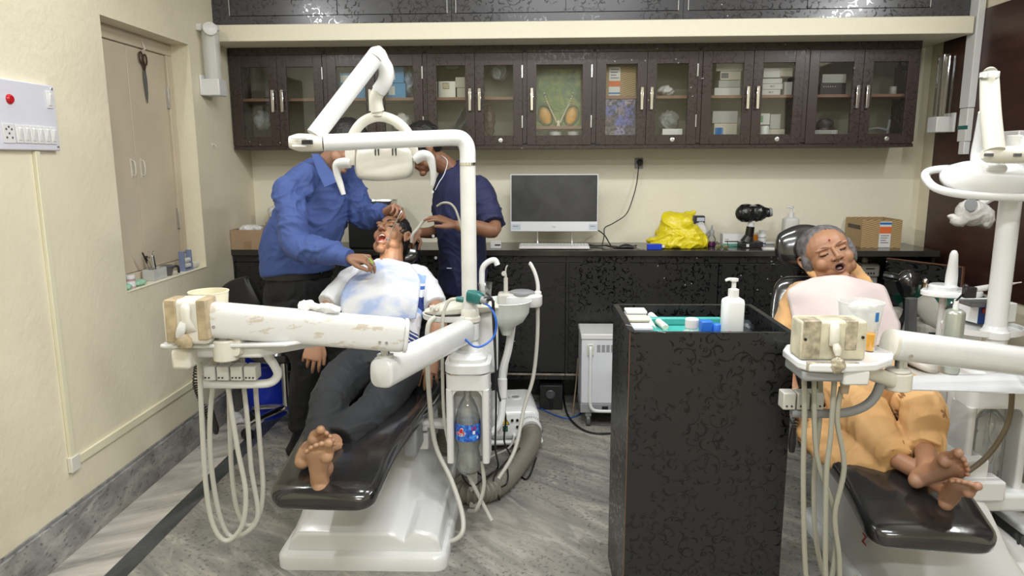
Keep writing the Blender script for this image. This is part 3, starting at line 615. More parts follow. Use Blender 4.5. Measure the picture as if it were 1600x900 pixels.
b=B(); T2=at(590,84,y=2.775); b.tube([(*T1,.033),(*T2,.030),(*at(597,96,y=2.79),.028)],0,n=20,sm=4); b.ob('arm_joint',M_IVO,lp)
pts=[at(593,92,y=2.78),at(603,108,y=2.79),at(602,126,y=2.8),at(592,142,y=2.81)]
b=B(); b.tube([(*p,.029) for p in pts],0,n=20); b.ob('neck',M_WHT,lp)
pts=[at(595,138,y=2.81),at(587,154,y=2.82),at(590,174,y=2.83)]
b=B(); b.tube([(*p,.026) for p in pts],0,n=20); b.cyl(at(590,174,y=2.83),at(590,181,y=2.83),.018); b.ob('neck_swivel',M_IVO,lp)
# yoke arch
Y_=2.84; arc=[at(548,258,y=Y_),at(547,232,y=Y_),at(552,210,y=Y_),at(568,190,y=Y_),at(592,182,y=Y_),at(617,189,y=Y_),at(637,208,y=Y_),at(645,232,y=Y_),at(647,252,y=Y_)]
b=B(); b.tube([(*p,.02) for p in arc],0,n=14,asp=.62,up=Vector((0,1,0))); b.ob('yoke',M_IVO,lp)
# head shell: rounded trapezoid, thick
def head_sec(y,k,z0=235,z1=282): 
    P=[]; pts=[(556,236),(560,229),(600,226),(638,229),(645,236),(647,262),(643,274),(636,278),(600,283),(566,281),(559,276),(555,264)]
    cx,cy=601,256
    return [at(cx+(a-cx)*k,cy+(c-cy)*k,y=y) for a,c in pts]
b=B(); b.rings([head_sec(2.80,.55),head_sec(2.805,.85),head_sec(2.82,.97),head_sec(2.85,1.02),head_sec(2.885,1.03),head_sec(2.90,1.0)]); b.ob('lamp_head',M_IVO,lp,sub=2)
b=B(); b.rings([head_sec(2.895,1.045),head_sec(2.905,1.05),head_sec(2.915,1.02)]); b.ob('lamp_rim',M_LGREY,lp,sub=1)
for x in (587,592,614,619): q=at(x,238,y=2.806); B().box(q.x-.002,q.x+.002,q.y-.006,q.y+.004,q.z-.012,q.z+.02).ob('vent_slot',M_BLK,lp)
q=at(601,279,y=2.83); B().box(q.x-.009,q.x+.009,q.y-.01,q.y+.004,q.z-.003,q.z+.003).ob('badge',M_BLK,lp)
for s_,P in ((0,[(548,255),(536,255),(527,258),(527,272),(532,288),(537,304)]),(1,[(648,250),(660,243),(671,246),(676,262),(677,278),(675,290)])):
    b=B(); P=[at(a,c,y=2.84) for a,c in P]; rr_=[.020,.022,.019,.014,.0125,.009]; b.tube([(*p,r_) for p,r_ in zip(P,rr_)],0,n=14); b.ob('handle',M_WHT,lp)
# the lamp's own bright lens and beam
mouth=at(603,385,y=3.36); src=at(601,262,y=2.93)
B().lathe([(.06,0),(.045,.008),(.0,.01)],at(601,250,y=2.90),(0,1,-.12)).ob('lens',mat('lit_lens',(.9,.9,.85),.3,emit=(1,.92,.78),es=3),lp)
l=bpy.data.lights.new('lamp_beam','SPOT'); l.energy=15; l.color=(1,.88,.68); l.spot_size=R(15); l.spot_blend=.35; l.shadow_soft_size=.03
o=bpy.data.objects.new('lamp_beam',l); C.objects.link(o); o.location=src; o.rotation_euler=(mouth-src).to_track_quat('-Z','Y').to_euler()
# ---------------------------------------------------------------- people
def skinmat(name,col):
    m=mat(name,col,.5,var=.12,vscale=14,bump=.15,bscale=120,sss=.08,bdist=.001); return m
SK_P=skinmat('skin_patient',(.36,.19,.11)); SK_D=skinmat('skin_doctor',(.34,.18,.11)); SK_A=skinmat('skin_assistant',(.22,.105,.058)); SK_W=skinmat('skin_woman',(.36,.18,.10))
SOLE=skinmat('skin_sole',(.47,.27,.155)); HAIR=mat('black_hair',(.008,.007,.007),.45,bump=.8,bscale=160,bdist=.004); HAIRG=mat('grey_hair',(.13,.12,.12),.5,bump=.8,bscale=160,var=.6,vscale=40,bdist=.003)
FING=[]
LIP=mat('lips',(.24,.085,.06),.4); LIPW=mat('pale_lips',(.27,.13,.10),.4); MOUTH=mat('mouth_inside',(.24,.05,.04),.35); DARKM=mat('mouth_dark',(.03,.012,.01),.5); TEETH=mat('teeth',(.8,.76,.68),.2); EYEM=mat('eye_white',(.6,.56,.5),.2); LASH=mat('lash',(.02,.012,.01),.6)
def cloth(name,col,rough=.8,var=.1): return mat(name,col,rough,var=var,vscale=5,bump=.25,bscale=350,sheen=.03)
def at3(l): return [at(a,b,y=y) for a,b,y in l]
def chain(b,pts,rad,n=16,sm=5,asp=1.,up=None): b.tube([(*p,r) for p,r in zip(pts,rad)],0,n=n,sm=sm,asp=asp,up=up)
FL=((.034,.070,.0088),(.012,.080,.009),(-.011,.074,.0086),(-.032,.058,.0076))
def hand(b,W0,f,n,side,curl,k=1.,thumb=(.9,.5,.4),spread=.10,nails=None):
    "palm, four fingers and a thumb; f to the fingertips, n out of the palm, side +1/-1 puts the thumb on f x n"
    f=Vector(f).normalized(); n=Vector(n); n=(n-f*n.dot(f)).normalized(); s=f.cross(n)*side; W0=Vector(W0); tips=[]
    b.loft([(*(W0-f*.03*k),.025*k,.019*k),(*W0,.027*k,.018*k),(*(W0+f*.035*k),.036*k,.017*k),(*(W0+f*.07*k),.042*k,.015*k),(*(W0+f*.094*k),.040*k,.011*k)],up=tuple(n),n=20,sm=3,e=2.4)
    b.ell(W0+f*.035*k+s*.022*k+n*.010*k,(.016*k,)*3)
    for i,(o,L,r) in enumerate(FL):
        c=curl[i] if isinstance(curl,(list,tuple)) else curl; c=c if isinstance(c,tuple) else (c,c,c*.7)
        base=W0+f*(.084-.006*abs(i-1))*k+s*o*k; d=(f+s*(o*spread/.03)).normalized(); p=base; P=[p-d*.02*k]; P.append(p); ang=0
        for seg,q in zip((.46,.30,.24),c):
            ang+=q; a=R(ang); dd=d*math.cos(a)+n*math.sin(a); p=p+dd*L*seg*k; P.append(p)
        chain(b,P,[r*k*1.0,r*k*1.03,r*k*.98,r*k*.9,r*k*.66],n=10,sm=3); b.ell(P[-1],r*k*.72,nu=10,nv=6); tips.append((P[-1],dd)); FING.append(P)
    a=W0+f*.022*k+s*.026*k+n*.004*k; t=(s*thumb[0]+f*thumb[1]+n*thumb[2]).normalized(); t2=(t*.6+f*.7+n*.15-s*.1).normalized()
    P=[a-t*.01*k,a+t*.034*k,a+t*.034*k+t2*.030*k,a+t*.034*k+t2*.054*k]; chain(b,P,[.014*k,.0115*k,.0102*k,.008*k],n=10,sm=3); b.ell(P[-1],.0088*k,nu=10,nv=6); tips.append((P[-1],t2))
    return tips
def foot(b,H,f,n,side,ankle,k=1.,leg=None):
    "H heel centre on the sole, f heel to toe, n out of the sole, big toe on side*(f x n)"
    f=Vector(f).normalized(); n=Vector(n); n=(n-f*n.dot(f)).normalized(); s=f.cross(n)*side; H=Vector(H)
    def P(a,o,h): return H+f*a*k+s*o*k-n*h*k
    sec=[(.002,0,.022,.018,.018),(.02,0,.026,.030,.026),(.06,-.003,.034,.030,.032),(.10,-.004,.032,.032,.028),(.14,.0,.026,.041,.024),(.172,.002,.02,.045,.019),(.192,.0,.016,.042,.013)]
    b.loft([(*P(a,o,h),rx*k,ry*k) for a,o,h,rx,ry in sec],up=tuple(n),n=24,sm=3,e=2.3)
    b.ell(P(.165,.024,.008),(.021*k,)*3); b.ell(P(.022,0,.012),(.026*k,)*3)
    for a,o,r,L in ((.198,.031,.0150,.032),(.206,.0085,.0088,.020),(.200,-.0085,.0082,.020),(.192,-.0235,.0078,.018),(.180,-.037,.0076,.016)):
        b.tube([(*P(a-.018,o,.014),r*.8*k),(*P(a+L*.35,o,.011),r*.9*k),(*P(a+L*.8,o,.008),r*k)],0,n=12,sm=3); b.ell(P(a+L*.85,o,.006),r*k*1.02,nu=12,nv=8)
    # ankle and lower leg
    A=Vector(ankle); b.tube([(*P(.03,0,.02),.027*k),(*P(.045,0,.05),.031*k),(*(P(.045,0,.06)*.5+A*.5),.033*k),(*A,.036*k)],0,n=16,sm=3)
    return f,s,n
def head(b,M,jaw=0,w=1.,mouth=(.020,.013)):
    "face toward +y, z up, origin at the middle of the head"
    def E(c,r): b.add([M@v for v in _e.v],_e.f)if 0 else None
    def ell(c,r,nu=24,nv=16):
        q=B(); q.ell((c[0]*w,c[1],c[2]),(r[0]*w,r[1],r[2]),nu=nu,nv=nv); b.add([M@v for v in q.v],q.f)
    def tb(P,n=12,sm=4):
        q=B(); q.tube([(p[0]*w,*p[1:]) for p in P],0,n=n,sm=sm); b.add([M@v for v in q.v],q.f)
    ell((0,-.012,.032),(.075,.094,.082)); ell((0,.02,-.02),(.064,.070,.080)); ell((0,.032,-.062-jaw*.4),(.050,.050,.042)); ell((0,.066,-.096-jaw),(.024,.020,.017)); 
    for s in(-1,1):
        ell((s*.036,.052,-.030),(.026,.028,.03)); ell((s*.031,.080,.026),(.023,.010,.008)); ell((s*.030,.0745,.008),(.0155,.012,.0105)); ell((s*.0125,.098,-.024),(.0085,.0105,.0078)); ell((s*.045,.02,-.065-jaw*.5),(.022,.035,.028))
        ell((s*.076,-.008,-.004),(.007,.018,.028)); tb([(s*.078,.002,-.022,.0045),(s*.083,-.012,-.02,.005),(s*.088,-.026,.002,.005),(s*.087,-.022,.022,.005),(s*.081,-.004,.026,.0045)])
        ell((s*.079,.0,-.028),(.006,.008,.009))
    tb([(0,.084,.024,.007),(0,.095,.008,.0078),(0,.107,-.010,.0088),(0,.112,-.021,.0105)]); ell((0,.108,-.022),(.0105,.0105,.009))
    mx,mz=mouth; zc=-.058-jaw*.5
    q=B(); ring=[(mx*1.25*math.cos(a),.088-abs(math.cos(a))*.010+ (0 if math.sin(a)>0 else -.006),zc+mz*1.25*math.sin(a),.0062) for a in [k*math.pi/10 for k in range(21)]]
    tb(ring,n=8,sm=2); ell((0,.078,zc),(mx*1.3,.012,mz*1.25))
    return dict(M=M,w=w,zc=zc,mx=mx,mz=mz)
def carve(h):
    Mi=h['M'].inverted()
    M3=h['M'].to_3x3()
    def f(p,n):
        q=Mi@p
        if abs(q.x)>.2 or abs(q.z)>.2 or abs(q.y)>.2: return p
        d=0
        if q.y>.045:
            e=(q.x/h['mx']/h['w'])**2+((q.z-h['zc'])/h['mz'])**2
            if e<1.0: d-=.034*(1-e)**.5
            for s in(-1,1):
                e=((q.x-s*.0115*h['w'])/.0045)**2+((q.z+.031)/.0035)**2
                if e<1 and q.y>.09: d-=.006*(1-e)
                e=((q.x-s*.030*h['w'])/.019)**2+((q.z-.018)/.007)**2
                if e<1: d-=.0035*(1-e)
        return p+M3@Vector((0,d,0)) if d else p
    return f
def facepick(h,base_i,lip_i,dark_i,lash_i,extra=None,eyes=.0024):
    Mi=h['M'].inverted()
    def f(c,n):
        if extra:
            k=extra(c,n)
            if k is not None: return k
        q=Mi@c
        if abs(q.x)<.1 and -.14<q.z<.14 and .02<q.y<.14:
            e=(q.x/h['mx']/h['w'])**2+((q.z-h['zc'])/h['mz'])**2
            if e<.80: return dark_i
            if e<1.9: return lip_i
            for s in(-1,1):
                e=((q.x-s*.030*h['w'])/.0145)**2
                if e<1 and abs(q.z-(.0035-.003*(1-e)))<eyes and q.y>.06: return lash_i
                e=((q.x-s*.0115*h['w'])/.004)**2+((q.z+.031)/.003)**2
                if e<1 and q.y>.07: return dark_i
        return base_i
    return f
def local_mesh(build,M,vox,sm,disp=None):
    q=B(); build(q); q.v=[M@v for v in q.v]; return remesh(q,vox,sm,disp)
def wr(amp,sc,dirs=(1,1,1),seed=0,fine=.35):
    def f(p,n):
        q=Vector((p.x*dirs[0]*sc+seed,p.y*dirs[1]*sc,p.z*dirs[2]*sc)); q+=Vector((noise.noise(q*.5),noise.noise(q*.5+Vector((7,0,0))),noise.noise(q*.5+Vector((0,9,0)))))*1.4
        a=max(0,1-abs(noise.noise(q))*3.2)**1.6; b2=max(0,1-abs(noise.noise(q*2.1+Vector((3,3,3))))*3.5)**1.6; c=noise.noise(q*.8)
        return p+n*(amp*(a*.9+b2*fine*1.3+c*.5-.35))
    return f
def hairmesh(name,M,m,parent,cz=.038,cy=-.022,r=(.081,.098,.086),extra=(),w=1.,amp=.004,vox=.006):
    q=B(); q.ell((0,cy,cz),(r[0]*w,r[1],r[2]),nu=28,nv=18)
    for c,rr in extra: q.ell((c[0]*w,c[1],c[2]),(rr[0]*w,rr[1],rr[2]))
    q.v=[M@v for v in q.v]; me=remesh(q,vox,2,wr(amp,45,(1,1,1),3)); return finish(me,name,[m],OFF[parent.name],parent)
def eyebrows(M,m,parent,w=1.,z=.030,th=.0032):
    for s in(-1,1):
        q=B(); q.tube([(s*.012*w,.0915,z-.004,th*.8),(s*.026*w,.0915,z+.002,th),(s*.040*w,.083,z+.001,th*.8),(s*.049*w,.072,z-.004,th*.4)],0,n=8); q.v=[M@v for v in q.v]; q.ob('eyebrow',m,parent)
def HM(c,face,up): # head matrix
    y=Vector(face).normalized(); z=Vector(up); z=(z-y*z.dot(y)).normalized(); x=y.cross(z)
    return Matrix.Translation(c)@Matrix((x,y,z)).transposed().to_4x4()
# ================================================================ lying man
pm=thing('person','man lying on the left dental chair, mouth open, white striped polo shirt, dark trousers, barefoot','person',(-.65,3.0,.52))
hd=at(612,369,y=3.48); Mh=HM(hd,(-.10,-.62,.50),(-.05,.62,.66)); Mh=HM(hd,(-.22,-.60,.52),(.12,.62,.74))
sh_l=at(655,436,y=3.36); sh_r=at(553,436,y=3.34); nk=at(610,412,y=3.38)
hipc=at(597,556,y=3.05); chest=at(607,452,y=3.30); waist=at(603,510,y=3.16)
ank_a=at(522,697,y=2.42); ank_b=at(497,735,y=2.36)
hipL=at(640,560,y=3.03); hipR=at(560,562,y=3.03); kneeL=at(592,632,y=2.72); kneeR=at(518,620,y=2.70)
b=B(); h=head(b,Mh,jaw=.020,mouth=(.0215,.020))
upn=Vector((0,-.62,.78))
tors=[(*hipc,.135,.095),(*waist,.135,.095),(*chest,.165,.105),(*((sh_l+sh_r)/2+Vector((0,-.005,.0))),.15,.085),(*(nk+Vector((0,.02,.0))),.07,.055)]
b.loft(tors,up=tuple(upn),n=28)
chain(b,[nk+Vector((0,.03,-.03)),nk+Vector((0,.03,.03)),hd+Vector((.0,.03,-.02))],[.060,.056,.055])
elL=at(680,478,y=3.22); wrL=at(676,555,y=3.02); elR=at(512,482,y=3.2); wrR=at(494,530,y=2.98)
chain(b,[sh_l,elL,at(685,515,y=3.12),wrL],[.048,.038,.040,.026]); chain(b,[sh_r,elR,at(500,505,y=3.1),wrR],[.048,.038,.038,.025])
hand(b,wrR,at(481,585,y=2.93)-wrR,(-.1,.75,.1),1,[(14,22,14),(18,26,16),(24,30,18),(30,34,20)],.98,thumb=(.55,.8,.2))
FINGR=FING[-4:]
hand(b,wrL,at(664,612,y=2.90)-wrL,(.1,.8,.15),-1,[(12,18,12),(14,20,12),(16,24,14),(20,28,16)],.98,thumb=(.4,.9,.2))
chain(b,[hipL,kneeL,ank_a.lerp(kneeL,.1)],[.07,.05,.036]); chain(b,[hipR,kneeR,ank_b.lerp(kneeR,.1)],[.07,.05,.036])
HA=at(466,730,y=2.27)
HB=at(500,773,y=2.19)
foot(b,HA,(.60,-.40,.66),(.27,-.9,0),-1,at(524,693,y=2.42),1.0)
foot(b,HB,(.13,-.36,.90),(.2,-.9,-.2),1,at(514,735,y=2.34),1.02)
me=remesh(b,.0036,1,carve(h))
def soles(c,n): 
    return 4 if (c.y<2.47 and n.dot(Vector((.0,-.95,-.1)))>.35) else None
finish(me,'body',[SK_P,LIP,MOUTH,LASH,SOLE],OFF[pm.name],pm,facepick(h,0,1,2,3,soles))
hairmesh('hair',Mh,HAIR,pm,extra=[((0,-.05,-.01),(.07,.055,.06))]); eyebrows(Mh,HAIR,pm)
q=B(); q.tube([(-.017,.079,h['zc']-h['mz']*.80,.0022),(0,.084,h['zc']-h['mz']*.95,.0026),(.017,.079,h['zc']-h['mz']*.80,.0022)],0,n=8); q.v=[Mh@v for v in q.v]; q.ob('lower_teeth',TEETH,pm)
q=B(); q.tube([(-.017,.080,h['zc']+h['mz']*.78,.0026),(0,.086,h['zc']+h['mz']*.92,.003),(.017,.080,h['zc']+h['mz']*.78,.0026)],0,n=8); q.v=[Mh@v for v in q.v]; q.ob('upper_teeth',TEETH,pm)
q=B(); q.ell((0,.058,h['zc']-.006),(.014,.024,.007)); q.v=[Mh@v for v in q.v]; q.ob('tongue',paint('tongue_pink',(.5,.16,.13),.3),pm)
q=B(); Pf=FINGR[2]; c=Pf[1].lerp(Pf[2],.45); e,f=frame(Pf[2]-Pf[1]); q.tube([c+e*(.0108*math.cos(k*math.pi/6))+f*(.0108*math.sin(k*math.pi/6)) for k in range(13)],.0018,n=8,sm=1); q.ob('gold_ring',mat('gold',(.8,.5,.15),.25,1),pm)
q=B(); c=wrR+Vector((0,0,.0)); dv=(wrR-at(500,505,y=3.1)).normalized(); e,f=frame(dv); q.tube([c+e*(.0265*math.cos(k*math.pi/8))+f*(.0265*math.sin(k*math.pi/8)) for k in range(17)],.003,n=8,sm=1); q.ob('red_wrist_thread',paint('red_thread',(.35,.04,.03),.8),pm)
# polo shirt with stripes placed along the torso
def polo():
    m,nt,bs=new_nt('white_striped_polo'); g=NT(nt); pos=g.n('ShaderNodeNewGeometry').outputs['Position']
    ax=(chest-hipc).normalized(); d=g.n('ShaderNodeVectorMath',_operation='DOT_PRODUCT'); g.v(pos,d.inputs[0]); d.inputs[1].default_value=tuple(ax)
    n=g.n('ShaderNodeTexNoise',Vector=pos,Scale=4.,Detail=3.).outputs[0]; tt=g.m('ADD',g.m('SUBTRACT',d.outputs['Value'],hipc.dot(ax)),g.m('MULTIPLY',g.m('SUBTRACT',n,.5),.012))
    r=nt.nodes.new('ShaderNodeValToRGB'); r.color_ramp.interpolation='CONSTANT'; cr=r.color_ramp.elements
    wht=(.74,.75,.78,1); nav=(.02,.04,.20,1); blu=(.05,.14,.50,1); lb=(.30,.45,.78,1)
    T=(chest-hipc).length
    st_=[(0,wht),(.015,nav),(.028,wht),(.036,nav),(.049,wht),(.057,nav),(.070,wht),(.078,nav),(.086,wht),(.19,lb),(.215,nav),(.27,wht),(.31,blu),(.33,wht),(.345,lb),(.40,wht)]
    while len(cr)<len(st_): cr.new(1)
    for k,(p,c) in enumerate(st_): cr[k].position=p*1.6+.1; cr[k].color=c
    g.v(g.m('ADD',g.m('MULTIPLY',tt,1.6),.1),r.inputs[0]); sx_=g.n('ShaderNodeSeparateXYZ',Vector=pos).outputs[0]; mk=g.m('MULTIPLY',g.m('GREATER_THAN',sx_,sh_r.x+.035),g.m('LESS_THAN',sx_,sh_l.x+.045)); g.v(g.mix(mk,wht,r.outputs[0]),bs.inputs['Base Color']); bs.inputs['Roughness'].default_value=.8; return m
b=B(); T2=[(hipc.x,hipc.y-.01,hipc.z-.005,.160,.112),(*waist,.160,.118),(*chest,.182,.122),(*((sh_l+sh_r)/2),.165,.098),(*(nk+Vector((0,.02,-.01))),.078,.062)]
b.loft(T2,up=tuple(upn),n=28); chain(b,[sh_l+Vector((-.03,0,0)),sh_l+Vector((.01,0,-.01)),elL+Vector((0,0,.0))],[.07,.066,.057]); chain(b,[sh_r+Vector((.03,0,0)),sh_r+Vector((-.01,0,-.01)),elR+Vector((.0,0,.02))],[.07,.066,.057])
me=remesh(b,.007,3,wr(.006,9,(1,.6,.6),1)); finish(me,'polo_shirt',[polo()],OFF[pm.name],pm)
TR=cloth('charcoal_trousers',(.014,.016,.020),.75)
b=B(); b.loft([(hipc.x,hipc.y+.02,hipc.z-.0,.155,.11),(hipc.x,hipc.y-.06,hipc.z-.03,.165,.108),(hipc.x-.01,hipc.y-.15,hipc.z-.06,.15,.09)],up=tuple(upn),n=28)
chain(b,[hipL+Vector((-.02,0,-.02)),kneeL*.55+hipL*.45,kneeL,kneeL*.5+ank_a*.5,ank_a+(kneeL-ank_a)*.10],[.098,.092,.078,.070,.062]); chain(b,[hipR+Vector((.02,0,-.02)),kneeR*.55+hipR*.45,kneeR,kneeR*.5+ank_b*.5,ank_b+(kneeR-ank_b)*.10],[.098,.092,.078,.072,.064])
me=remesh(b,.007,4,wr(.006,9,(.6,.6,1),5)); finish(me,'trousers',[TR],OFF[pm.name],pm)
# see-through bib over the chest
def sheet(name,corners,nu,nv,lift,m,thick=.0012,amp=.004,seed=0,edgefall=.0):
    "corners: grid rows of points -> smooth draped sheet with real thickness"
    rows=[spl([tuple(p) for p in r],max(1,nu//(len(r)-1))) for r in corners]; cols=list(zip(*rows)); cols=[spl(list(c),max(1,nv//(len(c)-1))) for c in cols]
    n=len(cols[0]); b=B(); 
    G=[[Vector(p) for p in c] for c in cols]
    for c in G:
        for k,p in enumerate(c): c[k]=p+Vector((0,-.6,.8))*(lift+amp*noise.noise(p*16+Vector((seed,0,0)))+amp*.5*noise.noise(p*45))
    b.rings(G,close=False,cap=False); o=b.ob(name,m,loc=tuple(sum((p for c in G for p in c),Vector())/(len(G)*n)))
    q=o.modifiers.new('solid','SOLIDIFY'); q.thickness=thick; return o
def bibmat():
    m,nt,bs=new_nt('blue_white_bib'); g=NT(nt); pos=g.n('ShaderNodeNewGeometry').outputs['Position']; mp=g.n('ShaderNodeMapping',Vector=pos,Scale=(4.,9.,9.)).outputs[0]
    n=g.n('ShaderNodeTexNoise',Vector=mp,Scale=1.3,Detail=5.,Distortion=.6).outputs[0]; g.v(g.ramp(n,(.38,(.42,.52,.78)),(.5,(.66,.70,.80)),(.62,(.78,.79,.81))),bs.inputs['Base Color']); bs.inputs['Roughness'].default_value=.9; bs.inputs['Alpha'].default_value=.82; return m
bibm=bibmat()
bib=sheet('patient_bib',[[at(588,408,y=3.285),at(610,404,y=3.28),at(640,412,y=3.285)],[at(545,438,y=3.22),at(607,432,y=3.175),at(656,436,y=3.21)],[at(532,468,y=3.14),at(605,470,y=3.065),at(654,470,y=3.13)],[at(535,492,y=3.08),at(604,497,y=3.01),at(650,498,y=3.08)]],18,24,.0,bibm)
tag(bib,'pale blue see-through bib spread on the chest of the lying man','bib')
# ================================================================ lying woman
pw=thing('person','woman lying on the right dental chair, orange salwar suit, mouth open, red dot on forehead','person',(1.25,2.6,.52))
hd=at(1293,398,y=3.04); MhW=HM(hd,(-.10,-.93,.22),(-.34,.22,.90))@Matrix.Scale(1.06,4)
nkw=at(1318,436,y=3.05); slw=at(1362,466,y=2.98); srw=at(1252,462,y=2.98); chw=at(1318,490,y=2.93); waw=at(1335,545,y=2.80); hiw=at(1352,592,y=2.66)
b=B(); hw=head(b,MhW,jaw=.006,w=1.22,mouth=(.0145,.013))
upw=Vector((0,-.72,.70))
b.loft([(*hiw,.14,.09),(*waw,.14,.095),(*chw,.15,.10),(*((slw+srw)/2),.145,.08),(*nkw,.07,.055)],up=tuple(upw),n=28)
chain(b,[nkw+Vector((-.01,.05,-.05)),nkw+Vector((-.02,.04,.0)),hd+Vector((.02,.04,-.03))],[.066,.066,.066])
eLw=at(1384,545,y=2.85); eRw=at(1222,540,y=2.86); wLw=at(1400,600,y=2.62); wRw=at(1238,612,y=2.60)
chain(b,[slw,eLw,wLw],[.05,.04,.025]); chain(b,[srw,eRw,wRw],[.05,.04,.025])
hand(b,wLw,at(1380,622,y=2.5)-wLw,(-.3,.1,-.8),1,22,.9); hand(b,wRw,at(1262,638,y=2.48)-wRw,(.3,.1,-.8),-1,22,.9)
hLw=at(1388,604,y=2.64); hRw=at(1318,608,y=2.64); kLw=at(1440,640,y=2.42); kRw=at(1356,662,y=2.42); aLw=at(1446,716,y=2.20); aRw=at(1408,730,y=2.20)
chain(b,[hLw,kLw,aLw.lerp(kLw,.15)],[.075,.05,.036]); chain(b,[hRw,kRw,aRw.lerp(kRw,.15)],[.075,.05,.036])
HC=at(1422,757,y=2.12); HD_=at(1474,795,y=2.05)
foot(b,HC,(.30,-.66,.62),(-.42,-.85,.05),-1,aLw.lerp(kLw,.2),.96)
foot(b,HD_,(-.10,-.66,.74),(-.42,-.85,0),1,aRw.lerp(kRw,.2),.85)
me=remesh(b,.0036,1,carve(hw))
finish(me,'body',[SK_W,LIPW,DARKM,LASH,SKW2:=skinmat('skin_sole_brown',(.36,.20,.13))],OFF[pw.name],pw,facepick(hw,0,1,2,3,lambda c,n:4 if (c.y<2.22 and n.y<-.45) else None,eyes=.003))
hairmesh('hair',MhW,HAIRG,pw,cz=.042,cy=-.026,w=1.24,r=(.080,.094,.083),amp=.002,extra=[((.070,.0,-.01),(.016,.024,.045)),((-.072,.0,-.01),(.016,.026,.055)),((0,-.05,-.02),(.07,.05,.06))]); eyebrows(MhW,HAIRG,pw,1.2,th=.0016)
q=B(); q.ell((0,.0865,.052),(.0045,.002,.0045),nu=12,nv=8); q.v=[MhW@v for v in q.v]; q.ob('bindi',paint('bindi_red',(.25,.01,.012),.5),pw)
q=B(); q.ell((0,.058,hw['zc']-.004),(.013,.022,.007)); q.v=[MhW@v for v in q.v]; q.ob('tongue',paint('tongue_greyish',(.40,.24,.24),.3),pw)
ORG=mat('orange_cotton',(.62,.36,.15),.8,var=.16,vscale=7,bump=.4,bscale=300,sheen=.2)
b=B(); b.loft([(hiw.x+.02,hiw.y-.18,hiw.z-.03,.165,.07),(hiw.x,hiw.y-.04,hiw.z,.155,.105),(*waw,.15,.115),(*chw,.155,.115),(*((slw+srw)/2+Vector((0,0,-.01))),.14,.09),(*(nkw+Vector((0,.03,-.05))),.07,.05)],up=tuple(upw),n=30)
chain(b,[slw+Vector((-.03,0,-.02)),slw+Vector((-.01,0,-.02)),eLw],[.06,.058,.055]); chain(b,[srw+Vector((.03,0,-.02)),srw+Vector((0,0,-.01)),eRw],[.07,.072,.065])
me=remesh(b,.007,3,wr(.008,10,(1,.6,.6),2)); finish(me,'kurta',[ORG],OFF[pw.name],pw)
b=B(); b.loft([(hiw.x+.02,hiw.y-.05,hiw.z-.04,.145,.085),(hiw.x+.04,hiw.y-.16,hiw.z-.05,.12,.07)],up=tuple(upw),n=24,sm=2)
chain(b,[hLw,hLw*.45+kLw*.55,kLw,kLw*.55+aLw*.45,aLw+(kLw-aLw)*.12],[.085,.085,.078,.068,.056]); chain(b,[hRw,hRw*.45+kRw*.55,kRw,kRw*.55+aRw*.45,aRw+(kRw-aRw)*.12],[.088,.092,.085,.072,.056])
# cloth hanging over the left side of the legrest
b.loft([(*at(1262,640,y=2.62),.05,.05),(*at(1290,690,y=2.45),.09,.035),(*at(1340,705,y=2.35),.10,.04),(*at(1395,722,y=2.26),.06,.035)],up=(0,-.6,.8),n=20)
me=remesh(b,.007,3,wr(.009,10,(.6,1,1),8)); 
def embm():
    m,nt,bs=new_nt('orange_embroidered_cotton'); g=NT(nt); pos=g.n('ShaderNodeNewGeometry').outputs['Position']
    vo=g.n('ShaderNodeTexVoronoi',Vector=pos,Scale=12.,Randomness=.9); ss_=g.n('ShaderNodeVectorMath',_operation='SCALE',Vector=pos,Scale=12.).outputs[0]
    pp=g.n('ShaderNodeVectorMath',_operation='SCALE',Vector=vo.outputs['Position'],Scale=12.).outputs[0]; d=g.n('ShaderNodeVectorMath',_operation='SUBTRACT'); g.v(ss_,d.inputs[0]); g.v(pp,d.inputs[1]); q=g.n('ShaderNodeSeparateXYZ',Vector=d.outputs[0])
    an=g.m('ARCTAN2',q.outputs[2],q.outputs[0]); rr=g.m('MULTIPLY',.17,g.m('ADD',.4,g.m('ABSOLUTE',g.m('COSINE',g.m('MULTIPLY',an,2.5)))))
    rc=g.n('ShaderNodeSeparateColor',Color=vo.outputs['Color']).outputs[0]; mk=g.m('MULTIPLY',g.m('LESS_THAN',vo.outputs['Distance'],rr),g.m('GREATER_THAN',rc,.62))
    n=g.n('ShaderNodeTexNoise',Vector=pos,Scale=7.,Detail=5.).outputs[0]; base=g.ramp(n,(.3,(.55,.31,.12)),(.7,(.68,.41,.18)))
    g.v(g.mix(mk,base,(.26,.12,.045,1)),bs.inputs['Base Color']); bs.inputs['Roughness'].default_value=.8; return m
finish(me,'salwar',[embm()],OFF[pw.name],pw)
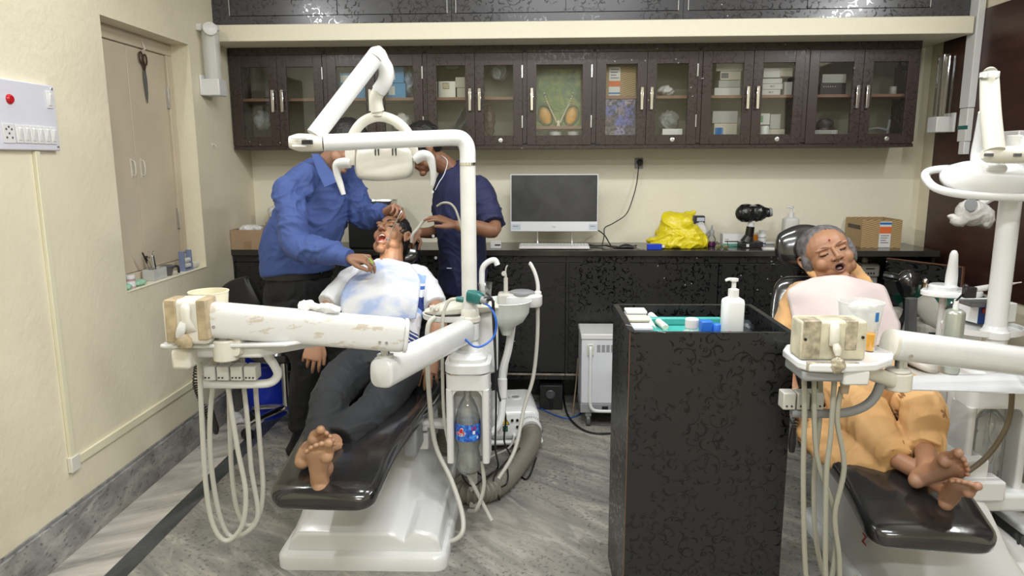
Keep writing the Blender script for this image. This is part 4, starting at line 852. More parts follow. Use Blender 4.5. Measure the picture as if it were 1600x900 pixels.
# embroidery flowers on the legs of the salwar
def dupatta(P,rad,asp):
    b=B(); b.tube([(*p,r) for p,r in zip(P,rad)],0,n=16,asp=asp,up=Vector((0,-1,.2))); return b
b=dupatta([at(1257,380,y=3.08),at(1257,402,y=3.07),at(1266,424,y=3.03),at(1288,438,y=2.98)],[.008,.013,.017,.014],.8)
me=remesh(b,.005,2,wr(.003,20)); finish(me,'dupatta',[ORG],OFF[pw.name],pw)
b=dupatta([at(1325,402,y=3.12),at(1334,418,y=3.09),at(1343,434,y=3.05),at(1352,450,y=3.02)],[.012,.026,.038,.045],.45); me=remesh(b,.005,2,wr(.004,22,(1,.5,.4))); finish(me,'dupatta',[ORG],OFF[pw.name],pw)
pb=mat('pink_white_bib',(.62,.53,.51),.9,var=.06,vscale=8)
bib=sheet('patient_bib',[[at(1268,434,y=2.93),at(1312,430,y=2.885),at(1362,440,y=2.93)],[at(1232,452,y=2.90),at(1318,455,y=2.80),at(1383,450,y=2.90)],[at(1234,480,y=2.87),at(1322,490,y=2.72),at(1395,478,y=2.84)],[at(1242,512,y=2.80),at(1330,520,y=2.66),at(1407,505,y=2.78)],[at(1252,530,y=2.76),at(1335,545,y=2.60),at(1405,530,y=2.72)]],18,28,.0,pb,amp=.006,seed=5)
tag(bib,'pinkish white paper bib spread on the chest of the woman in orange','bib')
# ================================================================ doctor
pd=thing('person','man in a blue long-sleeved shirt and black trousers bending over the lying man','person',(-1.13,3.60,0))
hd=at(543,228,y=3.46); MhD=HM(hd,(.62,-.30,-.62),(.55,.05,.80))
P=lambda a,c,y:at(a,c,y=y)
b=B(); hh=head(b,MhD,mouth=(.016,.003))
pelv=P(466,462,3.60); wa=P(466,425,3.58); ch=P(484,345,3.55); ub=P(494,285,3.53); nb=P(507,262,3.50)
fw=Vector((.55,-.75,.1))
b.loft([(*pelv,.15,.10),(*wa,.145,.10),(*ch,.15,.105),(*(ub+Vector((0,0,-.03))),.12,.075),(*(nb+Vector((0,0,-.02))),.05,.05)],up=tuple(fw),n=28)
chain(b,[nb+Vector((-.03,0,-.06)),nb,hd+Vector((-.025,.02,-.03))],[.06,.058,.06])
s1=P(450,296,3.38); e1=P(464,382,3.26); w1=P(545,403,3.16); s2=P(540,275,3.66); e2=P(565,335,3.62); w2=P(603,332,3.50)
chain(b,[s1,e1,w1],[.042,.040,.028]); chain(b,[s2,e2,w2],[.044,.040,.028])
t1=hand(b,w1+Vector((.0,0,0)),P(585,405,3.14)-w1,(-.1,.25,-1),-1,[(25,35,25),(30,40,28),(34,44,30),(40,46,30)],1.0,thumb=(.35,.85,.5))
t2=hand(b,w2,P(628,322,3.45)-w2,(.25,-.6,-.55),1,[(55,55,30),(50,60,35),(55,60,40),(55,60,40)],.95,thumb=(.3,.8,.5))
hpl=P(490,470,3.66); hpr=P(446,470,3.52); knl=Vector((-1.02,3.66,.48)); knr=Vector((-1.17,3.55,.48)); anl=Vector((-1.05,3.68,.10)); anr=Vector((-1.24,3.62,.10))
chain(b,[hpl,knl,anl],[.07,.052,.036]); chain(b,[hpr,knr,anr],[.07,.052,.036])
me=remesh(b,.0042,2,carve(hh)); finish(me,'body',[SK_D,LIP,DARKM,LASH],OFF[pd.name],pd,facepick(hh,0,1,2,3))
hairmesh('hair',MhD,HAIR,pd,cz=.040,cy=-.024,extra=[((0,-.055,-.0),(.066,.05,.055)),((.070,.012,-.005),(.010,.012,.022)),((-.070,.012,-.005),(.010,.012,.022))],amp=.003); eyebrows(MhD,HAIR,pd)
BLUE=mat('blue_shirt_cotton',(.052,.092,.285),.75,var=.10,vscale=4,bump=.2,bscale=400,sheen=.05)
b=B(); b.loft([(*(wa+Vector((0,0,-.005))),.186,.142),(*(wa+Vector((0,0,.03))),.192,.147),(*P(470,385,3.56),.192,.15),(*ch,.185,.145),(*(ub+Vector((-.01,0,-.03))),.158,.12),(*(ub*.5+nb*.5),.11,.09),(*nb,.070,.068)],up=tuple(fw),n=30); chain(b,[nb+Vector((-.01,0,-.02)),nb*.5+s1*.5+Vector((0,0,.012)),s1],[.058,.062,.062]); chain(b,[nb+Vector((0,0,-.02)),nb*.5+s2*.5,s2],[.055,.06,.07]); b.ell(s1,.068); b.ell(s2,.074)
chain(b,[s1+Vector((.09,.06,-.01)),s1,s1*.5+e1*.5,e1,e1*.45+w1*.55,w1-(w1-e1)*.10],[.060,.066,.070,.068,.060,.045]); chain(b,[s2+Vector((-.04,-.03,0)),s2,e2,w2-(w2-e2)*.05],[.08,.078,.070,.046])
dsp=wr(.013,8,(1,1,1),4,.3)
def shd(p,n):
    k=min(1,max(0,(p.z-wa.z-.02)/.08)); q=dsp(p,n); return p.lerp(q,k)
me=remesh(b,.0065,9,shd); finish(me,'shirt',[BLUE],OFF[pd.name],pd)
# collar, cuffs, belt
q=B(); c=[P(488,243,3.42),P(497,262,3.38),P(512,292,3.34),P(522,285,3.33),P(532,278,3.35)]
q.rings([[P(486,240,3.42),P(497,240,3.42),P(512,262,3.36),P(530,283,3.345),P(524,285,3.335),P(507,293,3.33),P(496,270,3.36)],[p+Vector((.004,.012,0)) for p in (P(486,240,3.42),P(497,240,3.42),P(512,262,3.36),P(530,283,3.345),P(524,285,3.335),P(507,293,3.33),P(496,270,3.36))]]); q.ob('collar',BLUE,pd,bevel=.002)
q=B(); dv=(w1-e1).normalized(); q.cyl(w1-dv*.05,w1+dv*.004,.044,.040,24); q.ob('cuff',BLUE,pd); q=B(); dv=(w2-e2).normalized(); q.cyl(w2-dv*.05,w2+dv*.004,.044,.040,24); q.ob('cuff',BLUE,pd)
BLKT=cloth('black_trousers',(.008,.008,.009),.8)
b=B(); b.loft([(*(wa+Vector((0,0,.0))),.165,.125),(*(wa+Vector((0,0,-.06))),.172,.13),(*pelv,.175,.135),(*(pelv+Vector((0,0,-.1))),.16,.12)],up=tuple(fw),n=28)
chain(b,[hpl,hpl*.5+knl*.5,knl,knl*.5+anl*.5,anl+Vector((0,0,-.01))],[.105,.098,.08,.072,.068]); chain(b,[hpr,hpr*.5+knr*.5,knr,knr*.5+anr*.5,anr+Vector((0,0,-.01))],[.105,.10,.082,.074,.07])
me=remesh(b,.008,3,wr(.008,8,(1,1,.7),6)); finish(me,'trousers',[BLKT],OFF[pd.name],pd)
q=B(); q.loft([(*(wa+Vector((0,0,-.022))),.180,.137),(*(wa+Vector((0,0,.008))),.180,.137)],up=tuple(fw),n=36,sm=0); q.ob('belt',mat('black_leather',(.01,.01,.01),.35),pd)
q=P(495,435,3.47)
for a in (anl,anr):
    q=B(); q.loft([(a.x-.0,a.y+.06,.045,.035,.04),(a.x,a.y+.0,.055,.042,.05),(a.x+.01,a.y-.08,.042,.045,.038),(a.x+.015,a.y-.17,.03,.046,.026),(a.x+.015,a.y-.205,.025,.028,.02)],up=(0,0,1),n=20); q.v=[Vector((v.x,v.y,max(v.z,.002))) for v in q.v]; q.ob('shoe',mat('black_shoe',(.01,.01,.01),.3),pd)
# ================================================================ assistant
pa=thing('person','young assistant in a navy short-sleeved tunic with white piping, holding a suction tip','person',(-.33,3.78,0))
hd=at(662,234,y=3.66); MhA=HM(hd,(-.74,-.38,-.48),(-.35,-.05,.90))
b=B(); ha=head(b,MhA,mouth=(.016,.003))
pelv=P(722,470,3.82); wa=P(722,425,3.80); ch=P(716,340,3.76); ub=P(712,285,3.74); nb=P(700,262,3.72); fw=Vector((-.72,-.60,.1))
b.loft([(*pelv,.14,.10),(*wa,.13,.10),(*ch,.145,.105),(*(ub+Vector((0,0,-.02))),.12,.07),(*nb,.052,.05)],up=tuple(fw),n=28)
chain(b,[nb+Vector((.02,0,-.06)),nb,hd+Vector((.02,.02,-.03))],[.055,.052,.055])
s1=P(750,300,3.66); e1=P(772,357,3.50); w1=P(712,352,3.38); s2=P(705,295,3.92); e2=P(688,356,3.86); w2=P(652,364,3.62)
chain(b,[s1,e1,(e1+w1)/2+Vector((0,0,.0)),w1],[.036,.038,.034,.024]); chain(b,[s2,e2,w2],[.036,.036,.024])
hand(b,w1,P(672,335,3.34)-w1,(-.2,.2,-.9),1,[(8,18,12),(12,20,14),(14,22,14),(18,24,16)],.98,thumb=(.5,.8,.3),spread=.14)
hand(b,w2,P(640,376,3.58)-w2,(-.3,.2,-.9),1,50,.8)
hpl=P(735,475,3.90); hpr=P(712,475,3.74); knl=Vector((-.25,3.90,.48)); knr=Vector((-.30,3.72,.48)); anl=Vector((-.22,3.92,.10)); anr=Vector((-.28,3.74,.10))
chain(b,[hpl,knl,anl],[.07,.05,.035]); chain(b,[hpr,knr,anr],[.07,.05,.035])
me=remesh(b,.0042,2,carve(ha)); finish(me,'body',[SK_A,LIP,DARKM,LASH],OFF[pa.name],pa,facepick(ha,0,1,2,3))
hairmesh('hair',MhA,HAIR,pa,cz=.046,cy=-.022,r=(.084,.1,.092),extra=[((0,-.055,-.0),(.066,.05,.05)),((0,.045,.09),(.06,.04,.03))],amp=.005); eyebrows(MhA,HAIR,pa)
NAVY=mat('navy_tunic_cotton',(.0085,.012,.058),.75,var=.12,vscale=4,bump=.2,bscale=400,sheen=.03)
b=B(); b.loft([(*P(722,452,3.81),.155,.125),(*wa,.152,.122),(*P(722,385,3.78),.152,.12),(*ch,.158,.125),(*ub,.152,.105),(*nb,.072,.07)],up=tuple(fw),n=30,cap=True)
chain(b,[s1+Vector((-.04,.02,0)),s1,e1+(s1-e1)*.08],[.078,.075,.066]); chain(b,[s2+Vector((.03,-.02,0)),s2,e2+(s2-e2)*.4],[.06,.058,.052])
b.ell(s1,.072); me=remesh(b,.0065,7,wr(.010,8,(1,1,.8),14,.3)); finish(me,'tunic',[NAVY],OFF[pa.name],pa)
PIPE=paint('white_piping',(.7,.72,.78),.7)
for pts in ([(690,243,3.66),(699,252,3.60),(694,272,3.575),(686,285,3.56),(680,297,3.565)],):
    q=B(); q.tube([P(*p) for p in pts],.0018,n=8); q.ob('collar_piping',PIPE,pa)
q=B(); q.tube([P(747,336,3.585),P(757,340,3.55),P(768,344,3.55),(P(779,336,3.57))],.0025,n=8); q.ob('sleeve_piping',PIPE,pa)
q=B(); q.tube([P(698,419,3.665),P(720,420,3.67)],.002,n=6); q.ob('pocket_piping',PIPE,pa)
for a,c,y in ((676,300,3.585),(677,369,3.635),(681,403,3.64)):
    q=B(); q.lathe([(.008,0),(.008,.002),(.006,.003),(.003,.002)],P(a,c,y),(-.4,-.9,0),14); q.ob('button',paint('button_white',(.6,.62,.68),.3),pa)
b=B(); b.loft([(*(wa+Vector((0,0,-.03))),.14,.11),(*pelv,.148,.118),(*(pelv+Vector((0,0,-.1))),.14,.11)],up=tuple(fw),n=28)
chain(b,[hpl,hpl*.5+knl*.5,knl,anl],[.09,.085,.07,.062]); chain(b,[hpr,hpr*.5+knr*.5,knr,anr],[.09,.085,.07,.062])
me=remesh(b,.008,3,wr(.007,8)); finish(me,'trousers',[BLKT],OFF[pa.name],pa)
for a in (anl,anr):
    q=B(); q.loft([(a.x+.05,a.y+.02,.045,.035,.04),(a.x,a.y,.055,.042,.05),(a.x-.08,a.y-.03,.042,.045,.038),(a.x-.16,a.y-.06,.03,.044,.026),(a.x-.19,a.y-.07,.025,.028,.02)],up=(0,0,1),n=20); q.v=[Vector((v.x,v.y,max(v.z,.002))) for v in q.v]; q.ob('shoe',MC['black_shoe'],pa)
# ================================================================ instrument arms
def rbar(b,p,q,w,h,e=3.2,n=28):
    "rounded bar between two points: w across, h vertical"
    p=Vector(p);q=Vector(q); d=(q-p).normalized()
    b.loft([(*(p),w*.86,h*.86),(*(p+d*.006),w*.97,h*.97),(*(p+d*.014),w,h),(*(q-d*.014),w,h),(*(q-d*.006),w*.97,h*.97),(*q,w*.86,h*.86)],sm=0,n=n,e=e)
ARMW=mat('white_enamel_scuffed',(.70,.705,.70),.22,coat=.3,var=.05,vscale=12)
def stained():
    m,nt,b=new_nt('white_enamel_tape_stains'); g=NT(nt); pos=g.n('ShaderNodeNewGeometry').outputs['Position']
    a=g.n('ShaderNodeTexNoise',Vector=g.n('ShaderNodeMapping',Vector=pos,Scale=(14.,14.,34.)).outputs[0],Scale=1.,Detail=7.,Roughness=.65).outputs[0]
    k=g.ramp(a,(.56,(0,0,0)),(.60,(.55,.55,.55)),(.78,(.75,.75,.75)))
    g.v(g.mix(k,(.70,.705,.70,1),(.47,.38,.25,1)),b.inputs['Base Color']); b.inputs['Roughness'].default_value=.24; return m
STN=stained()
def delivery(t,A0,A1,J,left,pfx):
    pass
# --- left
t=thing('instrument_delivery_unit','white jointed instrument unit crossing before the lying man, taped console at its left end','instrument unit',(UX,UY,.80))
J=at(603,580,y=2.13); c0=Vector((UX,UY,.838))
b=B(); b.cyl((UX,UY,.795),(UX,UY,.862),.037,n=28); b.ob('pivot_collar',M_WHT,t,bevel=.003)
b=B(); rbar(b,c0+(J-c0)*.06,J+(J-c0).normalized()*.035,.040,.047); b.ob('lower_arm',ARMW,t,ang=60)
b=B(); b.lathe([(.034,.02),(.034,.045),(.026,.050),(.026,.058)],J+Vector((0,0,-.003)),n=26); b.ob('arm_head',M_WHT,t,ang=50)
K=J+Vector((0,0,.075)); B().cyl(J+Vector((0,0,.03)),K,.0145).ob('pivot_pin',M_STL,t)
AR=at(632,524,y=2.12); AL=at(320,498,y=1.98)
b=B(); rbar(b,AL,AR,.036,.052); ua=b.ob('balanced_arm',STN,t,ang=60)
b=B(); dd=(AR-AL).normalized(); b.loft([(*(AR-dd*.002),.0365,.0525),(*(AR+dd*.008),.0365,.0525),(*(AR+dd*.011),.031,.046)],sm=0,n=28,e=3.2); b.ob('end_cap',M_WHT,ua,ang=40)
for (a_,c_) in ((341,504),(595,535),(606,536)):
    q=at(a_,c_,y=1.955 if a_<400 else 2.10); fr_=Vector((0,-.045 if a_<400 else -.018,0)); 
    B().lathe([(.0045,0),(.0045,.003),(.002,.003),(.0015,.001)],AL+(AR-AL)*((a_-320)/312)+Vector((0,-.0365,-.012 if a_<400 else -.018)),(0,-1,0),14).ob('screw',M_STL,ua)
# bracket and pin under the left end
B().cyl(at(351,525,y=2.0),at(351,510,y=2.0),.0145).ob('pivot_pin',M_STL,t)
b=B(); bc=at(353,545,y=2.0); b.cyl(bc-Vector((0,0,.033)),bc+Vector((0,0,.03)),.036,n=24); b.ob('bracket_hub',M_IVO,t,bevel=.004)
b=B(); q1=at(364,541,y=1.985); q2=at(440,528,y=2.22); b.loft([(*q1,.022,.030),(*q2,.030,.02)],sm=0,e=4); b.ob('bracket_arm',M_IVO,t,bevel=.002,ang=50)
# tray plate and its body
tz=at(400,519,y=2.12).z
def plate(P,z0,z1): b=B(); b.prism(P,z0,z1); return b
x0=at(262,520,y=2.02).x
PL=[(x0,1.97),(x0+.0,2.27),(x0+.05,2.31),(x0+.52,2.31),(x0+.56,2.26),(x0+.50,2.17),(x0+.40,2.02),(x0+.36,1.985),(x0+.02,1.96)]
plate(PL,tz-.012,tz).ob('tray',M_WHT,t,bevel=.004)
b=plate([(x0+.03,2.0),(x0+.03,2.26),(x0+.48,2.27),(x0+.46,2.18),(x0+.32,2.05),(x0+.28,2.0)],tz-.05,tz-.013); b.ob('tray_body',M_WHT2,t,bevel=.008)
cz0=at(290,540,y=1.95).z; cz1=at(290,468,y=1.95).z; cx0=at(258,500,y=1.95).x; cx1=at(326,500,y=1.95).x
b=B(); b.box(cx0,cx1,1.935,2.02,cz0+.005,cz1); con=b.ob('console',M_IVO,t,bevel=.012,seg=3)
b=B(); b.box(cx0+.008,cx0+.042,1.932,2.0,cz0+.012,cz1+.002); b.ob('tape',M_TAPE,con,bevel=.004)
b=B(); b.box(cx0+.100,cx1+.004,1.930,2.0,cz0+.02,cz1+.0025); b.ob('tape',M_TAPE,con,bevel=.004)
b=B(); xm=cx0+.072; b.loft([(xm,1.932,cz1-.008,.008,.004),(xm,1.928,cz1-.02,.014,.012),(xm,1.926,cz1-.05,.014,.013),(xm+.003,1.93,cz1-.075,.018,.01),(xm+.006,1.934,cz1-.09,.019,.003)],up=(0,1,0),n=18); b.ob('handle',M_IVO,con)
b=B(); b.tube([(*at(287,504,y=1.92),.010),(*at(283,515,y=1.918),.0125),(*at(281,526,y=1.925),.011)],0); b.ob('console_knob',M_WHT2,con)
b=B(); q=at(286,532,y=1.93); b.ell(q,(.022,.018,.022)); b.ell(at(293,538,y=1.93),(.018,.014,.014)); me=remesh(b,.005,2,wr(.006,30)); finish(me,'tape_wad',[M_TAPE],OFF[con.name],con)
b=B(); b.box(cx0+.005,cx0+.06,1.95,2.1,tz-.072,tz-.012); b.ob('console_base',M_IVO,t,bevel=.01)
# bar with four instrument holders
b=B(); b.tube([at(p,c_,y=2.10) for p,c_ in ((319,600),(345,600.5),(400,600),(424,597),(434,585),(428,570),(418,556),(411,540))],.0135,n=14); b.ob('holder_bar',M_WHT,t)
for i in range(4):
    xa=at(320+i*21,0,y=2.08).x; q0=at(330+i*21,572,y=2.09); q1=at(330+i*21,592,y=2.09); hx=.0185
    b=B(); b.box(q0.x-hx,q0.x+hx,2.07,2.12,q1.z,q0.z+.004,Matrix()); hld=b.ob('instrument_holder',M_WHT2,t,bevel=.004)
    b=B(); 
    for k in range(2+(i>1)): b.lathe([(.0028,0),(.0028,.002)],(q0.x-.011+k*.011,2.069,q1.z+.010),(0,-1,0),8)
    b.ob('holder_dots',M_BLK,hld)
def hose(P,y,r,name,m,t,dy=0): 
    b=B(); b.tube([at(a,c_,y=y+dy*k/len(P)) for k,(a,c_) in enumerate(P)],r,n=10,sm=5); return b.ob(name,m,t)
HS=[([(311,552),(313,600),(321,750),(333,820),(354,845),(378,822),(384,770),(372,705),(363,650),(356,600),(353,562)],2.06),
    ([(338,562),(333,600),(328,660),(330,726),(342,800),(360,838),(390,828),(403,800),(393,735),(387,660),(381,602),(379,560)],2.10),
    ([(349,562),(357,600),(361,720),(369,790),(384,820),(402,812),(411,768),(406,690),(400,615),(399,570)],2.14)]
for P_,y in HS: hose(P_,y,.0078,'instrument_hose',M_LGREY,t,dy=.06)
b=B(); b.cyl(at(335,560,y=2.10),at(334,545,y=2.10),.014); b.cyl(at(335,566,y=2.10),at(335,553,y=2.10),.011); b.ob('hose_connector',mat('grey_beige',(.45,.41,.33),.5),t)
def coil(P,y,r,turns,t,m,wr_=.0022):
    pts=[at(a,c_,y=y) for a,c_ in P]; pts=[Vector(p) for p in spl([tuple(p) for p in pts],40)]; out=[]; n=len(pts)
    for i,p in enumerate(pts):
        d=(pts[min(i+1,n-1)]-pts[max(i-1,0)]).normalized(); e,f=frame(d,Vector((0,1,0))); a=2*math.pi*turns*i/n; out.append(p+e*(r*math.cos(a))+f*(r*math.sin(a)))
    b=B(); b.tube(out,wr_,n=6,sm=0); return b.ob('coiled_cord',m,t)
b=B(); b.tube([at(a,c_,y=2.2) for a,c_ in ((302,550),(304,562),(308,575))],.0022,n=6); b.ob('cord',M_BLK,t)
coil([(307,573),(305,600),(312,622),(322,645),(330,665)],2.2,.0075,26,t,M_BLK)
b=B(); b.tube([(*at(331,640,y=2.2),.006),(*at(333,655,y=2.2),.010),(*at(337,670,y=2.2),.011),(*at(338,678,y=2.2),.006)],0); b.ob('curing_handpiece',M_BLK,t)
# cup on the tray
def tumbler(name,label,cat,c,r0,r1,h,m,group=None):
    t=thing(name,label,cat,c); b=B(); b.lathe([(r0*.9,0),(r0,.004),(r1,h-.004),(r1*1.03,h-.003),(r1*1.03,h),(r1*.96,h),(r0*.94,.008),(.002,.007)],c,n=32); b.ob('cup_wall',m,t,ang=50); return t
q=at(327,472,y=2.20); tumbler('waste_cup','ivory plastic cup standing on the left instrument tray behind the taped console','cup',Vector((q.x,2.20,tz)),.050,.060,.115,mat('ivory_translucent',(.74,.69,.52),.4))
# gauze roll and tissue on the arm
q=AL+(AR-AL)*.56; t2=thing('gauze_bundle','crumpled white gauze and plastic lying on top of the left instrument arm','gauze',(q.x,q.y,q.z+.052))
b=B(); z=q.z+.066; b.ell((q.x-.035,q.y,z+.003),(.030,.018,.014)); b.ell((q.x-.008,q.y,z-.001),(.018,.016,.013)); b.ell((q.x-.05,q.y+.004,z+.002),(.015,.012,.012)); finish(remesh(b,.004,2,wr(.006,32)),'gauze_roll',[mat('gauze_white',(.8,.8,.78),.9)],OFF[t2.name],t2)
b=B(); b.loft([(q.x+.0,q.y,z-.004,.014,.012),(q.x+.03,q.y,z-.006,.018,.014),(q.x+.065,q.y-.002,z-.012,.014,.008)],up=(0,0,1)); finish(remesh(b,.004,2,wr(.005,28)),'plastic_wrap',[mat('milky_film',(.75,.76,.76),.3,alpha=.75)],OFF[t2.name],t2)
# --- right
YR=2.0
t=thing('instrument_delivery_unit','white instrument unit with a stained console at its left end, in front of the woman','instrument unit',(1.70,2.50,.80))
AL=at(1393,538,y=2.02); AR=Vector((1.72,2.42,.885)); AR=at(1640,570,y=2.14)
b=B(); rbar(b,AL,AR,.038,.044,e=2.3); ua=b.ob('balanced_arm',ARMW,t,ang=60)
b=B(); dd=(AR-AL).normalized(); b.loft([(*(AL+dd*.001),.0385,.0445),(*(AL-dd*.010),.0375,.0435),(*(AL-dd*.014),.028,.034)],sm=0,n=28,e=2.3); b.ob('end_cap',M_IVO,ua,ang=40)
B().lathe([(.0055,0),(.0055,.004),(.002,.004),(.0015,.001)],AL+dd*.045+Vector((.0,-.037,-.02)),(0,-1,0),14).ob('screw',M_STL,ua)
b=B(); q=AR; rbar(b,q+Vector((.0,.01,-.085)),Vector((1.72,2.47,.80)),.038,.042); b.ob('lower_arm',ARMW,t,ang=60); B().cyl(AR+Vector((-.01,.0,-.09)),AR+Vector((-.01,0,-.03)),.015).ob('pivot_pin',M_STL,t)
q=at(1407,575,y=2.04); B().cyl(q,q+Vector((0,0,.06)),.017).ob('pivot_pin',M_STL,t)
b=B(); bc=at(1402,592,y=2.03); b.cyl(bc-Vector((0,0,.030)),bc+Vector((0,0,.022)),.040,n=26); b.lathe([(.034,.022),(.034,.03),(.026,.032)],bc); b.ob('bracket_hub',M_IVO,t,bevel=.003)
b=B(); q1=at(1392,594,y=2.03); q2=at(1344,577,y=1.96); b.loft([(*q1,.03,.022),(*q2,.03,.020)],sm=0,e=4); b.ob('bracket_arm',M_IVO,t,bevel=.003,ang=50)
tz2=at(1300,556,y=1.95).z; xa=at(1243,560,y=1.92).x
PL=[(xa+.02,1.87),(xa,1.90),(xa,2.02),(xa+.03,2.08),(xa+.28,2.10),(xa+.31,2.0),(xa+.27,1.93),(xa+.20,1.875),(xa+.10,1.86)]
plate(PL,tz2-.024,tz2).ob('tray',M_WHT,t,bevel=.006,seg=3)
plate([(xa+.01,1.885),(xa+.01,2.03),(xa+.20,2.06),(xa+.19,1.90),(xa+.12,1.88)],tz2-.056,tz2-.025).ob('tray_body',M_GREY,t,bevel=.008)
b=B(); b.box(xa+.115,xa+.185,1.872,1.95,tz2-.062,tz2-.02); b.ob('console_base',M_WHT2,t,bevel=.006)
c0=at(1254,502,y=1.90); c1=at(1353,552,y=1.90)
DIRTY=mat('dirty_ivory_plastic',(.60,.56,.42),.4,var=.35,vscale=16); TAPE2=mat('grimy_clear_tape',(.42,.37,.27),.3,var=.6,vscale=40,bump=.5,bscale=90)
b=B(); b.box(c0.x,c1.x,1.90,1.985,tz2+.001,c0.z); con=b.ob('console',DIRTY,t,bevel=.008,seg=3)
b=B(); b.box(c0.x+.004,c0.x+.052,1.8975,1.95,tz2+.006,c0.z+.002); b.ob('tape',TAPE2,con,bevel=.003)
b=B(); b.box(c0.x+.117,c0.x+.150,1.8975,1.95,tz2+.03,c0.z+.002); b.ob('tape',TAPE2,con,bevel=.003)
b=B(); b.box(c0.x+.01,c0.x+.15,1.872,1.885,tz2-.022,tz2+.003); b.ob('tape',TAPE2,con,bevel=.003)
b=B(); xm=c0.x+.085; b.loft([(xm,1.9,c0.z-.006,.010,.004),(xm,1.893,c0.z-.016,.013,.012),(xm,1.890,c0.z-.05,.013,.013),(xm,1.894,c0.z-.065,.012,.006)],up=(0,1,0),n=18); b.ob('handle',M_IVO,con)
b=B(); b.tube([(*at(1305,537,y=1.885),.008),(*at(1308,546,y=1.88),.011),(*at(1309,556,y=1.875),.007)],0); b.ob('console_knob',M_IVO,con)
b=B(); q=at(1308,572,y=1.865); b.ell(q,(.018,.012,.026)); finish(remesh(b,.004,1,wr(.006,35)),'tape_wad',[TAPE2],OFF[con.name],con)
for a_,c_ in ((1348,527),(1258,530)): B().lathe([(.004,0),(.004,.004)],at(a_,c_,y=1.8985),(0,-1,0),10).ob('screw',M_BLK,con)
b=B(); b.tube([at(p,c_,y=2.0) for p,c_ in ((1236,645),(1290,646),(1325,644),(1352,634),(1368,618),(1376,598))],.0135,n=14); b.ob('holder_bar',M_GREY,t)
for i in range(3):
    q0=at(1232+i*22,612,y=2.0); q1=at(1232+i*22,638,y=2.0); b=B(); b.box(q0.x-.018,q0.x+.018,1.985,2.03,q1.z,q0.z); hld=b.ob('instrument_holder',M_LGREY,t,bevel=.003)
    b=B(); [b.lathe([(.0028,0),(.0028,.002)],(q0.x-.008+k*.014,1.984,q1.z+.012),(0,-1,0),8) for k in range(2)]; b.ob('holder_dots',M_BLK,hld)
for P_,y in (([(1256,575),(1257,650),(1255,749),(1258,880),(1266,930),(1280,930),(1300,900),(1304,805),(1276,711),(1272,590)],1.95),([(1304,590),(1298,680),(1291,749),(1290,900),(1296,940),(1310,930),(1311,870),(1304,805),(1319,730),(1308,655),(1315,605)],1.93),([(1282,590),(1281,650),(1272,749),(1275,843),(1290,905),(1312,925),(1340,900)],2.0)): hose(P_,y,.0075,'instrument_hose',mat('olive_grey_hose',(.33,.32,.26),.45),t)
b=B(); b.cyl(at(1321,594,y=1.92),at(1319,614,y=1.92),.0135,.011); b.ob('hose_connector',mat('dirty_beige',(.38,.30,.22),.5),t)
coil([(1256,590),(1250,615),(1248,640),(1241,668)],2.05,.0065,18,t,M_BLK)
b=B(); b.tube([(*at(1240,668,y=2.05),.007),(*at(1238,690,y=2.05),.011),(*at(1237,706,y=2.05),.008)],0); b.ob('curing_handpiece',M_BLK,t)
# sheet tray hanging below the arm
b=B(); zt=at(1500,588,y=2.3).z; PLW=[(at(1418,566,y=2.2).x,2.16),(at(1424,590,y=2.2).x+.02,2.30),(1.80,2.36),(1.84,2.20),(1.55,2.13)]
b.prism(PLW,zt-.004,zt); b.ob('side_table',mat('white_acrylic',(.72,.73,.75),.25,alpha=.9),t)
q=at(1340,512,y=2.07); cup=tumbler('waste_cup','clear plastic cup with a blue mark on the right instrument tray','cup',Vector((q.x,2.06,tz2)),.046,.062,.135,M_FRO)
b=B(); cx,cy=q.x,2.06; r=.0585; poly=[(.30,.085),(.50,.085),(.50,.112),(.30,.112)]
b.rings([[Vector((cx+(r+k)*math.sin(a),cy-(r+k)*math.cos(a),tz2+z)) for a,z in poly] for k in(0,.0012)]); b.ob('blue_mark',paint('blue_print',(.02,.16,.45),.4),cup)
b=B(); b.ell((q.x+.0,2.05,tz2+.118),(.04,.03,.016)); b.ell((q.x-.01,2.055,tz2+.06),(.036,.036,.05)); finish(remesh(b,.005,1,wr(.006,30)),'cotton',[mat('gauze_white',(.8,.8,.78),.9)],OFF[cup.name],cup)
t3=thing('sample_tube','small tube of orange yellow liquid beside the clear cup on the right tray','tube',at(1358,552,y=2.0)); c_=Vector(OFF[t3.name]); c_.z=tz2; b=B(); b.lathe([(.006,0),(.0125,.004),(.015,.052)],c_,n=18); b.ob('liquid',paint('orange_liquid',(.75,.36,.03),.2),t3); b=B(); b.lathe([(.0075,0),(.0135,.003),(.0165,.062),(.0175,.063)],c_,n=18,cap=False); b.ob('tube_wall',M_CLR,t3); t3.location=c_; 
for ch in t3.children: ch.data.transform(Matrix.Translation(Vector(OFF[t3.name])-c_))
# ================================================================ right dental unit
vx,vy=1.66,2.52
u2=thing('dental_unit','right white dental unit column with oval tray, near the brown wall panel','dental unit',(vx,vy,0))
unit_body(u2,1.58,1.80,2.48,2.72,.30,.74,.31,.62)
b=B(); b.cyl((vx,vy,.72),(vx,vy,.90),.036,n=26); b.ob('column',M_WHT,u2,bevel=.003)
b=B(); b.lathe([(.037,0),(.046,.006),(.048,.03),(.04,.036),(.036,.05)],(vx,vy,.868)); b.ob('column_collar',M_WHT,u2,ang=40)
ring_tray(u2,1.665,2.60,.90,.135,.115)
b=B(); b.box(1.46,1.585,2.62,2.86,.22,.70); b.loft([(1.52,2.74,.70,.06,.11),(1.55,2.74,.80,.045,.05)],up=(0,1,0)); b.ob('spittoon_column',mat('beige_white_shell',(.62,.60,.55),.3),u2,bevel=.02,seg=3)
b=B(); b.cyl((1.64,2.82,.70),(1.64,2.82,.985),.014); b.ob('platform_post',M_WHT2,u2)
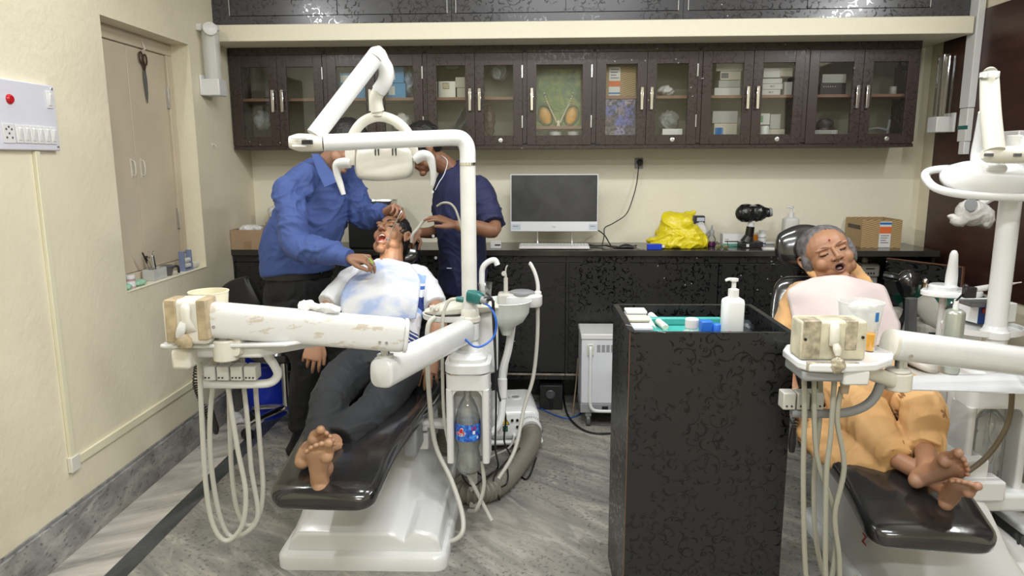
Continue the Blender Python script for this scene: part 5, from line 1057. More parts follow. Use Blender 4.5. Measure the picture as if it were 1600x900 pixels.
pz=at(1487,455,y=2.80).z; px_=at(1487,455,y=2.80).x
b=B(); b.rings([[Vector((px_+a*.115*math.cos(k*math.pi/18),2.80+a*.075*math.sin(k*math.pi/18),pz+z)) for k in range(36)] for a,z in ((.9,-.018),(1,-.014),(1,.0),(.95,.006))]); b.lathe([(.05,.004),(.052,.02),(.045,.026)],(px_-.03,2.81,pz)); b.ob('platform',M_WHT,u2,ang=40)
b=B(); b.lathe([(.022,.0),(.0215,.05),(.017,.10),(.0145,.135),(.009,.148),(.002,.151)],(px_-.006,2.80,pz+.012)); b.ob('filler_cover',M_WHT2,u2,ang=60)
b=B(); b.box(1.50,1.85,2.44,2.80,.24,.31); b.ob('unit_base',M_WHT,u2,bevel=.015,seg=3); b=B(); b.box(1.60,1.76,2.56,2.70,0,.24); b.ob('foot_post',M_DGREY,u2,bevel=.005)
B().box(1.60,1.625,2.4385,2.445,.265,.285).ob('power_switch',paint('green_switch',(.02,.20,.08),.4),u2)
for P_,y,r_ in (([(1582,590),(1578,650),(1560,690),(1535,720),(1500,745)],2.42,.009),): hose(P_,y,r_,'drain_hose',mat('brown_rubber',(.12,.09,.05),.5),u2)
b=B(); b.tube([at(a,c_,y=2.46) for a,c_ in ((1528,738),(1520,752),(1510,765))],.006); b.ob('hose_tail',M_LGREY,u2); b=B(); b.tube([at(a,c_,y=2.46) for a,c_ in ((1540,738),(1541,752),(1538,770))],.006); b.ob('hose_tail',M_LGREY,u2)
def plainbottle(name,label,cx,cy,z0,h,r):
    t=thing(name,label,'bottle',(cx,cy,z0)); pr=[(.15,0),(.7,.0),(.95,.04),(1,.1),(1,.30),(.96,.33),(1,.36),(1,.6),(.96,.63),(1,.66),(1,.80),(.85,.88),(.5,.95),(.25,1.)]
    B().lathe([(r*a,h*q) for a,q in pr],(cx,cy,z0),n=30).ob('bottle_wall',M_CLR,t,ang=60); return t
wb=plainbottle('water_bottle','clear plastic water bottle in the niche of the right dental unit',1.69,2.53,.318,.285,.052)
b=B(); b.tube([(1.69,2.53,.60),(1.675,2.51,.55),(1.68,2.51,.5),(1.705,2.51,.44),(1.70,2.52,.38)],.003); b.ob('pickup_tube',M_LGREY,wb)
b=B(); b.rings([[Vector((1.69+(.0525+k)*math.sin(R(a)),2.53-(.0525+k)*math.cos(R(a)),z)) for a,z in ((-70,.35),(-40,.35),(-10,.35),(-10,.41),(-40,.41),(-70,.41))] for k in (0,.001)]); b.ob('bottle_label',M_GREY,wb)
# lamp of the right unit
lp=thing('operating_lamp','white dental lamp with a wide loop handle above the woman, by the brown wall panel','lamp',(vx,vy,.92))
zt2=1.52
b=B(); b.cyl((vx,vy,.918),(vx,vy,1.42),.0345,n=28); b.ob('post',M_WHT,lp)
b=B(); b.tube([(vx,vy,1.42),(vx,vy,1.49),(vx+.01,vy,1.53),(vx+.05,vy-.01,1.548),(vx+.30,vy-.04,1.55)],.0345,n=22); b.ob('elbow_boom',M_WHT,lp)
b=B(); b.tube([(vx+.30,vy-.04,1.55,.034),(vx+.31,vy-.10,1.545,.034),(vx+.25,vy-.17,1.535,.032),(*at(1600,240,y=2.36),.030)],0,n=18); b.ob('return_boom',M_WHT,lp)
hb=at(1552,242,y=2.36)
b=B(); b.tube([(*at(1604,241,y=2.36),.029),(*at(1570,242,y=2.36),.028),(*at(1545,241,y=2.36),.027),(*at(1536,240,y=2.36),.016)],0,n=18); b.ob('hinge_housing',M_IVO,lp)
for a_ in (1546,1590): 
    q=at(a_,242,y=2.333); B().box(q.x-.014,q.x+.01,q.y-.006,q.y+.006,q.z-.005,q.z+.005).ob('hinge_slot',M_DGREY,lp,bevel=.001)
b=B(); b.tube([(*at(1554,236,y=2.35),.030),(*at(1548,180,y=2.40),.030),(*at(1546,122,y=2.45),.027),(*at(1546,115,y=2.455),.022)],0,n=22); b.ob('spring_arm',M_IVO,lp)
b=B(); q=at(1546,118,y=2.43); b.box(q.x-.022,q.x+.022,q.y-.006,q.y+.02,q.z-.01,q.z-.002); b.box(q.x-.022,q.x-.012,q.y-.02,q.y+.02,q.z-.01,q.z+.012); b.box(q.x+.012,q.x+.022,q.y-.02,q.y+.02,q.z-.01,q.z+.012); b.ob('arm_end',M_WHT,lp,bevel=.003)
b=B(); q=at(1584,222,y=2.40); b.cyl(q-Vector((0,0,.03)),q+Vector((0,0,.022)),.024); b.ob('swivel',M_WHT2,lp,bevel=.003)
b=B(); b.tube([(*at(1536,175,y=2.47),.014),(*at(1533,210,y=2.50),.02),(*at(1528,240,y=2.52),.022),(*at(1530,262,y=2.50),.028)],0,n=14); b.ob('yoke',M_WHT,lp)
cxh=at(1548,278,y=2.45); HMx=Matrix.Translation(cxh)@Matrix.Rotation(R(34),4,'X')@Matrix.Rotation(R(3),4,'Y')
def ringpts(a,b_,z,e=2.6,n=44):
    P=[]
    for k in range(n):
        c=math.cos(2*math.pi*k/n); s_=math.sin(2*math.pi*k/n); P.append(Vector((a*math.copysign(abs(c)**(2/e),c),b_*math.copysign(abs(s_)**(2/e),s_),z)))
    return P
b=B(); pts=ringpts(.205,.078,-.02,3.0); b.tube([(*p,.0135) for p in pts+[pts[0]]],0,n=12,sm=0,cap=False); b.v=[HMx@v for v in b.v]; b.ob('loop_handle',M_WHT,lp)
b=B(); b.rings([ringpts(.155,.070,-.028),ringpts(.162,.074,-.012),ringpts(.155,.068,.012),ringpts(.125,.05,.034),ringpts(.07,.03,.046),ringpts(.02,.01,.048)]); b.v=[HMx@v for v in b.v]; b.ob('lamp_head',M_WHT,lp,ang=70)
b=B(); b.box(-.055,.02,-.03,.045,.02,.062); b.v=[HMx@v for v in b.v]; b.ob('head_bracket',M_WHT2,lp,bevel=.012,seg=3)
b=B(); q=at(1549,305,y=2.40); b.box(q.x-.008,q.x+.008,q.y-.004,q.y+.004,q.z-.003,q.z+.003); b.ob('badge',M_BLK,lp,bevel=.001)
# ================================================================ suction motor and hose on the floor (left unit)
sm_=thing('suction_motor_box','white suction motor box on the floor with a warning triangle and green switch','suction motor',(0,3.72,0))
P1=at(776,706,z=.04); P2=at(850,712,z=.04)
SM=Matrix.Translation((.068,3.55,0))@Matrix.Rotation(R(7),4,'Z')
b=B(); b.rings([[SM@Vector(p) for p in ((-.29,0,.03),(0,0,.03),(0,.40,.03),(-.29,.40,.03))],[SM@Vector(p) for p in ((-.29,0,.055),(0,0,.055),(0,.40,.055),(-.29,.40,.055))]]); b.ob('base_tray',M_WHT,sm_,bevel=.012,seg=3)
b=B(); b.rings([[SM@Vector(p) for p in ((-.28,.008,.055),(-.01,.008,.055),(-.01,.39,.055),(-.28,.39,.055))],[SM@Vector(p) for p in ((-.275,.015,.19),(-.02,.015,.19),(-.02,.38,.19),(-.275,.38,.19))],[SM@Vector(p) for p in ((-.265,.04,.225),(-.04,.04,.225),(-.04,.36,.225),(-.265,.36,.225))]]); b.ob('cover',M_WHT,sm_,bevel=.028,seg=4,ang=60)
for x,y in((-.27,.03),(-.03,.03),(-.03,.37),(-.27,.37)): B().cyl(SM@Vector((x,y,0)),SM@Vector((x,y,.031)),.014).ob('foot',M_BLK,sm_)
b=B(); b.lathe([(.038,0),(.036,.006),(.026,.006),(.024,.002),(.0,.002)],SM@Vector((-.13,.20,.225)),n=26); b.ob('filler_ring',M_WHT2,sm_); 
b=B(); b.lathe([(.02,0),(.02,.003)],SM@Vector((-.13,.20,.2275))); b.ob('filler_plug',M_GREY,sm_)
fd=SM.to_3x3()@Vector((0,-1,0)); 
def onf(x,z,dy=0): return SM@Vector((x,.012-dy,z))
b=B(); b.lathe([(.058,0),(.058,.008),(.05,.02),(.047,.02)],onf(-.068,.115),fd,n=30,cap=False); b.lathe([(.047,0),(.047,.018)],onf(-.068,.115),fd,n=30); b.ob('hose_collar',M_WHT2,sm_)
b=B(); 
for k in range(22):
    a=R(-20+220*k/21); x=-.068+.066*math.cos(a); z=.115+.066*math.sin(a); q=onf(x,z,.0); b.lathe([(.0022,0),(.0022,.002)],q,fd,6)
b.ob('vent_dots',M_BLK,sm_)
b=B(); 
for x,z in ((-.165,.165),(-.138,.165),(-.138,.128)): b.lathe([(.0075,0),(.0075,.006),(.003,.006)],onf(x,z),fd,12)
b.ob('sockets',M_BLK,sm_); b=B(); b.lathe([(.01,0),(.01,.02),(.006,.026)],onf(-.155,.085),fd,14); b.ob('nozzle',M_WHT2,sm_)
yl=paint('warning_yellow',(.75,.5,.02),.4)
def onfp(pts,k0,k1): 
    b=B(); return b.rings([[onf(x,z,k0) for x,z in pts],[onf(x,z,k1) for x,z in pts]])
wt_=onfp([(-.226,.142),(-.178,.142),(-.202,.186)],.0,.0015).ob('warning_sign',M_BLK,sm_,smooth=False)
onfp([(-.221,.145),(-.183,.145),(-.202,.180)],.0015,.0022).ob('sign_face',yl,wt_,smooth=False)
onfp([(-.199,.172),(-.206,.160),(-.201,.160),(-.2045,.149),(-.196,.163),(-.2005,.163)],.0022,.0028).ob('bolt_mark',M_BLK,wt_,smooth=False)
gs=onfp([(-.215,.105),(-.189,.105),(-.189,.136),(-.215,.136)],.0,.003).ob('switch_frame',M_BLK,sm_,smooth=False); onfp([(-.211,.109),(-.193,.109),(-.193,.132),(-.211,.132)],.003,.006).ob('green_switch',paint('green_switch',(.02,.20,.08),.4),gs,smooth=False)
# corrugated hose: ribbed tube from collar to the unit
def ribbed(name,label,cat,pts,r,m,pitch=.019,amp=.009,loc=None):
    P=[Vector(p) for p in spl([tuple(p) for p in pts],30)]; L=[0]
    for i in range(1,len(P)): L.append(L[-1]+(P[i]-P[i-1]).length)
    N=int(L[-1]/pitch)*4; out=[]; j=0
    for k in range(N+1):
        s_=L[-1]*k/N
        while j<len(L)-2 and L[j+1]<s_: j+=1
        f_=(s_-L[j])/max(1e-9,L[j+1]-L[j]); p=P[j].lerp(P[j+1],f_); out.append((*p,r+amp*(0,.8,1,.2)[k%4]-amp*.5))
    b=B(); b.tube(out,0,n=22,sm=0); o=b.ob(name,m,None,ang=14); return tag(o,label,cat)
HOSE=mat('grey_ribbed_hose',(.20,.185,.15),.45)
ribbed('corrugated_hose','thick grey ribbed suction hose curving on the floor beside the left chair base','hose',[onf(-.068,.115,.02),onf(-.085,.085,.12),at(800,735,z=.055),at(765,765,z=.052),at(725,768,z=.055),at(706,745,z=.058),Vector((-.42,3.13,.10)),Vector((-.40,3.15,.20)),Vector((-.37,3.14,.29))],.048,HOSE)
# loose cables near it
def cable(name,label,P,r,m,cat='cable'):
    b=B(); b.tube(P,r,n=8,sm=6); return tag(b.ob(name,m),label,cat)
cable('power_cable','thin black cable hanging from the green handpiece down past the suction motor',[at(760,458,y=2.70),at(769,468,y=2.68),at(770,490,y=2.7),at(772,530,y=2.8),at(778,610,y=2.95),at(790,650,y=3.05),at(788,690,y=3.1),at(800,715,z=.12),at(806,735,z=.01),at(824,748,z=.008),at(838,715,z=.008)],.0042,M_BLK)
cable('power_cable','thin black cable running straight down beside the left unit body',[at(771,470,y=2.74),at(774,540,y=2.80),at(775,640,y=2.82),at(774,700,y=2.86),at(778,730,z=.05),at(760,745,z=.11),at(742,735,z=.12)],.0042,M_BLK)
cable('power_cable','tangled black cable lying over the ribbed suction hose',[at(735,728,z=.13),at(722,742,z=.14),at(738,760,z=.13),at(760,745,z=.12),at(790,730,z=.12),at(792,755,z=.11),at(776,765,z=.02),at(781,780,z=.01),at(772,745,z=.11),at(812,700,z=.12)],.0038,M_BLK)
cable('suction_tube','thin grey tube looping from the suction motor nozzle under the left unit',[onf(-.155,.085,.02),at(795,700,z=.09),at(765,715,z=.12),at(745,732,z=.10),at(728,742,z=.12)],.0055,M_LGREY,'tube')
cable('power_cable','black cable curving over the floor between the suction motor and white cabinet',[at(880,610,z=.02),at(882,630,z=.008),at(888,650,z=.008),at(905,668,z=.008),at(930,677,z=.008),at(972,676,z=.008)],.006,M_BLK)
cable('network_cable','thin blue cable on the floor behind the suction motor',[at(800,618,z=.006),at(830,632,z=.006),at(878,652,z=.006),at(900,650,z=.006),at(912,640,z=.006)],.004,paint('blue_cable',(.03,.12,.45),.4))
cable('power_cable','brown cable hanging beside the left side of the white cabinet',[at(903,560,y=4.08),at(900,600,y=4.1),at(897,628,y=4.05),at(895,650,z=.01)],.004,mat('brown_cable',(.22,.17,.10),.5))
# green connector with blue tube on the ring tray
g_=thing('scaler_handpiece','teal green scaler handpiece box with blue tube lying on the left ring tray','handpiece',at(745,470,y=2.72))
TEAL=paint('teal_plastic',(.015,.13,.12),.35)
b=B(); q=at(745,465,y=2.74); b.loft([(q.x-.03,q.y+.02,q.z+.004,.022,.026),(q.x,q.y,q.z,.022,.026),(q.x+.022,q.y-.01,q.z-.006,.018,.02)],up=(0,0,1),e=3.2,n=20); b.ob('connector_body',TEAL,g_)
b=B(); q=at(753,468,y=2.715); b.cyl(q,q+Vector((.022,-.012,-.004)),.014); b.ob('plug_collar',M_GREY,g_); b=B(); q=at(760,467,y=2.705); b.cyl(q-Vector((.01,0,0)),q+Vector((.02,0,-.001)),.008); b.ob('plug',M_BLK,g_)
b=B(); b.tube([at(a,c_,y=y) for a,c_,y in ((755,474,2.71),(766,480,2.69),(775,500,2.68),(772,525,2.68),(755,540,2.66),(740,541,2.64),(727,530,2.63))],.0042,n=8); b.ob('blue_tube',paint('blue_tube',(.02,.12,.55),.35),g_)
b=B(); q=at(713,467,y=2.72); b.cyl(q,q+Vector((.028,0,-.004)),.011); b.ob('hose_coupling',TEAL,g_)
b=B(); b.tube([at(a,c_,y=2.71) for a,c_ in ((712,467),(703,469),(697,478),(692,495),(691,540),(693,640),(700,690))],.0068,n=8); b.ob('hose',M_LGREY,g_)
# glass of water
q=at(758,445,y=2.93); gl=tumbler('water_glass','clear disposable glass of water beside the white cup filler tap','glass',Vector((q.x,2.93,.915)),.022,.030,.085,M_CLR)
b=B(); b.lathe([(.02,.008),(.026,.055)],(q.x,2.93,.915),n=24); b.ob('water',MC['cloudy_water'],gl)
# ================================================================ floor items at the back
_nb=len(bpy.data.objects); w_=thing('sterilizer_cabinet','white wheeled cabinet with slotted vents and a bent tube handle, left of the black box','cabinet',(.43,4.10,0))
b=B(); b.box(.285,.62,4.0,4.26,.14,.545); b.ob('cabinet_body',mat('cool_white_metal',(.66,.68,.72),.35),w_,bevel=.006)
B().box(.283,.622,3.998,4.262,.085,.14).ob('lower_panel',M_GREY,w_,bevel=.004); B().box(.281,.624,3.995,4.262,.515,.548).ob('top_lid',M_WHT2,w_,bevel=.006)
b=B(); 
for k in range(9): b.box(.372+k*.026,.390+k*.026,3.997,4.002,.445,.485)
b.ob('vent_slots',M_GREY,w_,smooth=False)
b=B(); b.tube([(.335,3.995,.47),(.333,3.975,.46),(.333,3.972,.30),(.335,3.972,.16),(.352,3.972,.115),(.40,3.972,.105),(.56,3.972,.105)],.0095,n=12); b.ob('tube_handle',M_WHT,w_)
b=B(); b.box(.318,.352,3.988,4.0,.425,.49); b.ob('handle_mount',M_IVO,w_,bevel=.003); b=B(); b.box(.328,.342,3.984,3.99,.455,.485); b.ob('mount_slot',M_BLK,w_)
b=B(); b.box(.405,.44,3.996,4.0,.105,.125); b.ob('power_inlet',M_BLK,w_); b=B(); [b.lathe([(.009,0),(.009,.006)],(x,3.998,.115),(0,-1,0),12) for x in(.465,.495)]; b.ob('jacks',M_BLK,w_)
for x,y in((.33,4.03),(.58,4.03),(.33,4.22),(.58,4.22)):
    cw=B().cyl((x-.012,y,.035),(x+.012,y,.035),.035,n=20).ob('caster',M_DGREY,w_,bevel=.004); B().box(x-.018,x+.018,y-.02,y+.02,.06,.086).ob('caster_fork',M_GREY,cw,bevel=.003)
b=B(); b.box(.0,.002,.0,.002,.0,.002) if 0 else None
bt=thing('transformer_box','small black box with a round socket under the worktop behind the suction motor','transformer',(.12,4.25,0))
b=B(); b.box(.055,.195,4.16,4.36,0.0,.155); b.ob('casing',mat('black_painted_steel',(.014,.014,.015),.45,var=.3,vscale=20),bt,bevel=.004)
b=B(); b.lathe([(.028,0),(.028,.008),(.022,.012),(.02,.006),(.006,.006),(.006,.012)],(.12,4.16,.10),(0,-1,0),22); b.ob('round_socket',M_DGREY,bt); b=B(); b.cyl((.12,4.15,.072),(.13,4.15,.02),.008); b.ob('plug',M_BLK,bt)
bpy.data.objects['sterilizer_cabinet'].location.y-=.12
# stool behind the left tray
so=thing('operator_stool','black operator stool with chrome five-star base on casters beside the doctor','stool',(-1.40,3.86,0))
sc=Vector((-1.40,3.86,0))
for k in range(5):
    a=R(159+72*k); d=Vector((math.cos(a),math.sin(a),0)); b=B(); b.tube([(*(sc+Vector((0,0,.12))),.018),(*(sc+d*.14+Vector((0,0,.10))),.016),(*(sc+d*.25+Vector((0,0,.075))),.012)],0); lg=b.ob('leg',M_CHR,so)
    c_=sc+d*.25; e_=Vector((-d.y,d.x,0)); b=B(); b.cyl(c_-e_*.022+Vector((0,0,.03)),c_+e_*.022+Vector((0,0,.03)),.03,n=18); b.ob('caster',M_BLK,lg,bevel=.004)
B().cyl(sc+Vector((0,0,.10)),sc+Vector((0,0,.42)),.022).ob('gas_column',M_CHR,so)
b=B(); b.lathe([(.17,.42),(.185,.435),(.19,.47),(.17,.50),(.0,.505)],sc); b.ob('seat',M_VIN,so)
b=B(); b.loft([(*at(350,470,y=3.78),.03,.06),(*at(368,462,y=3.76),.035,.085),(*at(392,458,y=3.74),.035,.095),(*at(400,455,y=3.735),.02,.08)],up=(0,0,1),e=3,n=24); b.ob('backrest',mat('black_matt_vinyl',(.015,.015,.016),.4),so)
b=B(); b.tube([sc+Vector((.0,-.1,.44)),sc+Vector((.02,-.19,.60)),at(378,480,y=3.76)],.014); b.ob('back_bar',M_CHR,so)
bn=thing('waste_bin','royal blue plastic waste bin on the floor behind the hanging hoses','bin',(-1.42,4.22,0)) if 0 else thing('waste_bin','royal blue plastic waste bin on the floor behind the hanging hoses','bin',(-1.585,4.06,0))
c_=Vector(OFF[bn.name]); BLU=paint('royal_blue_plastic',(.008,.03,.42),.4); B().lathe([(.105,0),(.125,.22),(.135,.32),(.142,.325),(.142,.335),(.132,.335),(.12,.25),(.10,.01),(0,.01)],c_,n=30).ob('bin_body',BLU,bn,ang=50); 
q=thing('paper_scrap','crumpled white plastic on the floor in front of the blue bin','plastic scrap',(c_.x-.13,c_.y-.16,0)); b=B(); b.ell((c_.x-.13,c_.y-.16,.035),(.03,.03,.035)); b.ell((c_.x-.12,c_.y-.16,.015),(.045,.03,.016)); finish(remesh(b,.006,1,wr(.012,22)),'crumpled_film',[mat('milky_film',(.75,.76,.76),.3,alpha=.75)],OFF[q.name],q)
# ================================================================ black open-topped box stand with its contents
bx=thing('box_stand','tall black floral laminate stand with an open tray top in the foreground','stand',(.545,2.31,0))
X0,X1,Y0,Y1,ZT=.298,.792,2.09,2.525,.992; w_=.018
b=B(); b.box(X0,X1,Y0,Y0+w_,0,ZT); b.ob('front_panel',M_LAM,bx,smooth=False); b=B(); b.box(X0,X1,Y1-w_,Y1,0,ZT); b.ob('back_panel',M_LAM,bx,smooth=False)
for x in (X0,X1-w_): b=B(); b.box(x,x+w_,Y0+w_,Y1-w_,0,ZT); b.ob('side_panel',M_LAM,bx,smooth=False)
ZI=.915; b=B(); b.box(X0+w_,X1-w_,Y0+w_,Y1-w_,ZI-.016,ZI); b.ob('tray_floor',M_LAM,bx,smooth=False)
b=B(); b.box(X0-.0008,X0+.0012,Y0-.0008,Y0+.0012,.0,ZT+.001); b.ob('raw_edge',M_EDGE,bx,smooth=False)
def pump_bottle(name,label,c,r,h,m,pm_,k=1.,cat='bottle',ry=.8):
    t=thing(name,label,cat,c); c=Vector(c); b=B(); rs=[]
    for a,z in ((.85,0),(1,.006),(1,h*.90),(.93,h*.95),(.6,h*.99),(.45,h)):
        rs.append([c+Vector((math.copysign(abs(math.cos(q))**.6,math.cos(q))*r*a,math.copysign(abs(math.sin(q))**.6,math.sin(q))*r*ry*a,z)) for q in [2*math.pi*j/32 for j in range(32)]])
    b.rings(rs); b.ob('bottle_body',m,t,ang=60)
    b=B(); b.lathe([(.0165*k,h-.002),(.0165*k,h+.024*k),(.009*k,h+.027*k),(.005*k,h+.03*k),(.0045*k,h+.045*k)],c); b.ob('collar',pm_,t)
    b=B(); b.lathe([(.007*k,h+.03*k),(.007*k,h+.048*k),(.013*k,h+.05*k),(.013*k,h+.058*k),(.004*k,h+.06*k)],c); z=c.z+h+.055*k; b.tube([(c.x,c.y,z,.0055*k),(c.x-.018*k,c.y-.004,z+.001,.005*k),(c.x-.028*k,c.y-.006,z-.003*k,.004*k)],0,n=10); b.ob('pump',pm_,t)
    return t
q=at(1143,516,y=2.20); pb_=pump_bottle('sanitizer_bottle','tall white pump bottle of sanitizer standing in the black box stand',(q.x,2.20,ZI+.001),.034,.165,mat('white_translucent_plastic',(.78,.80,.80),.3,sss=.1),M_WHT2)
B().ell((q.x-.012,2.1735,ZI+.055),(.009,.002,.008),nu=12,nv=8).ob('red_logo',paint('faded_red',(.45,.18,.18),.5),pb_)
q=at(1081,505,y=2.19); sb=thing('small_bottle','small clear bottle with a ribbed white cap in the black box stand','bottle',(q.x,2.19,ZI)); b=B(); b.lathe([(.02,0),(.028,.004),(.028,.055),(.018,.068),(.017,.072)],(q.x,2.19,ZI)); b.ob('bottle_wall',M_FRO,sb); b=B(); b.lathe([(.021,.070),(.021,.096),(.018,.099),(.0,.1)],(q.x,2.19,ZI),n=24); b.ob('cap',M_WHT2,sb,ang=40)
BC=paint('bright_blue_cap',(.02,.14,.62),.35)
for u_,y,r,h,lab in ((1103,2.16,.0175,.099,'square bright blue capped jar next to the small bottle in the black stand'),(1120,2.15,.013,.092,'smaller round bright blue capped vial touching the white pump bottle')):
    q=at(u_,505,y=y); t=thing('blue_capped_jar' if r>.015 else 'blue_capped_vial',lab,'jar',(q.x,y,ZI)); 
    b=B(); b.lathe([(r*.9,0),(r,.004),(r,h-.035)],(q.x,y,ZI)); b.ob('jar_body',M_WHT2,t)
    b=B()
    if r>.015: b.box(q.x-r,q.x+r,y-r,y+r,ZI+h-.036,ZI+h)
    else: b.lathe([(r,h-.036),(r,h-.003),(r*.85,h)],(q.x,y,ZI))
    b.ob('cap',BC,t,bevel=.003)
cl_=[('white_case','white plastic case, topmost of the stack at the left of the black stand',(.76,.77,.78)),('white_case','dirty ivory plastic case, second of the stack in the black stand',(.60,.58,.48)),('white_case','pale grey plastic case, third of the stack in the black stand',(.55,.58,.60)),('white_case','pale blue plastic case, bottom of the stack in the black stand',(.48,.56,.62))]
z=ZI+.001
for k,(nm_,lb_,c3) in enumerate(cl_[::-1]):
    x=X0+.022+.001*k; yy=2.16+.068*k; hh_=.052+.012*k*0; t=thing(nm_,lb_,'case',(x+.035,yy+.03,ZI),'plastic cases at the left of the black stand')
    top=ZI+.048+.012*k; mm_=mat('case_%d'%k,c3,.35,var=.08,vscale=14); b=B(); b.box(x,x+.070,yy,yy+.065,ZI+.001,top-.012); b.ob('case_bottom',mm_,t,bevel=.003); b=B(); b.box(x-.001+.0015,x+.071,yy,yy+.066,top-.010,top); b.ob('case_lid',mm_,t,bevel=.003)
for k,(a0,c0_,a1,c1_,lab) in enumerate(((1018,494,1040,512,'white plastic tube lying in the black stand beside the teal pouch'),(1012,500,1020,513,'short grey-white tube between the cases and the teal pouch'))):
    p=at(a0,c0_,z=.955); p2=at(a1,c1_,z=.945); t=thing('plastic_tube',lab,'tube',p); b=B(); b.cyl(p,p2,.012); b.ob('tube_body',M_IVO,t,bevel=.003); d=(p2-p).normalized(); b=B(); b.cyl(p-d*.01,p+d*.012,.0128); b.ob('tube_cap',M_WHT2,t,bevel=.002); b=B(); b.box(min(p.x,p2.x),max(p.x,p2.x),2.2,2.3,.0,.001) if 0 else None
tt=thing('teal_pouch','flat teal green plastic tray lying across the inside of the black stand','tray',(.50,2.32,ZI)); b=B(); b.box(.40,.66,2.22,2.44,ZI+.002,ZI+.022); b.box(.40,.66,2.42,2.44,ZI+.022,ZI+.05); b.box(.40,.415,2.22,2.42,ZI+.022,ZI+.04); b.ob('tray_body',paint('teal_pouch',(.06,.36,.33),.35),tt,bevel=.006,seg=3)
tt=thing('black_pouch','black crumpled pouch in the right corner of the black stand','pouch',(.71,2.35,ZI)); b=B(); b.ell((.71,2.38,ZI+.025),(.05,.06,.028)); b.ell((.70,2.30,ZI+.02),(.03,.05,.02)); finish(remesh(b,.006,2,wr(.006,20)),'pouch_body',[mat('dark_pouch',(.02,.025,.03),.4)],OFF[tt.name],tt)

text('Z',.05,Matrix.Translation((BR.translation.x-.287*1.06-.0015,2.33,.19))@Matrix.Rotation(R(-90),4,'Z')@Matrix.Rotation(R(90),4,'X'),paint('red_print',(.45,.02,.02),.5),chair_r,'logo',bold=True)
# ================================================================ left wall things
xw_=XL
def lw(u,v): p=at(u,v,x=XL); return p.y,p.z
sb_=thing('switchboard','white switchboard with a red indicator and a row of rocker switches on the left wall','switchboard',(XL,2.45,1.54))
ya,yb,za,zb=2.22,2.69,1.545,1.782
PLM=mat('white_switch_plate',(.66,.66,.74),.3)
B().box(XL,XL+.022,ya,yb,za,zb).ob('plate',PLM,sb_,bevel=.004)
def swi(y,z,w,h,name='switch',s=1):
    o=B().box(XL+.022,XL+.026,y-w/2,y+w/2,z-h/2,z+h/2).ob(name,M_WHT2,sb_,bevel=.001)
    return o
for k in range(6):
    y=2.655-k*.036; o=swi(y,1.60,.033,.062); 
    m_=Matrix.Translation((XL+.026,y,1.60))@Matrix.Rotation(R(8),4,'Y'); B().box(-.003,.006,-.008,.008,-.022,.022,m_).ob('rocker',M_WHT2,o,bevel=.002)
o=swi(2.425,1.60,.055,.065,'socket'); b=B(); [b.lathe([(.004,0),(.004,.001)],(XL+.0262,2.425+dy,1.60+dz),(1,0,0),8) for dy,dz in((-.013,.014),(.013,.014),(0,.0),(-.013,-.014),(.013,-.014),(0,.022))]; b.ob('socket_holes',M_DGREY,o)
o=swi(2.655,1.73,.033,.062); B().box(-.003,.006,-.008,.008,-.022,.022,Matrix.Translation((XL+.026,2.655,1.73))@Matrix.Rotation(R(8),4,'Y')).ob('rocker',M_WHT2,o,bevel=.002)
b=B(); b.lathe([(.017,0),(.017,.004),(.012,.01)],(XL+.022,2.45,1.715),(1,0,0),18); b.ob('indicator_lamp',paint('red_lens',(.45,.01,.015),.2),sb_)
for y,z in ((2.675,1.56),(2.675,1.77)): B().lathe([(.005,0),(.004,.003)],(XL+.022,y,z),(1,0,0),10).ob('screw',M_STL,sb_)
TRK=mat('cream_trunking',(.74,.70,.52),.4)
tk=thing('cable_trunking','cream cable trunking dropping from the switchboard then running along the left wall','cable trunking',(XL,2.58,.33))
b=B(); b.box(XL,XL+.014,2.560,2.586,.345,1.544); b.ob('vertical_duct',TRK,tk,bevel=.002); b=B(); b.box(XL,XL+.012,2.60,4.2,.325,.360); b.ob('horizontal_duct',TRK,tk,bevel=.002); b=B(); b.box(XL,XL+.019,2.55,2.605,.310,.372); b.ob('corner_box',M_IVO,tk,bevel=.003)
# scissors on a hook
sc_=thing('scissors','long black shears hanging from a hook on the cream shutter','scissors',(XL-ND+.012,3.575,1.78)); x_=XL-ND+.010
b=B(); b.box(x_-.009,x_-.004,3.555,3.578,2.05,2.12); b.tube([(x_-.004,3.566,2.10),(x_+.012,3.566,2.06),(x_+.016,3.566,2.045),(x_+.006,3.566,2.04)],.003); b.ob('hook',M_IVO,sc_)
b=B()
for s,(cy,cz) in ((-1,(3.555,2.005)),(1,(3.590,1.998))): b.tube([(x_,cy+.016*math.cos(R(30*k)),cz+.026*math.sin(R(30*k))) for k in range(13)],.0042,n=8,sm=1)
b.tube([(x_,3.560,1.98),(x_,3.578,1.94)],.005,n=8); b.tube([(x_,3.588,1.973),(x_,3.574,1.94)],.005,n=8); b.ob('handles',mat('rusty_brown_metal',(.09,.055,.045),.4,.6),sc_)
b=B(); b.rings([[Vector((x_+dx,y,z)) for y,z in ((3.567,1.945),(3.584,1.945),(3.590,1.90),(3.588,1.84),(3.578,1.79),(3.570,1.84),(3.565,1.90))] for dx in (-.003,.003)]); b.ob('blades',M_DGREY,sc_,bevel=.001)
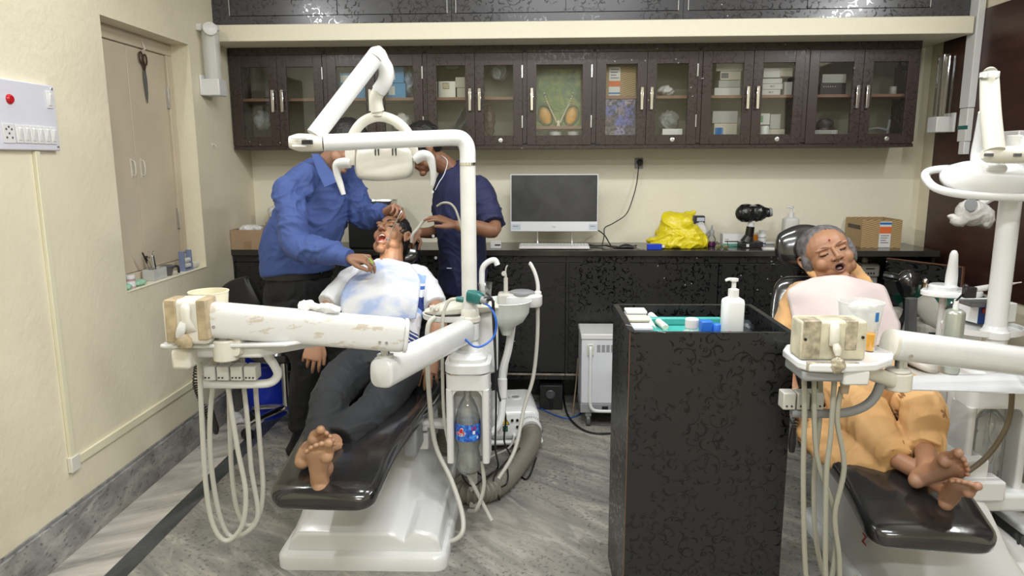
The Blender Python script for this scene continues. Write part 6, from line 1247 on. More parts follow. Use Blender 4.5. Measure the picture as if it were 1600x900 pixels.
# cup dispensers
def dispenser(label,x,y,z0,s,cap,h):
    t=thing('cup_dispenser',label,'cup dispenser',(x,y,z0),'clear tube cup dispensers on the side walls'); xo=x+s*.055
    b=B(); b.box(min(x,x+s*.105),max(x,x+s*.105),y-.05,y+.05,z0,z0+.088); b.box(min(x,x+s*.012),max(x,x+s*.012),y-.06,y+.055,z0,z0+.11); b.ob('base',M_WHT2,t,bevel=.008,seg=3)
    b=B(); b.lathe([(.041,-.06),(.044,0),(.046,h)],(xo,y,z0+.06),n=28,cap=False); b.ob('clear_tube',MC['milky_plastic'] if cap else M_CLR,t)
    if cap:
        b=B(); b.lathe([(.05,0),(.05,.02),(.046,.028)],(xo,y,z0+.06+h-.015)); b.box(x,x+s*.03,y-.05,y+.05,z0+.06+h-.02,z0+.06+h+.015); b.ob('top_collar',M_WHT2,t,bevel=.003)
        b=B(); b.lathe([(.036,0),(.036,.012),(.02,.02),(.0,.022)],(xo+.02,y-.045,z0+h+.045),(.5,-.85,.2),24); b.ob('round_cap',M_WHT2,t)
    return t
dispenser('frosted cup dispenser tube with white round cap on the left wall beside the loft ledge',XL,4.0,1.86,1,True,.30)
dispenser('clear cup dispenser tube with white base on the brown panel, right wall',XR-.012,4.25,1.655,-1,False,.37)
# niche things
zs=NZ0+.003
def jar(x,y,r,h,label,m,cap,lab=None):
    t=thing('jar',label,'jar',(x,y,zs)); B().lathe([(r*.95,0),(r,.003),(r,h*.74)],(x,y,zs)).ob('jar_body',m,t); B().lathe([(r*1.05,h*.72),(r*1.05,h*.97),(r,h)],(x,y,zs)).ob('lid',cap,t,ang=40)
    if lab: b=B(); b.rings([[Vector((x+(r+.001)*math.cos(R(a)),y+(r+.001)*math.sin(R(a)),zs+z)) for a in range(-100,60,10)] for z in (h*.15,h*.55)],close=False,cap=False); b.ob('paper_label',lab,t)
    return t
jar(-1.84,3.165,.024,.062,'small white jar with a pink label at the near end of the niche sill',paint('rose',(.55,.35,.36),.5),M_WHT2,paint('label_white',(.8,.8,.8),.4))
GRN=mat('pale_green_film',(.32,.58,.42),.35,bump=.5,bscale=60)
for y,lab,sx_ in ((3.125,'pale green sachet lying in front of the pink-labelled jar on the sill',.03),(3.235,'pale green pouch lying right of the pink-labelled jar on the sill',.05)):
    t=thing('green_pouch',lab,'pouch',(-1.835,y,zs)); b=B(); b.ell((-1.837,y,zs+.014),(.026,sx_,.013)); finish(remesh(b,.004,1,wr(.004,35)),'pouch',[GRN],OFF[t.name],t)
t=thing('instrument_caddy','clear caddy holding a black plunger syringe and steel tools in the niche','caddy',(-1.85,3.42,zs))
b=B(); b.box(-1.885,-1.825,3.355,3.475,zs,zs+.004); b.box(-1.829,-1.825,3.355,3.475,zs,zs+.055); b.box(-1.885,-1.881,3.355,3.475,zs,zs+.055); b.box(-1.885,-1.825,3.355,3.359,zs,zs+.055); b.box(-1.885,-1.825,3.471,3.475,zs,zs+.055); b.ob('caddy_box',M_FRO,t)
def tool(name,label,p,q,r,m,tip=None):
    t=thing(name,label,'dental tool',p); b=B(); b.cyl(p,q,r,r,12); b.ob('barrel',m,t,bevel=.001)
    d=(Vector(q)-Vector(p)).normalized(); b=B(); b.cyl(Vector(q),Vector(q)+d*.02,r*.45,r*.45,8); b.cyl(Vector(q)+d*.02,Vector(q)+d*.024,r*1.3,r*1.3,12); b.ob('plunger',tip or m,t); return t
tool('syringe','syringe with long black plunger leaning out of the clear niche caddy',Vector((-1.845,3.39,zs+.006)),Vector((-1.85,3.35,zs+.10)),.0075,M_CLR,M_BLK)
B().cyl((-1.85,3.345,zs+.09),(-1.853,3.318,zs+.145),.0035).ob('loose_rod',M_BLK,t)
tool('steel_syringe','steel syringe standing upright in the clear niche caddy',Vector((-1.85,3.41,zs+.006)),Vector((-1.855,3.402,zs+.12)),.011,M_CHR)
tool('forceps','dark steel forceps leaning right in the clear niche caddy',Vector((-1.85,3.435,zs+.006)),Vector((-1.86,3.41,zs+.09)),.007,M_DGREY)
t=thing('black_cup','small black handled bowl on the niche sill right of the caddy','bowl',(-1.85,3.53,zs)); b=B(); b.lathe([(.02,0),(.026,.03),(.036,.045),(.037,.05),(.02,.056),(.0,.058)],(-1.85,3.53,zs)); b.ob('bowl',M_DGREY,t); b=B(); b.tube([(-1.83,3.555,zs+.045),(-1.815,3.57,zs+.04),(-1.814,3.572,zs+.008)],.006); b.ob('handle',M_BLK,t)
t=thing('blue_rack','small grey-blue wire stand with white rolls at the far end of the niche sill','rack',(-1.845,3.72,zs)); RB=paint('blue_grey_plastic',(.18,.22,.36),.4)
b=B(); 
for y in(3.675,3.755): b.box(-1.86,-1.83,y-.004,y+.004,zs,zs+.105)
b.box(-1.865,-1.825,3.67,3.76,zs,zs+.008); b.box(-1.86,-1.855,3.675,3.755,zs+.09,zs+.098); b.ob('frame',RB,t,bevel=.001)
for z in (.024,.052): B().cyl((-1.845,3.682,zs+z),(-1.845,3.75,zs+z),.013).ob('roll',M_WHT2,t)
t=thing('paper_roll','small paper roll lying beyond the blue-grey stand on the sill','roll',(-1.84,3.80,zs)); b=B(); b.lathe([(.006,0),(.018,0),(.018,.045),(.006,.045),(.006,0)],(-1.845,3.775,zs+.019),(.2,1,0),20,cap=False); b.ob('roll_body',M_IVO,t); B().cyl((-1.845,3.776,zs+.019),(-1.8355,3.8195,zs+.019),.006).ob('core',mat('brown_card',(.3,.2,.12),.7),t)
t=thing('plastic_tray_scrap','flat yellowed plastic strip lying along the shutters on the sill','plastic scrap',(-1.88,3.6,zs)); b=B(); b.box(-1.905,-1.888,3.25,3.66,zs,zs+.012); b.ob('strip',mat('yellowed_plastic',(.45,.37,.25),.4),t,bevel=.002); 
t=thing('wall_hook','tiny white hook screwed to the left wall under the cup dispenser','hook',(XL,4.05,1.6)); b=B(); b.lathe([(.009,0),(.007,.004)],(XL,4.05,1.60),(1,0,0),12); b.tube([(XL+.002,4.05,1.60),(XL+.016,4.05,1.598),(XL+.018,4.05,1.585)],.002,n=6); b.ob('hook_body',M_IVO,t)
# ================================================================ on the worktop
def onb(s,d,z): return BKM@Vector((s,-d,z))
def ss(u,v,d): return atb(u,v,d)
Z=WZ
def bbx(b,s0,s1,d0,d1,z0,z1): return b.box(s0,s1,-d1,-d0,z0,z1,BKM)
# cardboard boxes
CARD=mat('brown_cardboard',(.36,.25,.15),.75,var=.08,vscale=8); CARDL=mat('cardboard_tape',(.30,.20,.11),.4)
def carton(name,label,s0,s1,d0,d1,z0,h,openflap=True,tape=True):
    c=onb((s0+s1)/2,(d0+d1)/2,z0); t=thing(name,label,'box',c); b=B()
    for a in ((s0,s1,d1-.004,d1),(s0,s1,d0,d0+.004),(s0,s0+.004,d0+.004,d1-.004),(s1-.004,s1,d0+.004,d1-.004)): bbx(b,*a,z0,z0+h)
    bbx(b,s0+.004,s1-.004,d0+.004,d1-.004,z0,z0+.004); b.ob('box_body',CARD,t,smooth=False)
    if openflap: b=B(); bbx(b,s0,s1,d0-.05,d0,z0+h-.002,z0+h+.001) if d0>.05 else bbx(b,s0,s1,d0,d0+.003,z0+h,z0+h+.04); b.ob('flap',CARD,t,smooth=False)
    if tape: b=B(); bbx(b,(s0+s1)/2-.022,(s0+s1)/2+.022,d1,d1+.0008,z0,z0+h*.42); b.ob('tape_strip',CARDL,t,smooth=False)
    return t
carton('cardboard_box','open brown cardboard box of tissue at the left end of the worktop',.012,.215,.16,.42,Z,.118)
carton('cardboard_box','brown cardboard box behind the first one, topped with a white plastic bag',.12,.30,.02,.15,Z,.14,False,False)
def blob(name,label,cat,els,vox,amp,sc,m,seed=0,part='film'):
    c=Vector(els[0][0]); zmin=min(e[0][2]-e[1][2] for e in els); t=thing(name,label,cat,(c.x,c.y,zmin)); b=B()
    for c_,r in els: b.ell(c_,r)
    finish(remesh(b,vox,1,wr(amp,sc,(1,1,1),seed,.4)),part,[m],OFF[t.name],t); return t
FILM=mat('crinkled_white_plastic',(.72,.72,.70),.35,bump=.6,bscale=50,bdist=.004)
p=onb(.10,.34,Z+.115); blob('tissue_paper','white tissue paper bulging out of the front cardboard box','tissue',[(p,(.07,.05,.026)),(p+Vector((.04,-.01,.008)),(.04,.035,.018))],.006,.012,20,FILM)
p=onb(.215,.11,Z+.19); blob('plastic_bag','crumpled white plastic bag on the rear cardboard box','bag',[(p,(.085,.055,.048)),(p+Vector((.03,0,.04)),(.05,.04,.03)),(p+Vector((-.04,0,.02)),(.04,.04,.03))],.006,.014,18,FILM,3)
# black machine and steel tray behind the lying man
s0,_=ss(548,360,.30); s1,_=ss(606,360,.30); t=thing('black_machine','black box-like machine on the worktop behind the lying man, under a steel tray','machine',onb((s0+s1)/2,.2,Z))
b=B(); bbx(b,s0,s1,.06,.36,Z,Z+.17); b.ob('machine_body',M_BLK,t,bevel=.01); b=B(); bbx(b,s0+.03,s1-.02,.10,.32,Z+.17,Z+.235); b.ob('upper_block',M_DGREY,t,bevel=.006)
s0,z0=ss(560,318,.3); s1,z1=ss(613,297,.3); t=thing('steel_tray','shallow stainless steel tray on the black machine behind the patient','tray',onb((s0+s1)/2,.2,Z+.235))
b=B(); rs=[]
for k,z in ((.86,Z+.236),(.90,Z+.24),(1,Z+.278),(1.03,Z+.28),(1.03,Z+.283),(.97,Z+.281),(.87,Z+.243),(.1,Z+.242)):
    cs,hd_=(s0+s1)/2,(s1-s0)/2*k; rs.append([onb(cs+math.copysign(abs(math.cos(a))**.5,math.cos(a))*hd_,.21+math.copysign(abs(math.sin(a))**.5,math.sin(a))*.12*k,z) for a in [2*math.pi*j/32 for j in range(32)]])
b.rings(rs); b.ob('tray_body',M_STL,t)
# monitor
s0,zt_=ss(797,272,.24); s1,_=ss(936,272,.24); _,zb_=ss(866,362,.24); w2=(s1-s0)/2; cs=(s0+s1)/2
MM=BKM@Matrix.Translation((cs,-.24,Z))@Matrix.Rotation(R(-4),4,'X'); hb_,ht_=zb_-Z,zt_-Z
t=thing('computer_monitor','silver all-in-one computer with a dark smudged screen on the worktop','computer',onb(cs,.24,Z))
SIL=mat('silver_white_plastic',(.70,.71,.73),.35)
b=B(); b.box(-w2,w2,.0,.03,hb_,ht_,MM); b.ob('housing',SIL,t,bevel=.004)
def scrm():
    m,nt,bs=new_nt('smudged_dark_screen'); g=NT(nt); pos=g.n('ShaderNodeNewGeometry').outputs['Position']; n=g.n('ShaderNodeTexNoise',Vector=pos,Scale=4.,Detail=5.,Distortion=1.2).outputs[0]
    g.v(g.ramp(n,(.40,(.015,.016,.018)),(.8,(.05,.05,.052))),bs.inputs['Base Color']); bs.inputs['Roughness'].default_value=.35; return m
b=B(); b.box(-w2+.007,w2-.007,-.0015,.0,hb_+.062,ht_-.006,MM); b.ob('screen',scrm(),t,smooth=False)
text('hp',.018,MM@Matrix.Translation((0,-.0008,hb_+.030))@Matrix.Rotation(R(90),4,'X'),M_GREY,t,'logo')
for x,w_x in ((-w2+.035,.028),(w2-.03,.026)):
    st_k=B(); st_k.box(x-w_x,x+w_x,-.0012,0,hb_+.012,hb_+.046,MM); o=st_k.ob('sticker',paint('sticker_blue_white',(.50,.56,.66),.4),t,smooth=False); B().box(x-w_x*.7,x+w_x*.5,-.0018,-.0012,hb_+.03,hb_+.036,MM).ob('sticker_print',M_GREY,o,smooth=False)
for x in (-.10,.11): b=B(); b.tube([MM@Vector((x,.012,hb_+.004)),MM@Vector((x,.01,.02)),MM@Vector((x,-.03,.005))],.005); b.ob('stand_leg',M_STL,t)
s0,_=ss(811,380,.36); s1,_=ss(921,380,.36); t=thing('keyboard','white computer keyboard lying in front of the monitor','keyboard',onb((s0+s1)/2,.34,Z))
KM=BKM@Matrix.Translation((s0,-.40,Z))@Matrix.Rotation(R(3),4,'X'); Lk=s1-s0; b=B(); b.box(0,Lk,0,.13,.004,.016,KM); b.ob('keyboard_base',M_WHT2,t,bevel=.004)
b=B()
for r_ in range(5):
    for k in range(20):
        if r_==0 and 4<k<10: continue
        b.box(.008+k*(Lk-.016)/20+.001,.008+(k+1)*(Lk-.016)/20-.001,.010+r_*.023,.010+r_*.023+.019,.016,.020,KM)
    if r_==0: b.box(.008+5*(Lk-.016)/20,.008+10*(Lk-.016)/20-.001,.010,.029,.016,.020,KM)
b.ob('keys',M_WHT2,t,smooth=False,kind='stuff')
s_,_=ss(978,381,.34); c=onb(s_,.36,Z); t=thing('mouse','black computer mouse among cables on the worktop','mouse',c); b=B(); b.loft([(c.x-.045,c.y,c.z+.006,.012,.006),(c.x-.03,c.y,c.z+.012,.026,.013),(c.x+.005,c.y,c.z+.016,.030,.017),(c.x+.04,c.y,c.z+.010,.022,.010)],up=(0,0,1)); b.v=[Vector((v.x,v.y,max(v.z,c.z+.001))) for v in b.v]; mo=b.ob('mouse_body',M_BLK,t); B().cyl((c.x-.03,c.y-.004,c.z+.022),(c.x-.03,c.y+.004,c.z+.022),.006).ob('scroll_wheel',M_GREY,t)
def bpts(l): return [onb(ss(u,v,d)[0],d,ss(u,v,d)[1]) if z is None else onb(ss(u,v,d)[0],d,z) for u,v,d,z in l]
cable('monitor_cable','thin black cord falling from the wall socket down to the monitor',bpts([(998,258,.03,None),(995,285,.03,None),(988,312,.05,None),(978,335,.06,None),(958,349,.08,None),(945,356,.12,None),(944,368,.16,None),(941,374,.22,Z+.006)]),.0032,M_BLK)
cable('monitor_cable','black cord bunched right of the monitor foot on the worktop',bpts([(935,360,.24,None),(945,368,.28,None),(958,376,.32,Z+.006),(975,374,.25,Z+.012),(962,380,.34,Z+.006),(948,375,.28,Z+.012),(975,378,.3,Z+.006),(995,374,.22,Z+.006)]),.004,M_BLK)
cable('monitor_cable','black cord trailing behind the keyboard under the monitor',bpts([(862,366,.15,Z+.01),(880,370,.22,Z+.006),(905,369,.18,Z+.012),(930,374,.24,Z+.006),(950,377,.26,Z+.012)]),.005,M_BLK)
cable('mouse_cable','thin grey brown cord coiled beside the mouse',bpts([(986,380,.34,Z+.004),(1000,383,.38,Z+.003),(975,375,.3,Z+.004),(950,380,.36,Z+.003),(945,383,.39,Z+.003),(985,386,.41,Z+.003),(1008,384,.40,Z+.003)]),.0025,mat('grey_brown_cord',(.14,.12,.10),.5))
s_,z_=ss(998,254,.0); c=onb(s_,0,z_); t=thing('wall_socket','grey wall socket with a black plug above the worktop','wall socket',c); b=B(); bbx(b,s_-.026,s_+.026,0,.012,z_-.036,z_+.028); b.ob('socket_plate',M_GREY,t,bevel=.003); b=B(); p=onb(s_+.004,.012,z_+.004); b.cyl(p,p+Vector((0,-.035,-.006)),.02,.016,18); b.ob('plug',M_BLK,t,bevel=.003)
t=thing('carton','small white medicine carton right of the assistant on the worktop','carton',onb(ss(776,372,.3)[0],.3,Z)); s_=ss(776,372,.3)[0]; b=B(); bbx(b,s_-.035,s_+.028,.27,.33,Z,Z+.042); b.ob('carton_body',M_WHT2,t,bevel=.001); B().box(-.01,.024,-.0008,0,.016,.024,BKM@Matrix.Translation((s_,-.33,Z))).ob('print_line',M_BLK,t,smooth=False)
# yellow bag
YEL=mat('yellow_plastic_bag',(.72,.60,.015),.33,bump=.35,bscale=22,bdist=.006,sss=.05)
t=thing('yellow_bag','tied bright yellow plastic bag standing on the worktop','bag',onb(ss(1058,370,.25)[0],.25,Z))
def pb_(u,v,d=.25): s,z=ss(u,v,d); return onb(s,d,z)
b=B(); 
c0_=pb_(1060,379); c0_.z=Z
b.loft([(c0_.x,c0_.y,Z+.002,.172,.10),(c0_.x,c0_.y,Z+.03,.182,.11),(c0_.x-.005,c0_.y,Z+.07,.155,.10),(c0_.x-.015,c0_.y,Z+.115,.118,.085),(c0_.x-.015,c0_.y,Z+.155,.098,.075),(c0_.x-.005,c0_.y,Z+.185,.085,.06),(c0_.x-.002,c0_.y,Z+.203,.062,.04)],up=(0,1,0),n=30); b.ell((c0_.x+.03,c0_.y-.06,Z+.15),(.045,.03,.045))
b.loft([(*pb_(1070,337,.20),.03,.03),(*pb_(1082,333,.19),.02,.012),(*pb_(1086,328,.19),.012,.004)],up=(0,1,0)); b.loft([(*pb_(1100,374,.25),.04,.02),(*pb_(1108,379,.27),.012,.005)],up=(0,0,1)); b.loft([(*pb_(1020,374,.25),.04,.025),(*pb_(1012,378,.27),.015,.006)],up=(0,0,1))
def yb_(p,n):
    q=Vector((p.x*7,p.y*7,p.z*11)); q+=Vector((noise.noise(q*.6),noise.noise(q*.6+Vector((5,0,0))),noise.noise(q*.6+Vector((0,5,0)))))*1.5; a=max(0,1-abs(noise.noise(q))*2.4)**2; a2=max(0,1-abs(noise.noise(q*1.9))*3)**1.5; p=p+n*(a*.012+a2*.003-.005)+n*.001*noise.noise(p*50); p.z=max(p.z,Z+.001); return p
finish(remesh(b,.005,5,yb_),'bag_body',[YEL],OFF[t.name],t)
s_=ss(1023,380,.37)[0]; t=thing('blue_box','small royal blue box with a white cap in front of the yellow bag','box',onb(s_,.37,Z)); b=B(); bbx(b,s_-.045,s_+.04,.355,.39,Z,Z+.034); b.ob('box_body',paint('royal_blue_box',(.01,.05,.50),.35),t,bevel=.003); b=B(); p=onb(s_+.04,.372,Z+.016); b.cyl(p,p+Vector((.018,0,0)),.009); b.ob('white_cap',M_WHT2,t,bevel=.002)
p=pb_(1096,360,.18); blob('clear_bag','crumpled clear plastic bag between the yellow bag and the dropper bottle','bag',[(p+Vector((0,0,-.01)),(.04,.04,.045)),(p+Vector((-.01,0,.025)),(.03,.03,.025))],.006,.01,22,mat('milky_film',(.75,.76,.76),.3,alpha=.75),4)
s_,z_=ss(1094,343,.09); t=thing('dark_carton','small black printed carton propped behind the clear bag','carton',onb(s_,.06,Z)); b=B(); bbx(b,s_-.035,s_+.03,.03,.09,Z,z_+.022); b.ob('carton_body',mat('dark_maroon_card',(.03,.02,.022),.5),t,bevel=.002); B(); b=B(); bbx(b,s_-.02,s_+.026,.09,.0915,z_-.01,z_+.012); b.ob('label',paint('sticker_blue_white',(.50,.56,.66),.4),t)
s_=ss(1112,365,.2)[0]; c=onb(s_,.2,Z); t=thing('dropper_bottle','clear dropper bottle holding purple liquid','bottle',c); b=B(); b.lathe([(.022,0),(.026,.004),(.026,.045),(.018,.062),(.012,.068)],c); b.ob('bottle_wall',M_CLR,t); B().lathe([(.022,.002),(.024,.006),(.024,.030)],c).ob('purple_liquid',paint('purple_liquid',(.13,.02,.12),.2),t); b=B(); b.lathe([(.015,.066),(.016,.09),(.010,.10),(.006,.102),(.005,.125),(.002,.13)],c); b.ob('dropper_cap',M_GREY,t)
s_=ss(1128,378,.34)[0]; c=onb(s_,.34,Z); t=thing('tinted_glasses','small olive tinted glasses folded on the worktop','glasses',c)
b=B(); b.ell(c+Vector((-.02,0,.014)),(.019,.006,.014)); b.ell(c+Vector((.022,-.004,.012)),(.019,.006,.013)); b.ob('lenses',mat('olive_lens',(.14,.13,.05),.2),t); b=B(); b.tube([c+Vector((-.004,0,.018)),c+Vector((.006,-.002,.018))],.0025); b.tube([c+Vector((-.035,0,.016)),c+Vector((-.02,.04,.04)),c+Vector((-.0,.05,.01))],.002); b.tube([c+Vector((.038,0,.014)),c+Vector((.04,.035,.045))],.002); b.ob('frame',M_BLK,t)
s0,_=ss(1130,365,.2); s1,_=ss(1162,365,.2); t=thing('carton','white medicine carton with green base stripe left of the wrapped device','carton',onb((s0+s1)/2,.17,Z)); b=B(); bbx(b,s0,s1,.13,.20,Z,Z+.075); b.ob('carton_body',M_WHT2,t,bevel=.001); b=B(); bbx(b,s0-.0004,s1+.0004,.1996,.2008,Z+.001,Z+.016); b.ob('green_stripe',paint('mint_print',(.10,.30,.24),.5),t)
o=B(); bbx(o,s0+.012,s0+.035,.2,.2008,Z+.040,Z+.044); o.ob('print_line',M_GREY,t,smooth=False); o=B(); bbx(o,s0+.012,s1-.03,.2,.2008,Z+.026,Z+.032); o.ob('print_line',M_BLK,t,smooth=False)
# wrapped device on a stand
c=pb_(1172,378,.25); c.z=Z; t=thing('wrapped_device','device head wrapped in a black bag on a short black stand','device',c)
b=B(); b.box(c.x-.062,c.x+.02,c.y-.045,c.y+.05,Z,Z+.03); b.box(c.x+.0,c.x+.07,c.y-.03,c.y+.05,Z,Z+.035); b.loft([(c.x-.02,c.y,Z+.028,.042,.035),(c.x-.012,c.y,Z+.055,.032,.028),(c.x-.008,c.y,Z+.07,.026,.024)],up=(0,1,0)); b.ob('stand_base',M_BLK,t,bevel=.008); B().box(c.x-.035,c.x-.018,c.y-.048,c.y-.044,Z+.006,Z+.024).ob('badge',SIL,t,bevel=.002)
b=B(); b.cyl((c.x-.008,c.y,Z+.065),(c.x-.002,c.y,Z+.125),.026,.024); b.ob('stand_column',mat('gloss_black',(.008,.008,.009),.15),t); B().cyl((c.x-.002,c.y,Z+.12),(c.x+.0,c.y,Z+.15),.019).ob('neck',M_WHT2,t)
b=B(); zc=Z+.205; b.ell((c.x-.03,c.y,zc),(.068,.055,.056)); b.ell((c.x+.03,c.y,zc+.002),(.062,.05,.052)); b.ell((c.x-.06,c.y,zc-.002),(.035,.045,.04)); b.cyl((c.x+.05,c.y,zc),(c.x+.105,c.y-.01,zc+.006),.030,.028); b.ell((c.x-.06,c.y,zc+.035),(.018,.012,.018))
finish(remesh(b,.005,6,wr(.003,20)),'black_bag',[mat('black_bin_bag',(.012,.012,.013),.22,bump=.6,bscale=40,bdist=.004)],OFF[t.name],t)
b=B(); b.cyl((c.x+.102,c.y-.01,zc+.006),(c.x+.118,c.y-.013,zc+.008),.029,.024); b.ob('lens_end',M_GREY,t,bevel=.003); b=B(); b.ell((c.x-.005,c.y-.02,zc+.045),(.028,.02,.005)); b.ob('window_film',M_GREY,t)
s_=ss(1181,362,.12)[0]; c=onb(s_,.12,Z); t=thing('pill_bottle','small orange pill bottle behind the wrapped device','bottle',c); B().lathe([(.014,0),(.016,.004),(.016,.062),(.012,.066)],c).ob('bottle_body',paint('orange_plastic',(.75,.25,.02),.3),t); B().lathe([(.013,.064),(.013,.076),(.011,.078)],c).ob('cap',M_WHT2,t)
s_=ss(1191,362,.16)[0]; c=onb(s_,.16,Z); t=thing('pill_bottle','white pill bottle with a blue base band right of the wrapped device','bottle',c); B().lathe([(.023,0),(.0245,.004),(.0245,.065),(.020,.072)],c).ob('bottle_body',M_WHT2,t); B().lathe([(.021,.071),(.021,.092),(.018,.095)],c).ob('cap',M_WHT2,t); B().lathe([(.0249,.010),(.0249,.018)],c,cap=False).ob('blue_band',paint('navy_print',(.03,.06,.25),.4),t); B().lathe([(.02475,.048),(.02475,.053)],c,cap=False).ob('print_line',M_GREY,t)
s_=ss(1237,350,.18)[0]; pump_bottle('sanitizer_bottle','tall grey-white pump bottle against the wall behind the headrest',onb(s_,.16,Z),.048,.175,mat('cloudy_plastic',(.62,.62,.60),.3,sss=.1),M_WHT2,1.1)
p=pb_(1241,366,.27); p.z=Z+.035; blob('tissue_pack','crumpled pink and white tissue pack behind the woman\'s headrest','tissue pack',[(p,(.07,.05,.035)),(p+Vector((.02,0,.02)),(.045,.04,.03))],.006,.01,18,mat('pink_white_film',(.66,.45,.48),.4,var=.45,vscale=22),9)
s_=ss(1207,379,.32)[0]; t=thing('paper_sheet','folded white paper lying on the worktop left of the headrest','paper',onb(s_,.32,Z)); PM=BKM@Matrix.Translation((s_,-.33,Z))@Matrix.Rotation(R(-12),4,'Z'); B().box(-.06,.06,-.04,.04,.0005,.003,PM).box(-.05,.055,-.035,.035,.003,.006,PM).ob('sheet',M_WHT2,t,smooth=False)
s_=ss(1210,372,.08)[0]; t=thing('white_tray','flat white tray along the wall behind the pill bottles','tray',onb(s_,.05,Z)); b=B(); bbx(b,s_-.06,s_+.10,.02,.09,Z,Z+.014); b.ob('tray_body',M_WHT2,t,bevel=.003)
# wicker print box
def weave():
    m,nt,bs=new_nt('wicker_print'); g=NT(nt); pos=g.n('ShaderNodeNewGeometry').outputs['Position']; sp=g.n('ShaderNodeSeparateXYZ',Vector=pos)
    u=g.m('ADD',sp.outputs[0],sp.outputs[1]); a=g.m('SINE',g.m('MULTIPLY',g.m('ADD',g.m('MULTIPLY',u,1.6),sp.outputs[2]),900.)); c=g.m('SINE',g.m('MULTIPLY',g.m('SUBTRACT',g.m('MULTIPLY',u,.28),sp.outputs[2]),520.))
    g.v(g.ramp(g.m('ADD',g.m('MULTIPLY',g.m('ADD',a,c),.25),.5),(.1,(.14,.075,.03)),(.45,(.38,.25,.11)),(.9,(.60,.45,.24))),bs.inputs['Base Color']); bs.inputs['Roughness'].default_value=.6; return m
WV=weave(); ORP=paint('orange_print',(.72,.16,.04),.5); BLP=paint('blue_print',(.02,.16,.45),.4)
s0,z0=ss(1346,372,.26); s1,_=ss(1408,372,.26); t=thing('wicker_print_box','tan wicker-patterned box with an orange and white label at the right end','box',onb((s0+s1)/2,.16,Z))
b=B(); bbx(b,s0,s1,.255,.26,Z,Z+.165); bbx(b,s0,s1,.02,.025,Z,Z+.165); bbx(b,s0,s0+.005,.025,.255,Z,Z+.165); bbx(b,s1-.005,s1,.025,.255,Z,Z+.165); bbx(b,s0+.005,s1-.005,.025,.255,Z,Z+.005); b.ob('box_body',WV,t,smooth=False)
lb=B(); sl=(s0+s1)/2+.02; bbx(lb,sl-.034,sl+.034,.26,.2612,Z+.002,Z+.155); lb=lb.ob('white_label',M_WHT2,t,smooth=False); b=B(); bbx(b,sl-.034,sl+.034,.2612,.2618,Z+.085,Z+.125); b.ob('orange_band',ORP,lb,smooth=False); b=B(); bbx(b,sl-.034,sl+.034,.2612,.2618,Z+.138,Z+.150); b.ob('blue_band',BLP,lb,smooth=False)
b=B(); [bbx(b,sl-.024,sl+.024-.008*(k%3),.2612,.2616,Z+.070-.014*k,Z+.074-.014*k) for k in range(4)]; b.ob('print_lines',M_DGREY,lb,smooth=False)
b=B(); bbx(b,s0-.0012,s0,.06,.235,Z+.105,Z+.130); tp=b.ob('dark_patch',mat('dark_brown_patch',(.05,.035,.02),.5),t,smooth=False)
# ================================================================ cabinet contents
zlo=CBt+.020; zhi=(CBt+CT)/2-.01+.018
CW=[mat('carton_white',(.62,.62,.60),.5),mat('carton_grey',(.40,.40,.38),.5),mat('carton_cream',(.50,.46,.38),.5)]
def cbox(i,name,label,cat,u0,u1,zb,h,d0,d1,m,group=None,txt=None,patch=None):
    s0=ss(u0,150,d1)[0]; s1=ss(u1,150,d1)[0]; t=thing(name,label,cat,onb((s0+s1)/2,(d0+d1)/2,zb),group); b=B(); bbx(b,s0,s1,d0,d1,zb,zb+h); b.ob('carton_body' if cat=='carton' else 'box_body',m,t,bevel=.0015,smooth=False)
    if txt: text(txt,h*.42,BKM@Matrix.Translation(((s0+s1)/2,-d1-.0005,zb+h*.5))@Matrix.Rotation(R(90),4,'X'),M_BLK,t,bold=True)
    if patch: b=B(); bbx(b,s0+.006,s0+(s1-s0)*.4,d1,d1+.0008,zb+h*.2,zb+h*.8); b.ob('print_patch',patch,t,smooth=False)
    return t
SKYB=mat('sky_blue_box',(.06,.28,.55),.35)
for u0,u1,zb,h,lab in ((532,571,zhi,.075,'lower left sky blue box on the upper shelf above the doctor'),(532,571,zhi+.077,.07,'upper left sky blue box, stacked on the other behind the left pane'),(606,634,zhi,.085,'lower right sky blue box behind the right pane above the doctor'),(609,632,zhi+.087,.09,'upper right sky blue box stacked behind the right pane')):
    cbox(1,'blue_box',lab,'box',u0,u1,zb,h,.05,.20,SKYB,'blue boxes in the second wall cabinet',None,M_WHT2)
def bag(label,u,v,rx,rz,m,seed,d=.13,extra=()):
    s,z=ss(u,v,d); p=onb(s,d,z); lim=zhi if z>zhi else zlo; p.z=max(p.z,lim+rz*.9); E=[(p,(rx,.06,rz))]+[(p+Vector(a),r_) for a,r_ in extra]
    return blob('plastic_bag',label,'bag',E,.007,.012,18,m,seed)
MF=mat('milky_film',(.75,.76,.76),.3,alpha=.75); DF=mat('dull_clear_film',(.42,.44,.44),.25,alpha=.6,bump=.6,bscale=40)
bag('loose clear plastic bag at the bottom of the leftmost wall cabinet',411,190,.05,.065,DF,1)
bag('clear and blue plastic bag behind the right pane, next to the blue boxes',640,130,.035,.08,mat('bluish_film',(.40,.48,.60),.3,alpha=.8),2)
bag('white packets stacked at the bottom of the second wall cabinet',628,195,.06,.06,FILM,3)
bag('clear plastic bag on top of the steel box in the third wall cabinet',706,100,.06,.03,DF,4)
bag('cloudy bundle of packets behind the right pane of the third cabinet',779,110,.055,.06,mat('cloudy_blue_film',(.42,.46,.52),.35),5)
bag('brown wrapped clear bag hanging low in the third wall cabinet',765,190,.03,.09,mat('brownish_film',(.10,.06,.05),.2),6,.17)
bag('white gauze packs on the upper shelf right of the photo sheet',1040,143,.05,.028,FILM,7)
